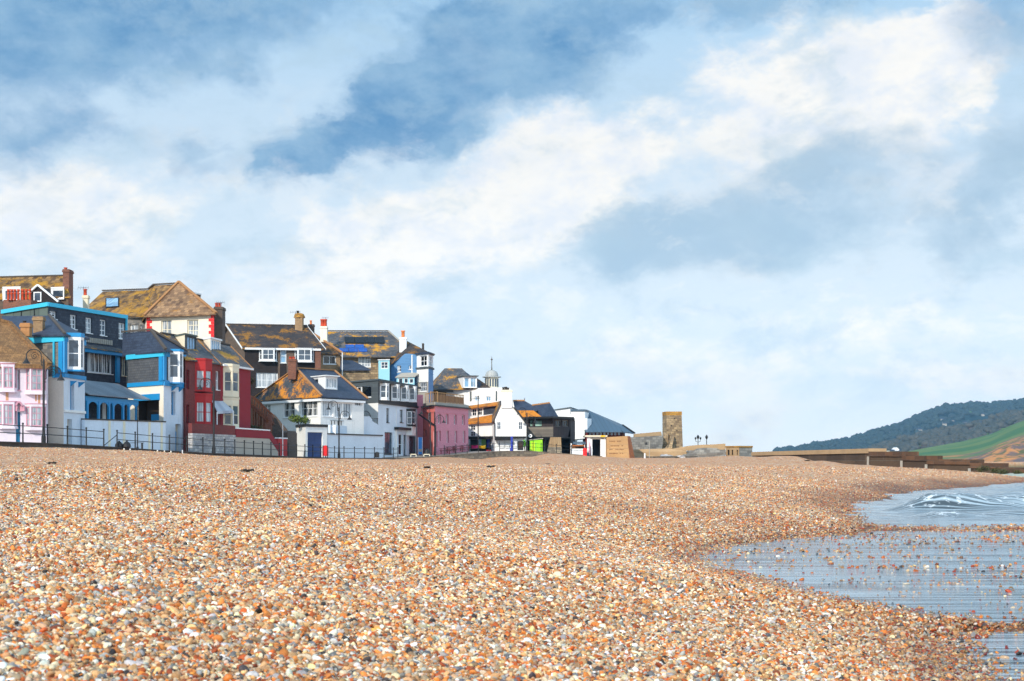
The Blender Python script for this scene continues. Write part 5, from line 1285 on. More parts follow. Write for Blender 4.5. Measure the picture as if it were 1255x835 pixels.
q = Face(XY(509.5, 192.3), XY(518.5, 192.6)); h.mb('side_wing').slab([q.pt(0, GB), q.pt(q.len, GB), q.pt(q.len, Z(484, 192.5)), q.pt(0, Z(484, 192.5))], q.n.to_3d()*-5, MT['pink'])
h.mb('drainpipe').path([P(513.5, 508, 191.5), P(533.5, 522, 186.6), P(533.5, 555, 186.6)], .11, MT['iron'])
# timber rail and screen
fr_ = Face(ff.pt(0, 0, -.6).xy, ff.pt(ff.len-.3, 0, -.6).xy); z0 = zt+.35; z1 = Z(481, 188)
n = 22
for k in range(n+1):
    u = fr_.len*k/n; fr_.box(h.mb('timber_screen'), u-.05, z0, u+.05, z1, -.03, .03, MT['wood_rail'])
    if k < n and k > 1: fr_.box(h.mb('timber_screen'), u+.06, z0+.2, u+fr_.len/n-.06, z1-.25, -.02, .02, MT['wood'])
fr_.box(h.mb('timber_screen'), 0, z1, fr_.len, z1+.1, -.06, .06, MT['wood_rail']); fr_.box(h.mb('timber_screen'), 0, z0+.08, fr_.len, z0+.16, .035, .06, MT['wood_rail'])
fq = Face(fl.pt(0, 0, -.5).xy, fl.pt(fl.len-.6, 0, -.5).xy)
for k in range(8): u = fq.len*k/7; fq.box(h.mb('timber_screen'), u-.04, zt+.35, u+.04, z1, -.03, .03, MT['wood_rail'])
fq.box(h.mb('timber_screen'), 0, z1, fq.len, z1+.1, -.05, .05, MT['wood_rail']); 
h.done()

# 15 slate roofed house with a wide dormer and white range -----------------------------------------------------------
h = House('white_range', 'long white rear building with a lichened hipped roof and wide glazed dormer, beneath the dome', 'building', (-8, 218, 4))
C = XY(546, 216); R = XY(625, 213); zt = Z(476, 215); f = Face(C, R); L = C+Vector((-1, 9))
fl, ff = h.shell(L, C, R, zt, 3, 'render_white', front=[Wn(581.5, 486, 587.5, 492, 2, 1, 'white', 'glass_sky', False), Wn(595.5, 486, 601.5, 492, 2, 1, 'white', 'glass_sky', False)])
for px in (577, 608.5): u = ff.hit(px, 485)[0]; ff.box(h.nb('slate_strip'), u-.12, Z(492, 215), u+.12, Z(480, 215), .003, .05, MT['greybox'])
a0, a1, a2, a3, a4 = P(529, 477.5, 214.5), P(586, 476, 214.5), P(545, 451.5, 219), P(566, 451.5, 219), P(528, 470, 222)
h.roof([[a0, a1, a3, a2]], 'slate_lichen'); h.roof([[a0, a2, a4]], 'slate_lichen'); h.roof([[a1, P(600, 476, 216), P(586, 470, 221), a3]], 'slate'); h.roof([[P(583, 477, 214.8), P(604, 477, 214.6), P(584, 463, 219)]], 'tile_dark'); h.roof([[a4, a2, a3, P(586, 470, 225), P(540, 470, 225)]], 'slate')
h.side(XY(531, 216), XY(547, 215.9), Z(477.5, 214.5), 3, 'brownhung')
h.mb('flat_porch_roof').prism([P(535, 0, 210).xy, P(556, 0, 210).xy, P(556, 0, 214).xy, P(535, 0, 214).xy], Z(479.5, 210), Z(477.5, 210), MT['black'])
h.dormer(XY(557, 218.5), XY(568, 214), XY(584.5, 214.4), 461.5, 475.5, 'greyhang' if False else 'white', 'white', [Wn(569, 463, 575, 475, 1, 1, 'white', 'glass_sky', False), Wn(576.5, 463, 583.5, 475, 2, 1, 'white', 'glass_sky', False)], 'greybox', .15, .3)
h.done()
h = House('domed_cupola', 'round white cupola with arched windows, pale lead dome and spike finial', 'cupola', (-3.2, 216, 13))
p = P(602.5, 475, 216); R_ = 8.3*216/F; hd = lambda y: Z(y, 216)-p.z; c0 = Vector((p.x, 217.5, p.z))
h.mb('drum').lathe(c0, [(R_, -4), (R_, hd(462.5))], MT['cream_trim'], 16)
for k in range(16):
    a_ = 2*math.pi*(k+.5)/16; d_v = Vector((math.cos(a_), math.sin(a_), 0)); q0 = c0+d_v*(R_-.0)
    if d_v.y < .3:
        t_ = Vector((-d_v.y, d_v.x, 0))*.13; h.nb('window').slab([q0-t_+Vector((0, 0, .15)), q0+t_+Vector((0, 0, .15)), q0+t_+Vector((0, 0, hd(464))), q0-t_+Vector((0, 0, hd(464)))], d_v*.02, MT['glass'])
h.mb('cornice').lathe(c0, [(R_+.1, hd(462.5)), (R_+.42, hd(462)), (R_+.42, hd(461.2)), (R_, hd(460.8))], MT['domelead'], 24)
h.mb('dome').lathe(c0, [(R_-.02, hd(461)), (R_*.97, hd(459)), (R_*.86, hd(456.5)), (R_*.65, hd(454.4)), (R_*.35, hd(453.2)), (.08, hd(452.8))], MT['domelead'], 24)
h.mb('finial').lathe(c0, [(.12, hd(453)), (.06, hd(450)), (.05, hd(441)), (.16, hd(440.3)), (.16, hd(439.4)), (.04, hd(438.8)), (.02, hd(436))], MT['ridge'], 8)
h.done()

# 16 restaurant row and white gable ------------------------------------------------------------------------------
h = House('seafront_cafe', 'low white cafe with orange lichened roofs, between pink building and white gable', 'cafe', (-4, 205, 2.6))
C = XY(573, 208); R = XY(609, 205.6); f = Face(C, R)
h.fpoly(f, [(573.5, 537), (573.5, 518.8), (608, 516.2), (608, 537)], 'render_white', 'wall', .3)
g2 = Face(XY(573.5, 210.6), XY(615, 208.4)); h.fpoly(g2, [(574, 516), (574, 500), (615, 494.8), (615, 509)], 'render_white', 'upper_wall', .3)
for q_, r_, n_ in ((f, (577, 521.5, 583, 527.5), 2), (f, (577, 529, 583, 535), 2), (g2, (579, 501.2, 584.3, 510), 2), (g2, (586, 500.4, 591.2, 509), 2)):
    wb = MB(); pb = MB(); windowmesh(wb, pb, q_, q_.rect(*r_), 2, n_, MT['white'], MT['glass_dark'], .004, .07, False, .04); w_ = h.sep(wb, 'window'); h.sub(pb, 'pane', w_)
h.fpoly(g2, [(592.5, 508.8), (592.5, 500), (613.5, 497.2), (613.5, 505.8)], 'slatewall', 'slate_panel', .05, .06)
h.roof([[P(572.8, 519.2, 207.4), P(608, 516.4, 204.9), P(614, 506.3, 208.2), P(573.5, 513.6, 210.3)]], 'tile_orange', part='lower_roof')
h.roof([[P(573.5, 500.4, 209.8), P(615, 495.2, 207.8), P(617, 491.4, 211), P(573.5, 497.6, 213)]], 'tile_orange', part='upper_roof')
bk_ = Face(XY(573.5, 214), XY(617, 213)); h.mb('rear').slab([bk_.pt(0, GB), bk_.pt(bk_.len, GB), bk_.pt(bk_.len, Z(492, 213)), bk_.pt(0, Z(498, 213))], (0, .2, 0), MT['render_white'])
z_ = Z(536, 207); h.mb('fascia').slab([f.pt(-.2, z_-.3, .05), f.pt(f.len, z_-.3, .05), f.pt(f.len, z_+.12, .05), f.pt(-.2, z_+.12, .05)], f.n.to_3d()*.5, MT['dark'])
h.mb('shopfront').slab([f.pt(0, GB, -.8), f.pt(f.len, GB, -.8), f.pt(f.len, z_-.3, -.8), f.pt(0, z_-.3, -.8)], f.n.to_3d()*-.2, MT['dark'])
for (a_, b2, m_) in ((584, 587.5, 'paleblue'), (588, 593, 'green_paint'), (594.5, 598, 'royal'), (599.5, 603.5, 'white')):
    u0, z0, u1, z1 = f.rect(a_, 537.5, b2, 549); f.box(h.nb('shop_panel'), u0, z0, u1, z1, -.6, -.5, MT[m_])
h.done()
h = House('white_gable_house', 'bright white gabled house with a black bargeboard and tall white chimney, right of the cafe', 'house', (0, 205, 2.6))
C = XY(606.5, 203); R = XY(645.5, 203); f = Face(C, R); zlow = Z(535, 203)
h.fpoly(f, [(606.5, 535), (606.5, 515), (614.5, 497), (616.5, 491), (628.5, 491), (630.5, 500.5), (645.5, 519.5), (645.5, 535)], 'render_white', 'gable', .3)
for (a_, b2) in ((609, 613.8), (635.3, 640.3)):
    wb = MB(); pb = MB(); windowmesh(wb, pb, f, f.rect(a_, 517, b2, 526.5), 2, 2, MT['white'], MT['glass'], .004, .06, False, .04); w_ = h.sep(wb, 'window'); h.sub(pb, 'pane', w_)
h.mb('downpipe').tube(P(606.3, 518, 202.8), P(606.3, 536, 202.8), .06, .06, MT['iron'])
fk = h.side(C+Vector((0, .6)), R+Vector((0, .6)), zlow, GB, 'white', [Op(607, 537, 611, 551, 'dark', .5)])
h.mb('wall').prism([(C.x, C.y+.61), (R.x, R.y+.61), (R.x-1.5, R.y+9), (C.x-1.5, C.y+9)], GB, Z(520, 203), MT['render_white'])
f.box(h.mb('fascia'), 0, zlow-.25, f.len*.98, zlow-.003, -.5, .25, MT['dark']); 
f.box(h.mb('awning_box'), 0, zlow-.55, 2.4, zlow-.256, -.5, .6, MT['dark'])
h.mb('bargeboard').bar(f.pt(*f.hit(630, 499.5), .12), f.pt(*f.hit(646.5, 520.5), .12), .3, MT['black'], .25)
bv_ = Vector((-1.2, 9, 0)); A_, B1_, C1_ = f.pt(*f.hit(629, 499)), f.pt(*f.hit(647.5, 522)), f.pt(*f.hit(605, 516)); T_ = f.pt(*f.hit(617, 490))
h.roof([[A_, B1_, B1_+bv_, A_+bv_]], 'slate'); h.roof([[C1_, T_, T_+bv_, C1_+bv_]], 'slate_lichen'); h.roof([[T_, A_, A_+bv_, T_+bv_]], 'slate')
h.chimney(614.5, 627.5, 478, 500, 202.8, 'render_white', [(617, 3.5, .2), (620, 4, .2), (613.5 if False else 622.5, 3, .2)], 'pot_dark', deep=1.3, capmat='cream_trim')
for (a_, b2, m_) in ((612, 618, 'white'), (619.5, 624, 'white'), (627.5, 633.5, 'white')):
    u0, z0, u1, z1 = f.rect(a_, 538, b2, 549); f.box(h.nb('menu_board'), u0, z0, u1, z1, -.5, -.42, MT[m_])
h.done()

# 17 black boathouse style building ---------------------------------------------------------------------------------
h = House('timber_bar', 'modern black and weathered timber bar with glazed upper floor and jutting flat roof', 'building', (5, 208, 2))
C = XY(646.5, 207); R = XY(678, 204.5); R2 = XY(699, 208); zr = Z(513.5, 206); zu = Z(523.5, 206); zm = Z(535.5, 206)
fa = h.side(C, R, zr, zu, 'timber_dark', [Wn(648.5, 515, 652.5, 523, 1, 1, 'iron', 'glass_green', False), Wn(654.5, 515, 664, 523.2, 1, 1, 'iron', 'glass_green', False)], part='upper_wall')
fb_ = h.side(R, R2, zr, zu, 'timber_dark', [Wn(681, 515, 688, 523, 2, 1, 'timber', 'glass_dark', False), Wn(689.5, 515, 697, 523, 2, 1, 'timber', 'glass_dark', False)], part='upper_wall')
h.side(C, R, zu, zm, 'timber', part='middle_wall'); h.fpoly(fb_, [(678.2, 523.5), (699, 523.5), (696, 536), (678.2, 536)], 'timber_dark', 'middle_wall', .3)
fg = h.side(C+Vector((0, 1)), R+Vector((0, 1)), zm, GB, 'iron', [Wn(650, 538, 663, 555, 3, 1, 'iron', 'glass'), Wn(665, 538, 673.5, 556, 2, 1, 'steel', 'glass')], part='lower_wall')
h.side(R+Vector((0, 1.2)), R2+Vector((-1.5, 1)), zm, GB, 'iron', [Wn(690, 539, 695, 556, 1, 1, 'iron', 'glass_dark')], part='lower_wall')
B_ = R2+Vector((1, 8)); L_ = C+Vector((-1, 9)); mb = h.mb('rear_wall')
for p, q in ((R2, B_), (B_, L_), (L_, C)): mb.slab([V3(p, GB), V3(q, GB), V3(q, zr), V3(p, zr)], (.05, .05, 0), MT['timber_dark'])
h.mb('flat_roof').prism([XY(644, 206).to_tuple(), XY(678, 203).to_tuple(), XY(703.5, 206.5).to_tuple(), B_.to_tuple(), L_.to_tuple()], zr+.003, zr+.28, MT['iron'])
h.mb('flat_roof').prism([XY(645.5, 206.6).to_tuple(), XY(678, 204).to_tuple(), (R2.x, R2.y), B_.to_tuple(), L_.to_tuple()], zm-.2, zm-.003, MT['iron'])
pl = [P(674.5, 536, 203.8), P(687.5, 536, 203.8), P(688.5, 562, 203), P(669, 562, 203)]
h.mb('tapered_pier').slab([pl[0], pl[1], P(688, 548, 203.4), P(672, 548, 203.4)], (0, 1.2, 0), MT['timber_post']); h.mb('tapered_pier').slab([P(671.8, 548, 203.3), P(688.2, 548, 203.3), pl[2], pl[3]], (0, 1.4, 0), MT['seastone'])
h.done()
def lowhouse(label, pts, rooflist, mat, wz, name='slate_roofed_house'):
    h = House(name, label, 'house', (6, 216, 2)); L, C, R = pts; h.shell(L, C, R, wz, GB, mat)
    for poly, m_ in rooflist: h.roof([poly], m_)
    return h
h = lowhouse('small house with steep blue slate roof and orange lichened eaves behind the white gable', (XY(628, 220), XY(634, 214), XY(660, 214)), 
    [([P(631.5, 503, 213.5), P(658, 503, 213.5), P(643, 491.5, 217), P(629, 491.5, 217)], 'slate'), ([P(658, 503, 213.5), P(664, 503, 219), P(643, 491.5, 217)], 'slate'), ([P(632, 510, 211.5), P(664, 511, 211.5), P(654, 503.2, 213.3), P(633, 503.2, 213.3)], 'tile_orange')], 'render_white', Z(509, 214))
h.mb('ridge_tiles').bar(P(628.5, 491, 217), P(643, 491, 217), .3, MT['ridge_tan'], .2); h.mb('finial').tube(P(643, 491, 217), P(643, 487.5, 217), .06, .03, MT['iron']); h.done()
h = lowhouse('hipped blue slate roofed house with orange ridge, behind the black timber bar', (XY(652, 222), XY(656, 216), XY(681, 216)),
    [([P(655, 512, 213), P(664, 512.5, 212.5), P(674, 494, 217), P(652, 497, 217)], 'slate'), ([P(664, 512.5, 212.5), P(685, 512.5, 215.5), P(674, 494, 217)], 'slate'), ([P(685, 512.5, 215.5), P(684, 510, 222), P(674, 494, 217)], 'slate'), ([P(640, 511, 212.5), P(655, 512, 212.4), P(652, 497, 216), P(646, 502, 215)], 'slate_orange')], 'render_white', Z(511, 216))
h.mb('ridge_tiles').bar(P(652, 496.6, 217), P(674, 493.6, 217), .3, MT['ridge_tan'], .2); h.done()

# 18 theatre -------------------------------------------------------------------------------------------------------------
h = House('theatre', 'white block-like theatre with a long sloping blue-grey roof and dark red walls beneath', 'building', (12, 228, 2))
A0, A1 = XY(681, 226), XY(699, 225); f = Face(A0, A1)
h.mb('block').slab([f.pt(0, 2), f.pt(f.len, 2), f.pt(f.len, Z(500.5, 225)), f.pt(0, Z(503, 226))], (1.5, 9, 0), MT['theatre'])
h.mb('coping').slab([f.pt(-.2, Z(503, 226)+.01, .2), f.pt(f.len+.1, Z(500.5, 225)+.01, .2), f.pt(f.len+.1, Z(499, 225), .2), f.pt(-.2, Z(502, 226), .2)], (1.5, 9, 0), MT['greybox'])
fm_ = Face(XY(696, 222), XY(716.5, 221))
h.mb('block').slab([fm_.pt(*fm_.hit(694, 539.5)), fm_.pt(*fm_.hit(716.5, 537.5)), fm_.pt(*fm_.hit(716.5, 504.5)), fm_.pt(*fm_.hit(700, 504.5))], (1, 6, 0), MT['theatre'])
h.mb('coping').slab([fm_.pt(*fm_.hit(699.3, 504.3), .15), fm_.pt(*fm_.hit(717, 504.3), .15), fm_.pt(*fm_.hit(717, 501.8), .15), fm_.pt(*fm_.hit(699.3, 501.8), .15)], (1, 6, 0), MT['bluesteel'])
u0, z0, u1, z1 = fm_.rect(717, 513, 720, 527); fm_.box(h.mb('corner_block'), u0-.3, z0, u1, z1, -2, .1, MT['white'])
u0, z0, u1, z1 = fm_.rect(700, 527, 702.5, 532.5); h.mb('vent').slab([fm_.pt(u0, z0, .01), fm_.pt(u1, z0, .01), fm_.pt((u0+u1)/2, z1, .01)], fm_.n.to_3d()*.06, MT['iron'])
e0, e1, t0, t1, t2 = P(717.5, 529, 220), P(771, 529, 218.5), P(716.5, 502, 229), P(719, 502, 229), P(757, 521.5, 224)
h.roof([[e0, e1, t2, t1, t0]], 'bluesteel'); h.roof([[t1, t2, P(765, 521.5, 230), P(725, 507, 236)]], 'bluesteel')
h.roof([[P(764, 529.5, 217.6), P(776.5, 531, 221), P(763, 521.3, 223), P(756, 521.3, 223)]], 'bluesteel'); h.mb('bargeboard').bar(P(763, 521, 223), P(778, 531, 220.7), .2, MT['iron'], .2)
fw_ = Face(XY(717, 221.5), XY(766, 220.5)); h.mb('red_wall').slab([fw_.pt(0, GB), fw_.pt(fw_.len, GB), fw_.pt(fw_.len, Z(529, 221)), fw_.pt(0, Z(529, 221))], (0, 7, 0), MT['redbrown'])
for k in range(9):
    x = 722+k*4.4; u0, z0, u1, z1 = fw_.rect(x, 530.5, x+2.6, 533.5); wb = MB(); windowmesh(wb, wb, fw_, (u0, z0, u1, z1), 1, 1, MT['white'], MT['glass_sky'], .003, .06, False, .04); h.sep(wb, 'window')
u0, z0, u1, z1 = fw_.rect(762.5, 530, 766, 540); fw_.box(h.mb('end_pier'), u0, GB, u1, z1, .01, .5, MT['brick']); 
h.done()
h = House('beach_kiosk', 'white beach kiosk with an open black doorway and a yellow sign above it', 'kiosk', (12, 206, 2))
L, C, R = XY(719.5, 212), XY(719.5, 206), XY(742.5, 206); zt = Z(535.5, 206)
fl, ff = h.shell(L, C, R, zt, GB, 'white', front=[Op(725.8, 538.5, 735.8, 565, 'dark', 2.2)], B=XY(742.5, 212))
h.mb('roof').prism([(C.x-.3, C.y-.4), (R.x+.2, R.y-.4), (R.x+.2, R.y+6), (C.x-.3, C.y+6)], zt+.003, zt+.2, MT['cream_trim']); h.mb('roof').box if False else None
u0, z0, u1, z1 = ff.rect(736, 533.8, 741.5, 535.8); ff.box(h.mb('sign'), u0, z0, u1, z1, .41, .5, MT['yellow']); ff.box(h.mb('beam'), .5, zt-.3, ff.len-.3, zt-.15, .003, .1, MT['timber'])
h.done()
h = House('sandstone_wall', 'tan sandstone block end wall with faint cut lettering, right of the kiosk', 'wall', (14.5, 204, 2))
f = Face(XY(743.5, 205), XY(769, 204.3)); pts = [(743.5, 562), (743.5, 536), (769, 534.5), (771.5, 562)]
q = [f.pt(*f.hit(*p)) for p in pts]; h.mb('block_wall').slab(q, (0, 3, 0), MT['sandstone'])
a_, b2, c_, d2 = P(769.2, 534.5, 204.4), P(771.7, 562, 204.2), P(778, 562, 207), P(772.5, 534.8, 207.2); h.mb('end_wall').slab([a_, b2, c_, d2], (-.1, .1, 0), MT['sand_orange'])
rs = random.Random(5)
for row, y in enumerate((541, 546.5, 551, 555.8)):      # worn, illegible cut letters
    x = 747.0
    while x < 764:
        w_ = rs.uniform(.5, 1.3)
        if rs.random() > .2:
            u0, z0, u1, z1 = f.rect(x, y-.7, x+w_, y+.7); mb = h.mb('cut_lettering'); f.box(mb, u0, z0, u0+.05, z1, .003, .02, MT['wood_brown']); f.box(mb, u0+.055, (z0+z1)/2-.03, u1, (z0+z1)/2+.03, .003, .02, MT['wood_brown'])
        x += w_+.5
h.done()

# 19 ruined stone walls and tower at the end of the front -----------------------------------------------------------------
def rough(mb, poly, ext, mat, seed=1, amp=.12, n=4):
    """stone slab with a broken outline"""
    rr = random.Random(seed); out = []
    for i in range(len(poly)):
        a_, b2 = poly[i], poly[(i+1) % len(poly)]
        for k in range(n):
            p = a_.lerp(b2, k/n)
            if k: p = p+Vector((rr.uniform(-amp, amp), 0, rr.uniform(-amp, amp)))
            out.append(p)
    mb.slab(out, ext, MT[mat])
h = House('stone_tower', 'tall square stone tower with golden lichened top and broken buttresses', 'tower', (25, 236, 2))
p0, p1, p2, p3_ = P(817, 550, 236), P(837, 550, 236), P(835.5, 504.5, 236), P(817, 504.5, 236); zc = Z(509, 236)
h.mb('shaft').slab([p0, p1, Vector((p2.x, 236, zc)), Vector((p3_.x, 236, zc))], (-.4, 2.8, 0), MT['ruinstone'])
h.mb('top').slab([Vector((p3_.x-.03, 235.97, zc)), Vector((p2.x+.03, 235.97, zc)), p2+Vector((.03, -.03, 0)), p3_+Vector((-.03, -.03, .0))], (-.4, 2.86, 0), MT['ruingold'])
rough(h.mb('buttress'), [P(812, 552, 234), P(824, 552, 234), P(826, 533, 235), P(823, 531, 235), P(818.5, 545, 234)], (0, 1.9, 0), 'ruinstone', 3, .08)
rough(h.mb('buttress'), [P(811, 552, 235), P(819, 552, 235), P(819, 531, 235.4), P(813, 531, 235.4)], (0, 1.5, 0), 'ruinstone', 4, .1)
for (x, y) in ((826, 512), (822, 521), (829, 527)): f = Face(p0.xy, p1.xy); u0, z0, u1, z1 = f.rect(x, y, x+1.2, y+1.8); f.box(h.nb('putlog_hole'), u0, z0, u1, z1, .003, .02, MT['dark'])
h.done()
h = House('ruined_wall', 'broad grey stone wall with a tan coping left of the tower', 'wall', (20, 232, 2))
f = Face(XY(773, 230), XY(813, 233)); q = [f.pt(*f.hit(*p)) for p in ((773, 566), (809, 566), (813.5, 534), (773, 536))]
h.mb('wall').slab(q, (0, 2.5, 0), MT['ruingrey']); q = [f.pt(*f.hit(*p), -.4) for p in ((779, 535.8), (813, 533.9), (812, 529), (779, 532))]; h.mb('coping').slab(q, (0, 1.5, 0), MT['wallcap'])
u0, z0, u1, z1 = f.rect(790.5, 541.5, 793, 545); h.mb('hatch').slab([f.pt(u0, z0, .003), f.pt(u1, z0, .003), f.pt((u0+u1)/2, z1, .003)], f.n.to_3d()*.05, MT['iron']); h.done()
h = House('stone_terrace', 'low rough stone terrace with grassy tan top running right from the tower', 'wall', (28, 225, 1.6))
rough(h.mb('lower_wall'), [P(775, 566, 226), P(842, 566, 224), P(842, 549.5, 224), P(815, 550, 226), P(775, 551.5, 228)], (0, 4, 0), 'wallcap', 8, .12, 5)
rough(h.mb('upper_wall'), [P(836, 566, 223), P(889, 566, 221), P(889, 551, 221), P(862, 549, 222), P(850, 552, 222), P(838, 558, 222)], (0, 4, 0), 'ruingrey', 9, .15, 5)
q = [P(820, 552, 228), P(889, 553, 225.2), P(889, 543.8, 225.2), P(845, 546.5, 227), P(820, 551, 228)]; rough(h.mb('coping'), q, (0, 3, 0), 'wallcap', 10, .05, 3)
rough(h.mb('fallen_stones'), [P(808, 566, 219), P(842, 566, 218), P(840, 559, 218), P(824, 558.5, 219), P(812, 557, 220)], (0, 2.4, 0), 'rubble', 12, .14, 5)
h.done()
h = House('sea_shelter', 'flat-roofed stone shelter with a dark end wall at the right end of the terrace', 'shelter', (33, 222, 1.6))
L, C, R = XY(889.5, 224), XY(906, 221), XY(922, 223); zt = Z(548.5, 221)
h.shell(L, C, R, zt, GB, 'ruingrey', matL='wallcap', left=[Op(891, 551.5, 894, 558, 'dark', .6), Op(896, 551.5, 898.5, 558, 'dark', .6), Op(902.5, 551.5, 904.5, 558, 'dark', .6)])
h.mb('roof').prism([p+(p-(L+R)/2)*.05 for p in (L, C, R, L+(R-C))], zt+.003, zt+.25, MT['ruingold']); h.done()
# ---------------------------------------------------------------- promenade, wall and railings
def leftn(i):
    a = Vector(BL[max(i-1, 0)][:2]); b = Vector(BL[min(i+1, len(BL)-1)][:2]); d = (b-a).normalized(); return Vector((-d.y, d.x))
mb = MB(); K = 16
def blp(i, off, dz=0):
    n = leftn(i); return Vector((BL[i][0]+n.x*off, BL[i][1]+n.y*off, BL[i][2]+dz))
for i in range(K-1): mb.slab([blp(i, .36, .0), blp(i+1, .36, .0), blp(i+1, 15, .05), blp(i, 15, .05)], (0, 0, -.6), MT['paving'])
o = mb.build('promenade', None, (-30, 100, 2)); tagit(o, kind='structure')
def wallrun(i0, i1, mat, label, up_=.06, capm='kerb'):
    h = House('sea_wall', label, 'wall', blp(i0, 0, -1)); mb = h.mb('wall'); cb = h.mb('coping')
    for i in range(i0, i1):
        q = [blp(i, 0), blp(i+1, 0), blp(i+1, .35), blp(i, .35)]
        mb.slab([v+Vector((0, 0, -.02)) for v in q], (0, 0, -2.2), MT[mat])
        q = [blp(i, -.06), blp(i+1, -.06), blp(i+1, .4), blp(i, .4)]; cb.slab([v+Vector((0, 0, up_)) for v in q], (0, 0, -.078), MT[capm])
    h.done()
wallrun(0, 9, 'kerb', 'dark low sea wall edge under the railings in front of the blue and red houses')
wallrun(9, K-1, 'seastone', 'rough brown stone sea wall in front of the pink building and cafe', .05, 'seastone')
def alongbl(y):   # point on the front edge for a given distance
    Ys = BLa[:K, 1]; return Vector((np.interp(y, Ys, BLa[:K, 0]), y, np.interp(y, Ys, BLa[:K, 2])))
def railing(y0, y1, label, gap=2.6, stay=False, hgt=1.15):
    p = alongbl(y0); h = House('promenade_railing', label, 'railing', p); pts = [p]; y = y0
    while y < y1:
        q = alongbl(y)
        while y < y1 and (alongbl(y).xy-q.xy).length < gap: y += .02
        pts.append(alongbl(y))
    pts = [v+Vector((-.2, .02, .06)) for v in pts]
    for v in pts:
        m_ = h.nb('post'); m_.tube(v, v+Vector((0, 0, hgt)), .055, .045, MT['iron'], 6); m_.lathe(v+Vector((0, 0, hgt)), [(.045, 0), (.075, .04), (.075, .09), (.02, .14)], MT['iron'], 6)
    for z in (hgt*.93, hgt*.5):
        m_ = h.nb('rail')
        for a_, b2 in zip(pts[:-1], pts[1:]): m_.tube(a_+Vector((0, 0, z)), b2+Vector((0, 0, z)), .028, .028, MT['iron'], 5)
    if stay: v = pts[0]; h.mb('stay').tube(v+Vector((0, 0, hgt*.8)), v+Vector((-.9, -.5, .05)), .03, .03, MT['iron'], 5)
    h.done()
railing(72, 103.4, 'black iron railing in front of the lilac cottage, left of the gap')
railing(105.2, 152, 'long black iron railing from the verandah to the red-topped wall and garage', stay=True)
railing(153.5, 172, 'black iron railing in front of the white terrace wall')
railing(184, 205, 'black iron railing on the rough stone wall by the pink building')

# ---------------------------------------------------------------- lamps
def lamp(name, label, px, d, arms, z=None, hgt=5.6, rot=0):
    p = alongbl(d) if z is None else None
    q = P(px, 560, d); zz = (p.z if p else z); h = House(name, label, 'street lamp', (q.x, d, zz))
    b = Vector((q.x, d, zz)); m = MT['iron']
    pm = h.mb('pole'); pm.lathe(b, [(.16, 0), (.16, .5), (.11, .6), (.085, 1.4), (.075, hgt), (.02, hgt+.12)], m, 10)
    def arm(s, top, rod):
        am = h.nb('arm'); pts = [b+Vector((s*.16, 0, top-.7-rod)), b+Vector((s*.16, 0, top-.35))]
        for k in range(13):
            a = math.pi*k/12; pts.append(b+Vector((s*(.16+.5*(1-math.cos(a))), 0, top-.35+.42*math.sin(a))))
        pts.append(pts[-1]+Vector((0, 0, -.12))); am.path(pts, .035, m, 6)
        sp = []
        for k in range(26):
            a = k*.42; r = .27*(1-k/30); sp.append(b+Vector((s*(.62-r*math.cos(a)), 0, top-.38+r*math.sin(a))))
        am.path(sp, .02, m, 4)
        am.bar(b+Vector((0, 0, top-.8)), b+Vector((s*.16, 0, top-.8)), .06, m); am.bar(b+Vector((0, 0, top-1.0)), b+Vector((s*.16, 0, top-1.0)), .06, m)
        e = pts[-1]; lm = h.nb('lamp_shade'); lm.lathe(e+Vector((0, 0, -.42)), [(.27, 0), (.25, .04), (.12, .22), (.08, .3), (.05, .42)], m, 12)
    if 'L' in arms: arm(-1, hgt+.68, .3)
    if 'R' in arms: arm(1, hgt-.45, .1)
    h.done()
lamp('street_lamp', 'tall black lamp post with two curled arms in front of the lilac cottage', 53.5, 95.5, 'LR')
lamp('street_lamp', 'black lamp post with a curled arm in front of the red house bay', 262, 119.5, 'L')
lamp('street_lamp', 'black lamp post with two curled arms in front of the white terrace wall', 415.5, 157, 'LR')
lamp('street_lamp', 'black lamp post with its arm to the left, before the pink building', 527.5, 183, 'L')
lamp('street_lamp', 'black lamp post with its arm to the right, before the pink building', 532.8, 184, 'R')
lamp('street_lamp', 'black lamp post with two curled arms between white gable and timber bar', 645.8, 201, 'LR')
for px, lb in ((855.5, 'small distant double lamp above the stone terrace, nearer the tower'), (866, 'small distant lamp above the stone terrace, farther from the tower')):
    b = P(px, 566, 240); h = House('street_lamp', lb, 'street lamp', b); z1 = Z(538.5, 240)
    h.mb('pole').tube((b.x, b.y, 1.3), (b.x, b.y, z1), .09, .06, MT['iron']); h.mb('lantern').lathe((b.x, b.y, z1), [(.1, 0), (.24, .35), (.26, .4), (.05, .75)], MT['iron'], 6)
    if px < 860:
        for s_ in (-1, 1): h.nb('arm').path([(b.x, b.y, z1-.5), (b.x+s_*.4, b.y, z1-.35), (b.x+s_*.42, b.y, z1)], .04, MT['iron']); h.nb('lantern').lathe((b.x+s_*.42, b.y, z1-.05), [(.08, 0), (.17, .25), (.03, .45)], MT['iron'], 6)
    h.done()
def pole(name, label, cat, px, y0, d, r, mat, zb=None, cross=None):
    b = P(px, y0, d); zb = zb if zb is not None else alongbl(d).z; h = House(name, label, cat, (b.x, d, zb)); h.mb('shaft').tube((b.x, d, zb-.2), (b.x, d, b.z), r, r*.7, MT[mat])
    h.mb('base').lathe((b.x, d, zb-.02), [(r*2.2, 0), (r*2, .12), (r, .2)], MT[mat], 8)
    if cross: h.mb('cross_arm').bar((b.x-cross, d, b.z-.5), (b.x+cross*.3, d, b.z-.35), .06, MT[mat])
    h.done()
pole('mast', 'thin tall black mast in front of the cafe roofs, right of the pink building', 'mast', 586, 485, 199, .09, 'iron', cross=1.0)
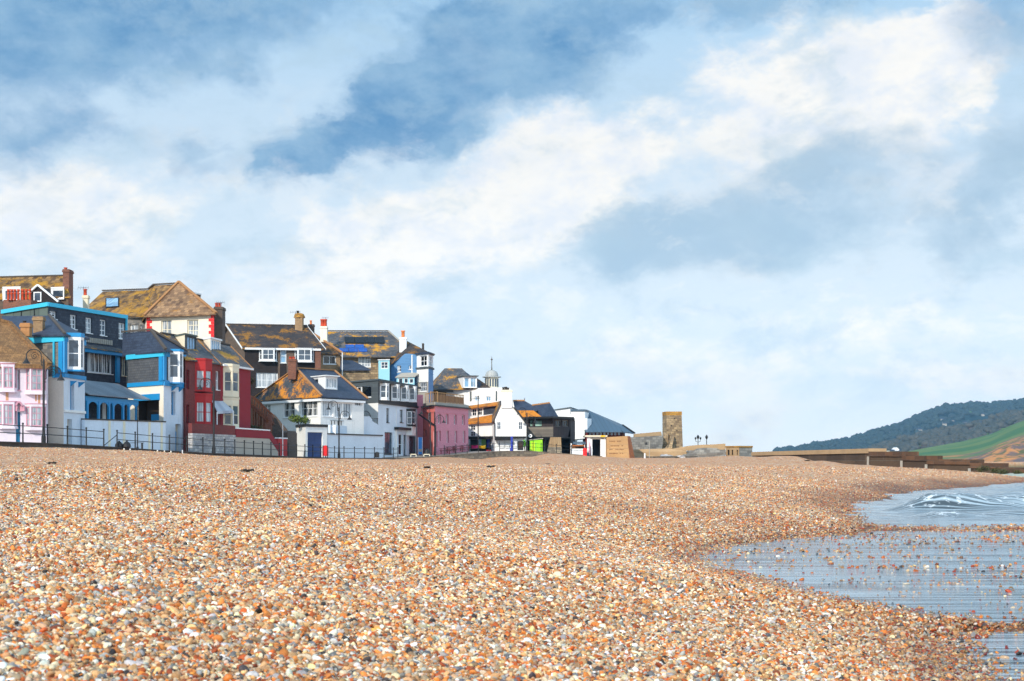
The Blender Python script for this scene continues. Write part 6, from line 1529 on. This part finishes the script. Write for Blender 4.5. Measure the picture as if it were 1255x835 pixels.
pole('pole', 'thin dark pole standing against the pale garden wall', 'pole', 168.5, 498, 106.5, .045, 'iron')
pole('pole', 'thin white pole between the red wall and the stone pier', 'pole', 346.5, 519, 141, .05, 'white')
pole('marker_post', 'short thick white post in front of the ruined wall', 'post', 790.2, 555.5, 205, .14, 'white', 1.4)
pole('pole', 'thin pale pole in front of the ruined wall beside the white post', 'pole', 795.8, 541, 210, .06, 'coping', 1.4)

# white stakes in the shingle by the railing
for px, y, lb in ((152, 550.5, 'pale stake in the shingle directly below the railing, leftmost of its row'), (159.5, 551, 'pale stake second from the left in the row below the railing'), (193, 552.5, 'pale stake third from the left in the row below the railing'),
               (201.5, 553, 'pale stake fourth from the left, below the blue-trimmed corner house'), (209.5, 553.5, 'pale stake second from the right in the row below the railing'), (223.5, 552.5, 'brighter white stake at the right end of the row below the railing')):
    d = 101+(px-150)*.14; b = P(px, y, d); h = House('stake', lb, 'stake', (b.x, d, b.z-.5)); h.mb('shaft').tube((b.x, d, b.z-1.0), b, .05, .045, MT['white' if px > 220 else 'cream_trim']); h.mb('cap').lathe(b, [(.06, 0), (.03, .05)], MT['white'], 6); h.done()

def boxthing(name, label, cat, px0, px1, y0, y1, d, dep, mat, zb=None, extra=None, parts=()):
    a = P(px0, y1, d); w = (px1-px0)*d/F; zt = Z(y0, d); zb = zb if zb is not None else a.z
    h = House(name, label, cat, (a.x+w/2, d, zb)); m_ = h.mb(parts[0] if parts else 'body'); m_.prism([(a.x, d), (a.x+w, d), (a.x+w, d+dep), (a.x, d+dep)], zb, zt, MT[mat])
    if extra: extra(h, a.x, w, zb, zt)
    return h
def cabinet(label, px, y0, y1, d, w=.75):
    b = P(px, y1, d); zt = Z(y0, d); h = House('lifebuoy_cabinet', label, 'lifebuoy cabinet', b); f = Face((b.x-w/2, d), (b.x+w/2, d)); z0 = b.z+.1; r = w/2; pts = [f.pt(0, z0), f.pt(w, z0)]+[f.pt(r+r*math.cos(math.pi*k/8), zt-r+r*math.sin(math.pi*k/8)) for k in range(9)]
    h.mb('case').slab(pts, (0, .35, 0), MT['red']); h.mb('door').slab([f.pt(.1, z0+.1, .003), f.pt(w-.1, z0+.1, .003), f.pt(w-.1, zt-r, .003), f.pt(.1, zt-r, .003)], (0, -.04, 0), MT['red']); h.mb('post').tube((b.x, d+.4, b.z-.6), (b.x, d+.4, zt-.4), .06, .06, MT['iron']); h.done()
cabinet('bright red round-topped lifebuoy cabinet beside the blue garage door', 398.5, 546, 560, 155, .62)
cabinet('bright red round-topped cabinet left of the beach kiosk doorway', 716.8, 549, 561, 203, .55)
# bench and bins by the left railing
def bench(label, px, y, d, w, mat, z):
    b = P(px, y, d); h = House('bench', label, 'bench', (b.x, d, z)); m_ = MT[mat]
    for k in range(3): h.nb('slat').bar((b.x-w/2, d+.15*k, z+.45), (b.x+w/2, d+.15*k, z+.45), .11, m_, .04)
    for s_ in (-.42, .42):
        for o_ in (0, .3): h.nb('leg').bar((b.x+s_*w, d+o_, z-.02), (b.x+s_*w, d+o_, z+.43), .06, m_)
    h.done()
bench('low dark bench behind the railing below the garden wall', 164, 548, 107.5, 1.4, 'iron', 2.35)
for px, lb in ((146, 'black rubbish sack by the railing end, left one'), (155.5, 'black rubbish sack by the railing, right one beside the bench')):
    b = P(px, 552, 105.6); h = House('rubbish_sack', lb, 'rubbish sack', (b.x, 105.6, 2.4)); h.mb('sack').lathe((b.x, 105.6, 2.36), [(.2, 0), (.3, .12), (.28, .32), (.12, .5)], MT['black'], 9); h.mb('knot').lathe((b.x, 105.6, 2.84), [(.05, 0), (.09, .1)], MT['black'], 6); h.done()
h = boxthing('litter_bin', 'small black litter bin in front of the terrace wall railing', 'litter bin', 459.5, 464.5, 556, 561, 166, .45, 'black'); a = P(462, 556, 166); h.mb('lid').lathe((a.x, 166.22, a.z), [(.3, 0), (.26, .1), (.1, .2)], MT['black'], 10); h.done()
# blue sign, covered motorbike and low barriers before the shop
def sg(h, x, w, zb, zt):
    for s_ in (.02, .98): h.nb('post').bar((x+w*s_, 187.9, zb-1.0), (x+w*s_, 187.9, zt), .06, MT['white'])
    h.mb('map_panel').slab([(x+.08, 187.98, zb+.35), (x+w-.08, 187.98, zb+.35), (x+w-.08, 187.98, zb+.7), (x+.08, 187.98, zb+.7)], (0, -.02, 0), MT['coping'])
h = boxthing('information_board', 'tall blue information board between the shop and the pink building', 'sign', 512.5, 517.8, 536, 557, 188, .08, 'signblue', extra=sg, parts=('board',)); h.done()
b = P(523.3, 561, 185); h = House('covered_motorbike', 'dark covered motorbike at the foot of the pink building', 'motorbike', b)
h.mb('cover').lathe(b+Vector((0, .3, -.15)), [(.42, 0), (.44, .5), (.38, .95), (.25, 1.2), (.08, 1.32)], MT['black'], 12)
for s_ in (-.3, .3): h.nb('wheel').tube(b+Vector((s_-.05, .05, .1)), b+Vector((s_+.05, .05, .1)), .28, .28, MT['iron'], 12)
h.nb('mirror').tube(b+Vector((-.3, 0, 1.1)), b+Vector((-.42, 0, 1.25)), .04, .03, MT['iron']); h.done()
for x0, x1, lb in ((503.5, 510, 'low cream hoop barrier in front of the shop window'), (519.5, 526.5, 'low cream hoop barrier in front of the covered motorbike')):
    d = 181.5; a_, b2 = P(x0, 557, d), P(x1, 557, d); zb = 1.6; h = House('hoop_barrier', lb, 'barrier', (a_.x, d, zb)); h.mb('top_rail').bar(a_, b2, .1, MT['cream_trim'])
    for p in (a_, b2): h.nb('leg').bar((p.x, d, zb), p, .1, MT['cream_trim'])
    h.done()
# picnic tables
def picnic(px, d, label):
    b = P(px, 560, d); z = alongbl(min(d, 199)).z+.05; h = House('picnic_table', label, 'picnic table', (b.x, d, z), 'picnic tables outside the pink building'); m_ = MT['maroon_wood']; x, y = b.x, d
    h.mb('table_top').prism([(x-.75, y-.35), (x+.75, y-.35), (x+.75, y+.35), (x-.75, y+.35)], z+.7, z+.76, m_)
    for s_ in (-1, 1): h.nb('seat').prism([(x-.75, y+s_*.7-.13), (x+.75, y+s_*.7-.13), (x+.75, y+s_*.7+.13), (x-.75, y+s_*.7+.13)], z+.42, z+.47, m_)
    for s_ in (-.55, .55):
        for q_ in (-1, 1): h.nb('leg').bar((x+s_, y+q_*.72, z), (x+s_, y+q_*.2, z+.7), .09, m_)
        h.nb('cross_beam').bar((x+s_+.06, y-.8, z+.38), (x+s_+.06, y+.8, z+.38), .07, m_)
    h.done()
dm('maroon_wood', (96, 34, 44), .8, 'plain', var=.3)
for px, d, lb in ((545.5, 187, 'maroon picnic table nearest the lamp posts, before the pink building'), (553.5, 190, 'second maroon picnic table from the lamp posts'), (561.5, 193, 'third maroon picnic table from the lamp posts'), (569.5, 196, 'maroon picnic table at the far right corner of the pink building')): picnic(px, d, lb)
def dinghy(label, px, y, d, L_, mat, z):
    b = P(px, y, d); h = House('toy_boat', label, 'boat', (b.x, d, z)); mb = h.mb('hull'); n = 8; rings = []
    for k in range(n+1):
        t_ = k/n*2-1; w = .42*(1-abs(t_)**2.5)+.02; rings.append([Vector((b.x+t_*L_/2, d-w, z+.5+.12*t_*t_)), Vector((b.x+t_*L_/2*.92, d-w*.4, z+.12)), Vector((b.x+t_*L_/2*.92, d+w*.4, z+.12)), Vector((b.x+t_*L_/2, d+w, z+.5+.12*t_*t_))])
    for a_, c_ in zip(rings[:-1], rings[1:]):
        for j in range(3): mb.poly([a_[j], c_[j], c_[j+1], a_[j+1]], MT[mat]); 
        mb.poly([a_[0]+Vector((0, .03, -.08)), a_[3]+Vector((0, -.03, -.08)), c_[3]+Vector((0, -.03, -.08)), c_[0]+Vector((0, .03, -.08))], MT[mat])
    for s_ in (-.25, .25): h.nb('seat').bar((b.x+s_*L_, d-.3, z+.46), (b.x+s_*L_, d+.3, z+.46), .16, MT[mat], .04)
    h.done()
dinghy('magenta toy boat on the paving beside the cafe', 582, 550, 199, .95, 'magenta', 3.0); dinghy('yellow toy boat on the paving in front of the cafe doors', 591, 550, 200, .95, 'yellow', 3.0)
h = boxthing('red_planter', 'long low dark red planter in front of the cafe', 'planter', 596, 601.5, 551.5, 553, 199.5, .5, 'maroon'); h.done()
h = boxthing('blue_post_box', 'slim royal blue post with wider box at its foot, before the white menu boards', 'post', 625.8, 628.5, 535, 549, 199.5, .3, 'royal'); a = P(627, 549, 199.4); h.mb('box').prism([(a.x-.24, 199.2), (a.x+.24, 199.2), (a.x+.24, 199.7), (a.x-.24, 199.7)], a.z-.55, a.z, MT['royal']); h.done()
h = boxthing('kiosk_cabinet', 'black cabinet standing at the right end of the white menu boards', 'cabinet', 634.3, 641.5, 540.5, 552, 200.5, .8, 'black'); a = P(638, 546, 200.5); h.mb('grille').slab([a+Vector((-.28, -.003, -.4)), a+Vector((.28, -.003, -.4)), a+Vector((.28, -.003, .4)), a+Vector((-.28, -.003, .4))], (0, -.02, 0), MT['darkbrown']); h.done()
MT['leaf_lime'] = None; leafmat('leaf_lime', (70, 150, 20), (130, 200, 40))
plant('potted_plant', 'bright green plant beside the lime green hut and black lamp post', 643.5, 544, 201, .55, 260, 'leaf_lime', (.8, .8, 1), stem=.6, cat='plant')
def lime(h, x, w, zb, zt):
    h.mb('roof').slab([(x-.15, 202.85, zt-.1), (x+w+.1, 202.85, zt+.12), (x+w+.1, 205.6, zt+.12), (x-.15, 205.6, zt-.1)], (0, 0, .1), MT['coping'])
    h.mb('door').slab([(x+.2, 202.998, zb+1.0), (x+w*.4, 202.998, zb+1.0), (x+w*.4, 202.998, zt-.35), (x+.2, 202.998, zt-.35)], (0, -.04, 0), MT['yellowgreen'])
    h.mb('rail').slab([(x+w*.45, 202.998, zb+.5), (x+w*.48, 202.998, zb+.5), (x+w*.48, 202.998, zt-.4), (x+w*.45, 202.998, zt-.4)], (0, -.04, 0), MT['green_paint'])
dm('yellowgreen', (196, 230, 20), .5, 'plain', var=.05)
h = boxthing('lime_hut', 'bright lime green hut in front of the timber bar', 'hut', 649.5, 664.8, 539, 561, 203, 2.5, 'lime', extra=lime, parts=('walls',)); h.done()
p = P(650, 534.3, 204); h = House('round_sign', 'small round white sign with a dark mark, above the lime hut', 'sign', p); h.mb('disc').tube(p, p+Vector((0, .08, 0)), .26, .26, MT['white'], 16); h.mb('mark').tube(p+Vector((0, -.02, 0)), p+Vector((0, -.004, 0)), .1, .1, MT['dark'], 8); h.mb('bracket').bar(p+Vector((0, .09, 0)), p+Vector((0, 1.6, 0)), .06, MT['iron']); h.done()
# boat hire stall, boards, kayaks
d = 206; a, b2 = P(699.5, 561, d), P(717, 561, d)
h = House('hire_stall', 'white beach hire stall with a blue canopy beside the kiosk', 'stall', a)
h.mb('counter').prism([(a.x, d), (b2.x, d), (b2.x, d+.9), (a.x, d+.9)], 1.4, Z(550, d), MT['white']); h.mb('back_panel').prism([(a.x, d+2), (b2.x, d+2), (b2.x, d+2.1), (a.x, d+2.1)], 1.4, Z(545, d), MT['wood'])
h.mb('canopy').slab([P(702, 543.5, d-.3), P(718, 543.5, d-.3), P(718, 541.5, d+2.2), P(702, 541.5, d+2.2)], (0, 0, -.12), MT['bluesteel']); h.mb('sign_board').slab([P(702, 545.5, d-.1), P(716.5, 545.5, d-.1), P(716.5, 547, d-.1), P(702, 547, d-.1)], (0, .05, 0), MT['sand_orange'])
for x in (700, 716.5): h.nb('post').bar(P(x, 562, d-.1), P(x, 543.5, d-.1), .16 if x < 705 else .08, MT['white'])
h.done()
def kayak(label, x0, x1, y, d, z, mat, group=None):
    a_, b_ = P(x0, y, d), P(x1, y, d); L_ = b_.x-a_.x; h = House('kayak', label, 'kayak', ((a_.x+b_.x)/2, d, z), group); mb = h.mb('hull'); n = 8; pr = []
    for k in range(n):
        t0, t1 = k/n*2-1, (k+1)/n*2-1; r0, r1 = .3*(1-abs(t0)**2.2)+.02, .3*(1-abs(t1)**2.2)+.02
        mb.tube((a_.x+L_*(t0+1)/2, d, z+.25+.15*t0*t0), (a_.x+L_*(t1+1)/2, d, z+.25+.15*t1*t1), r0, r1, MT[mat], 8)
    h.mb('cockpit').lathe(((a_.x+b_.x)/2, d, z+.5), [(.22, 0), (.24, .06), (.16, .08)], MT['dark'], 8); h.done()
kayak('red kayak lying on the shingle left of the hire stall', 690, 696.5, 560, 204, 1.45, 'red'); kayak('red kayak lying in front of the hire stall counter', 700, 712, 560, 204.5, 1.5, 'red')
kayak('white upturned kayak beside the tapered stone pier', 686.5, 691.5, 556, 204.5, 1.9, 'white')
for k, (x0, m_, lb) in enumerate(((723, 'pinkframe', 'pink surfboard leaning beside the kiosk doorway, left one'), (724.8, 'white', 'white surfboard leaning beside the kiosk doorway, right one'))):
    h = House('surfboard', lb, 'surfboard', P(x0, 561, 205.3)); c_ = P(x0, 561, 205.2); zt = Z(541, 205.5); out = []
    for j in range(12):
        a_ = 2*math.pi*j/12; out.append(Vector((c_.x+.16*math.cos(a_), 205.2+.3*(.5+.5*math.sin(a_)), 1.45+(zt-1.45)*(.5+.5*math.sin(a_)))))
    h.mb('board').slab(out, (0, .06, 0), MT[m_]); h.mb('fin').slab([Vector((c_.x-.01, 205.15, 1.7)), Vector((c_.x-.01, 205.15, 1.95)), Vector((c_.x-.01, 204.98, 1.7))], (.02, 0, 0), MT['dark']); h.done()
h = House('barrel', 'blue-green barrel between the red cabinet and the kiosk', 'barrel', P(720, 561, 204.2)); c_ = P(720, 561, 204.4); h.mb('drum').lathe((c_.x, 204.5, 1.45), [(.26, 0), (.3, .4), (.3, .8), (.26, 1.1)], MT['bluesteel'], 12); h.mb('lid').lathe((c_.x, 204.5, 2.553), [(.27, 0), (.25, .06)], MT['dark'], 12); h.done()

# ---------------------------------------------------------------- gulls
def gull(px, d, label, face=1):
    x = (px-CX)*d/F; z = float(H(np.array([x]), np.array([float(d)]))[0])+.14; h = House('seagull', label, 'bird', (x, d, z)); mb = h.mb('body')
    prof = [(-.24, .01, .02), (-.15, .05, .01), (-.02, .085, 0), (.09, .075, .03), (.15, .045, .09), (.19, .045, .13), (.23, .03, .13), (.25, .01, .12)]
    for a_, b_ in zip(prof[:-1], prof[1:]): mb.tube((x+face*a_[0], d, z+.1+a_[2]), (x+face*b_[0], d, z+.1+b_[2]), a_[1], b_[1], MT['gullwhite'], 8)
    mb.tube((x+face*.24, d, z+.225), (x+face*.3, d, z+.215), .015, .005, MT['yellow'], 5)
    for s_ in (-1, 1): h.nb('wing').slab([(x+face*.06, d+s_*.085, z+.14), (x-face*.28, d+s_*.06, z+.12), (x-face*.1, d+s_*.09, z+.05)], (0, s_*.012, 0), MT['coping']); h.nb('leg').tube((x, d+s_*.03, z+.03), (x, d+s_*.03, z-.14), .008, .008, MT['yellow'], 4)
    h.done()
gull(832, 205, 'white gull standing at the beach top, the one nearer the tower'); gull(850, 208, 'white gull standing at the beach top, the one farther right', -1)
# seaweed scraps
rs = random.Random(9)
for px, d in ((64, 66), (302, 46), (525, 60), (600, 70), (672, 96), (990, 112)):
    x = (px-CX)*d/F; z = float(H(np.array([x]), np.array([float(d)]))[0]); o_ = MB()
    for k in range(14):
        c_ = Vector((x+rs.gauss(0, .09), d+rs.gauss(0, .12), z+.03+rs.random()*.05)); a_ = rs.random()*6.28; v = Vector((math.cos(a_), math.sin(a_), rs.uniform(-.1, .3)))*.09
        o_.tube(c_-v, c_+v, .03, .012, MT['weed'], 5)
    ob = o_.build('seaweed_clump', None, (x, d, z)); tagit(ob, 'small dark clump of dried seaweed lying on the upper beach', 'seaweed', 'seaweed clumps on the upper beach')

# ---------------------------------------------------------------- groyne wall to the right
h = House('harbour_wall', 'long brown concrete wall stepping down towards the sea on the right', 'wall', (32, 130, 0))
segs = [(922, 165, 1066, 126, 554.2, 549.8, 'wallcap'), (1066, 126, 1107, 121, 553.6, 553.6, None), (1107, 121, 1137, 118, 558.6, 558.6, None), (1137, 118, 1190, 114, 563.0, 563.2, None), (1190, 114, 1221, 112, 567.6, 567.8, None)]
for i, (x0, d0, x1, d1, y0, y1, cap) in enumerate(segs):
    a_, b_ = XY(x0, d0), XY(x1, d1); f = Face(a_, b_); z0, z1 = Z(y0, d0), Z(y1, d1); ch = .42
    h.nb('wall_section').slab([f.pt(0, -.6), f.pt(f.len-.01, -.6), f.pt(f.len-.01, z1-ch-.003), f.pt(0, z0-ch-.003)], f.n.to_3d()*-1.4, MT['seagroyne'])
    h.nb('coping').slab([f.pt(-.02, z0-ch, .12), f.pt(f.len, z1-ch, .12), f.pt(f.len, z1, .12), f.pt(-.02, z0, .12)], f.n.to_3d()*-1.65, MT['wallcap' if i == 0 else 'groynecap'])
    if i: f.box(h.nb('pier'), -.12, -.6, .1, z0-ch-.01, .13, .22, MT['coping'])
dmg = None
for x, y, w_ in ((1067, 550.8, 5), (1104, 553.4, 6), (1134, 558.2, 6)):
    pass
h.done()
h = House('low_sea_wall', 'low brown wall with dark green plants at the far right, beyond the stepped wall', 'wall', (42, 110, 0))
f = Face(XY(1216, 112.5), XY(1330, 104)); h.mb('wall').slab([f.pt(0, -.6), f.pt(f.len, -.6), f.pt(f.len, Z(573.5, 108)), f.pt(0, Z(573, 112.5))], f.n.to_3d()*-3, MT['groynecap']); h.done()
rs2 = random.Random(4)
for i, (x, y, r, lb) in enumerate(((1204, 575.5, .45, 'dark green shrub at the foot of the lowest wall step'), (1222, 578, .4, 'dark green shrub left of the pair on the low right wall'), (1234, 578.5, .5, 'larger dark green shrub in the middle of the low right wall'), (1246, 580, .35, 'small green shrub nearest the right edge on the low wall'))):
    plant('shrub', lb, x, y, 110-i*.8, r, 260, 'leaf_dark', (1.3, 1, .8), 'shrubs along the low sea wall', .07, .3)
h = House('concrete_apron', 'pale green-grey concrete slope along the foot of the stepped wall', 'apron', (40, 112, 0))
pf = [(1085, 117.5), (1140, 113.5), (1190, 110), (1330, 101)]; q0 = [XY(*p) for p in pf]
for a_, b_ in zip(q0[:-1], q0[1:]):
    f = Face(a_, b_); h.mb('slope').slab([f.pt(0, .1, 4.0), f.pt(f.len, .1, 4.0), f.pt(f.len, .5, -1.6), f.pt(0, .5, -1.6)], (0, 0, -.8), MT['apron']); f.box(h.mb('toe'), 0, -.5, f.len, .06, 4.003, 4.35, MT['kerb'])
h.done()
# ---------------------------------------------------------------- far hills
def prof(lst): a = np.array(lst, float); return lambda x: np.interp(x, a[:, 0], a[:, 1])
PA = prof([(900, 566), (935, 560), (955, 554), (985, 549), (1010, 545.5), (1040, 541), (1060, 535), (1075, 530), (1092, 526), (1110, 520), (1125, 513), (1140, 507), (1152, 502.5), (1165, 500), (1180, 499.5), (1200, 497.5), (1215, 498.5), (1230, 496.5), (1255, 494), (1320, 489), (1420, 480), (1600, 468), (1900, 462)])
PB = prof([(1020, 566), (1045, 560), (1080, 548), (1115, 538), (1150, 530), (1180, 526), (1200, 520), (1225, 513), (1255, 507), (1400, 488), (1700, 474)])
PC = prof([(1040, 566), (1080, 561), (1110, 554), (1130, 550), (1180, 541), (1215, 532), (1240, 521), (1255, 515.5), (1300, 506), (1450, 490), (1800, 480)])
PCL = prof([(1040, 567), (1180, 566.5), (1200, 563), (1215, 557), (1230, 550), (1255, 541), (1320, 528), (1500, 515), (1800, 505)])
def hillmat(name, build):
    m, t, b = newmat(name); pos = t.new('ShaderNodeNewGeometry').outputs['Position']; t.l.new(build(t, pos), b.inputs['Base Color']); b.inputs['Roughness'].default_value = .95; b.inputs['Specular IOR Level'].default_value = .1; return m
def mA(t, pos):
    n1 = t.noise(pos, .008, 5, .6); n2 = t.noise(pos, .05, 4, .7)
    c = t.mix(t.rng(n2, .4, .65), lin((18, 42, 48)), lin((40, 62, 58)))  # bluish base carries part of the distance haze in the colour
    return t.mix(t.rng(n1, .58, .62), c, lin((90, 120, 70)))
def mB(t, pos):
    n1 = t.noise(pos, .012, 4, .6); n2 = t.noise(pos, .06, 4, .7)
    c = t.mix(t.rng(n2, .38, .65), lin((48, 50, 40)), lin((104, 84, 72)))
    return t.mix(t.rng(n1, .56, .6), c, lin((84, 116, 56)))
def mC(t, pos):
    n1 = t.noise(pos, .01, 3, .5); n2 = t.noise(pos, .12, 4, .6)
    c = t.mix(t.rng(n1, .4, .6), lin((62, 106, 66)), lin((98, 122, 72)))
    c = t.mix(t.rng(n2, .4, .7, 0, .25), c, lin((130, 130, 80)))
    at = t.new('ShaderNodeAttribute', attribute_name='cliff').outputs['Fac']
    n3 = t.noise(t.new('ShaderNodeMapping', {'Vector': pos, 'Scale': (1, 1, 2.5)}).outputs[0], .045, 6, .65)
    k = t.mix(t.rng(n3, .42, .58), lin((104, 92, 92)), lin((196, 134, 80)))
    k = t.mix(t.rng(t.noise(pos, .1, 3), .52, .62), k, lin((92, 96, 60)))
    return t.mix(at, c, k)
def hill(name, pr, dist_rows, heights, mat, px0, px1, npx, bumps, attr=None, kind='structure'):
    xs = np.linspace(px0, px1, npx); PX, DD = np.meshgrid(xs, dist_rows); Zr = CH-(pr(PX)-HZ)*dist_rows[-2]/F
    top = (Zr-0); Zz = top*heights[:, None]
    Xw = (PX-CX)*DD/F; Zz = Zz+bumps*(vnoise(Xw, DD, .03, 31)+vnoise(Xw, DD, .09, 32)*.7)*np.clip(heights[:, None]*1.5, 0, 1)
    o = gridmesh(name, Xw, DD, np.maximum(Zz, -1), mat, True, attr(PX, DD) if attr else None); tagit(o, kind=kind); return xs, dist_rows, Zz
rA = np.concatenate([np.linspace(2200, 3400, 60), [4200]]); hA = np.concatenate([sm(np.linspace(0, 1, 60), -.15, 1.0), [.5]]); hA[0] = 0
A_ = hill('far_wooded_hill', PA, rA, hA, hillmat('hill_wood', mA), 880, 1900, 520, 7)
rB = np.concatenate([np.linspace(1500, 2100, 40), [2700]]); hB = np.concatenate([sm(np.linspace(0, 1, 40), -.15, 1.0), [.3]]); hB[0] = 0
B__ = hill('hedged_hill', PB, rB, hB, hillmat('hill_hedge', mB), 1010, 1900, 460, 5)
# green field ending in a low crumbling cliff
nR = 50; rC = np.concatenate([[880, 890, 900, 915, 935, 950], np.linspace(965, 1400, nR), [1700]])
xs = np.linspace(1030, 1900, 420); PX, DD = np.meshgrid(xs, rC)
zt = CH-(PC(PX)-HZ)*1400/F; zc = CH-(PCL(PX)-HZ)*950/F; tt = np.clip((DD-950)/450, 0, 1); tt = np.where(DD > 1400, 1, tt)
Zc = zc+(zt-zc)*tt; Zc = np.where(DD > 1500, zt*.3, Zc); cl = np.clip((DD-880)/70, 0, 1)**1.3; Zc = np.where(DD < 950, zc*cl-.3, Zc); Xw = (PX-CX)*DD/F
Zc = Zc+np.where(DD < 955, 1.0, .0)*np.clip(cl*2, 0, 1)*(vnoise(Xw, DD, .06, 41)*9+vnoise(Xw, DD, .16, 42)*5)*np.clip(zc/12, 0, 1)
cf = np.where(DD < 960, 1.0, sm(DD+vnoise(Xw, DD, .03, 43)*120, 1090, 990))
o = gridmesh('green_field', Xw, DD, np.maximum(Zc, -1), hillmat('field_and_cliff', mC), True, {'cliff': cf}); tagit(o, kind='structure')
fbm = MB(); a_, b_, c_, d2 = XY(1195, 330), XY(1700, 330), XY(1900, 880), XY(1100, 900)
dm('far_sand', (214, 180, 168), .95, 'plain', var=.1)
fbm.slab([V3(p, .12) for p in (a_, b_, c_, d2)], (0, 0, -.5), MT['far_sand']); tagit(fbm.build('far_beach', None, (150, 500, 0)), kind='structure')
# woods on the hills: one mass of rounded crowns
def gz(G, px, i): return G[2][i, int(np.clip(np.searchsorted(G[0], px), 0, len(G[0])-1))]
ico = bmesh.new(); bmesh.ops.create_icosphere(ico, subdivisions=1, radius=1); iv = np.array([v.co[:] for v in ico.verts]); ifc = np.array([[v.index for v in f.verts] for f in ico.faces]); ico.free()
def wood(name, G, n, px0, px1, rmin, rmax, mat, label, dens=None, frow=0.0):
    V = []; Fc = []; r = np.random.default_rng(8); c = 0
    for _ in range(n):
        px = r.uniform(px0, px1); i = int(r.uniform(frow, 1)**.7*(len(G[1])-2)); d = G[1][i]; X_ = (px-CX)*d/F
        if dens is not None and vnoise(np.array([X_]), np.array([d]), dens, 51)[0] < r.uniform(-.25, .2): continue
        z = gz(G, px, i)
        if z < 3: continue
        R_ = r.uniform(rmin, rmax); v = iv*np.array([R_*r.uniform(.8, 1.3), R_, R_*r.uniform(.6, .95)])+np.array([X_, d, z+R_*.3]); v += r.normal(0, R_*.12, v.shape)
        V.append(v); Fc.append(ifc+c); c += len(iv)
    V = np.concatenate(V); Fc = np.concatenate(Fc); me = bpy.data.meshes.new(name); me.vertices.add(len(V)); me.vertices.foreach_set('co', V.ravel()); me.loops.add(Fc.size); me.loops.foreach_set('vertex_index', Fc.ravel())
    me.polygons.add(len(Fc)); me.polygons.foreach_set('loop_start', np.arange(0, Fc.size, 3)); me.polygons.foreach_set('loop_total', np.full(len(Fc), 3)); me.update(calc_edges=True); me.materials.append(mat)
    o = bpy.data.objects.new(name, me); col.objects.link(o); tagit(o, label, 'wood', kind='stuff')
leafmat('far_leaf', (14, 38, 44), (36, 56, 50)); leafmat('mid_leaf', (34, 48, 42), (80, 76, 66))  # far leaves blued in colour to add to the haze
wood('far_wood', A_, 5200, 950, 1500, 4, 9, MT['far_leaf'], 'dark haze-tinted wood covering the far hill', .006)
wood('hedgerow_wood', B__, 3200, 1050, 1500, 2.5, 6.5, MT['mid_leaf'], 'brownish trees and hedges on the slope above the green field', .01)
# tiny houses on the hills
def farhouse(px, y, G, w, label, group):
    best = None
    for i in range(len(G[1])-1):
        z = gz(G, px, i); yy = HZ-(z-CH)*F/G[1][i]
        if best is None or abs(yy-y) < best[0]: best = (abs(yy-y), G[1][i], z)
    d, z = best[1]-4, best[2]; x = (px-CX)*d/F; w = w*.72; h = House('far_house', label, 'house', (x, d, z), group); hh = w*.3
    h.mb('wall').prism([(x-w/2, d), (x+w/2, d), (x+w/2, d+w*.5), (x-w/2, d+w*.5)], z-3, z+hh+2, MT['coping']); zt = z+hh+2
    h.mb('roof').slab([(x-w/2-.5, d-.5, zt), (x+w/2+.5, d-.5, zt), (x+w/2-1, d+w*.25, zt+w*.2), (x-w/2+1, d+w*.25, zt+w*.2)], (0, 0, -.4), MT['slate']); h.mb('roof').slab([(x-w/2-.5, d+w*.5, zt), (x+w/2+.5, d+w*.5, zt), (x+w/2-1, d+w*.25, zt+w*.2), (x-w/2+1, d+w*.25, zt+w*.2)], (0, 0, -.4), MT['slate'])
    h.done()
for px, y, w_ in ((1156, 517, 16), (1158, 521, 11), (1127, 529.5, 15), (1092, 531.5, 8), (1136, 519.5, 8), (1206, 511, 13), (1217, 513, 9), (1240, 504.5, 14), (1183, 520.5, 12), (1168, 517, 6), (1064, 541, 8), (1026, 549, 7)):
    farhouse(px, y, A_, w_, 'tiny white house among the trees of the far wooded hill', 'white houses on the far hill')
for px, y, w_ in ((1084, 547, 9), (1127, 538.5, 8), (1170, 531, 9), (1200, 523, 13), (1232, 516.5, 7), (1236, 515.5, 5), (1240, 515.5, 7), (1244, 515.5, 5)):
    farhouse(px, y, B__, w_, 'tiny white house on the hedged slope above the green field', 'white houses on the hedged slope')
h = House('far_house', 'small cream house with white gable just above the brown stepped wall', 'house', P(1098, 556, 600)); a = P(1091, 560, 600); b_ = P(1103.5, 560, 600)
h.mb('wall').prism([(a.x, 600), (b_.x, 600), (b_.x, 606), (a.x, 606)], 0, Z(552.5, 600), MT['cream_trim']); g_ = P(1097, 556, 599.8); h.mb('gable').slab([P(1097, 556, 599.8), P(1102, 556, 599.8), P(1102, 551, 599.8), P(1099.5, 548.5, 599.8), P(1097, 551, 599.8)], (0, 6, 0), MT['white']); h.mb('roof').slab([P(1090.5, 552.6, 599.5), P(1104, 552.6, 599.5), P(1104, 551, 603), P(1090.5, 551, 603)], (0, 0, -.2), MT['slate']); h.done()

# ---------------------------------------------------------------- the air
m = bpy.data.materials.new('haze'); m.use_nodes = True; t = NT(m); t.n.clear(); o_ = t.n.new('ShaderNodeOutputMaterial'); pv = t.n.new('ShaderNodeVolumePrincipled')
pv.inputs['Color'].default_value = (.36, .68, 1.0, 1); pv.inputs['Density'].default_value = .000115; pv.inputs['Anisotropy'].default_value = .2; t.l.new(pv.outputs[0], o_.inputs['Volume'])
hb = MB(); hb.slab([(-6300, -450, -5), (6300, -450, -5), (6300, 4400, -5), (-6300, 4400, -5)], (0, 0, 260), m); o = hb.build('haze', None, (0, 0, 0)); tagit(o, kind='stuff'); o['label'] = 'thin blue sea air between the beach and the far hills'
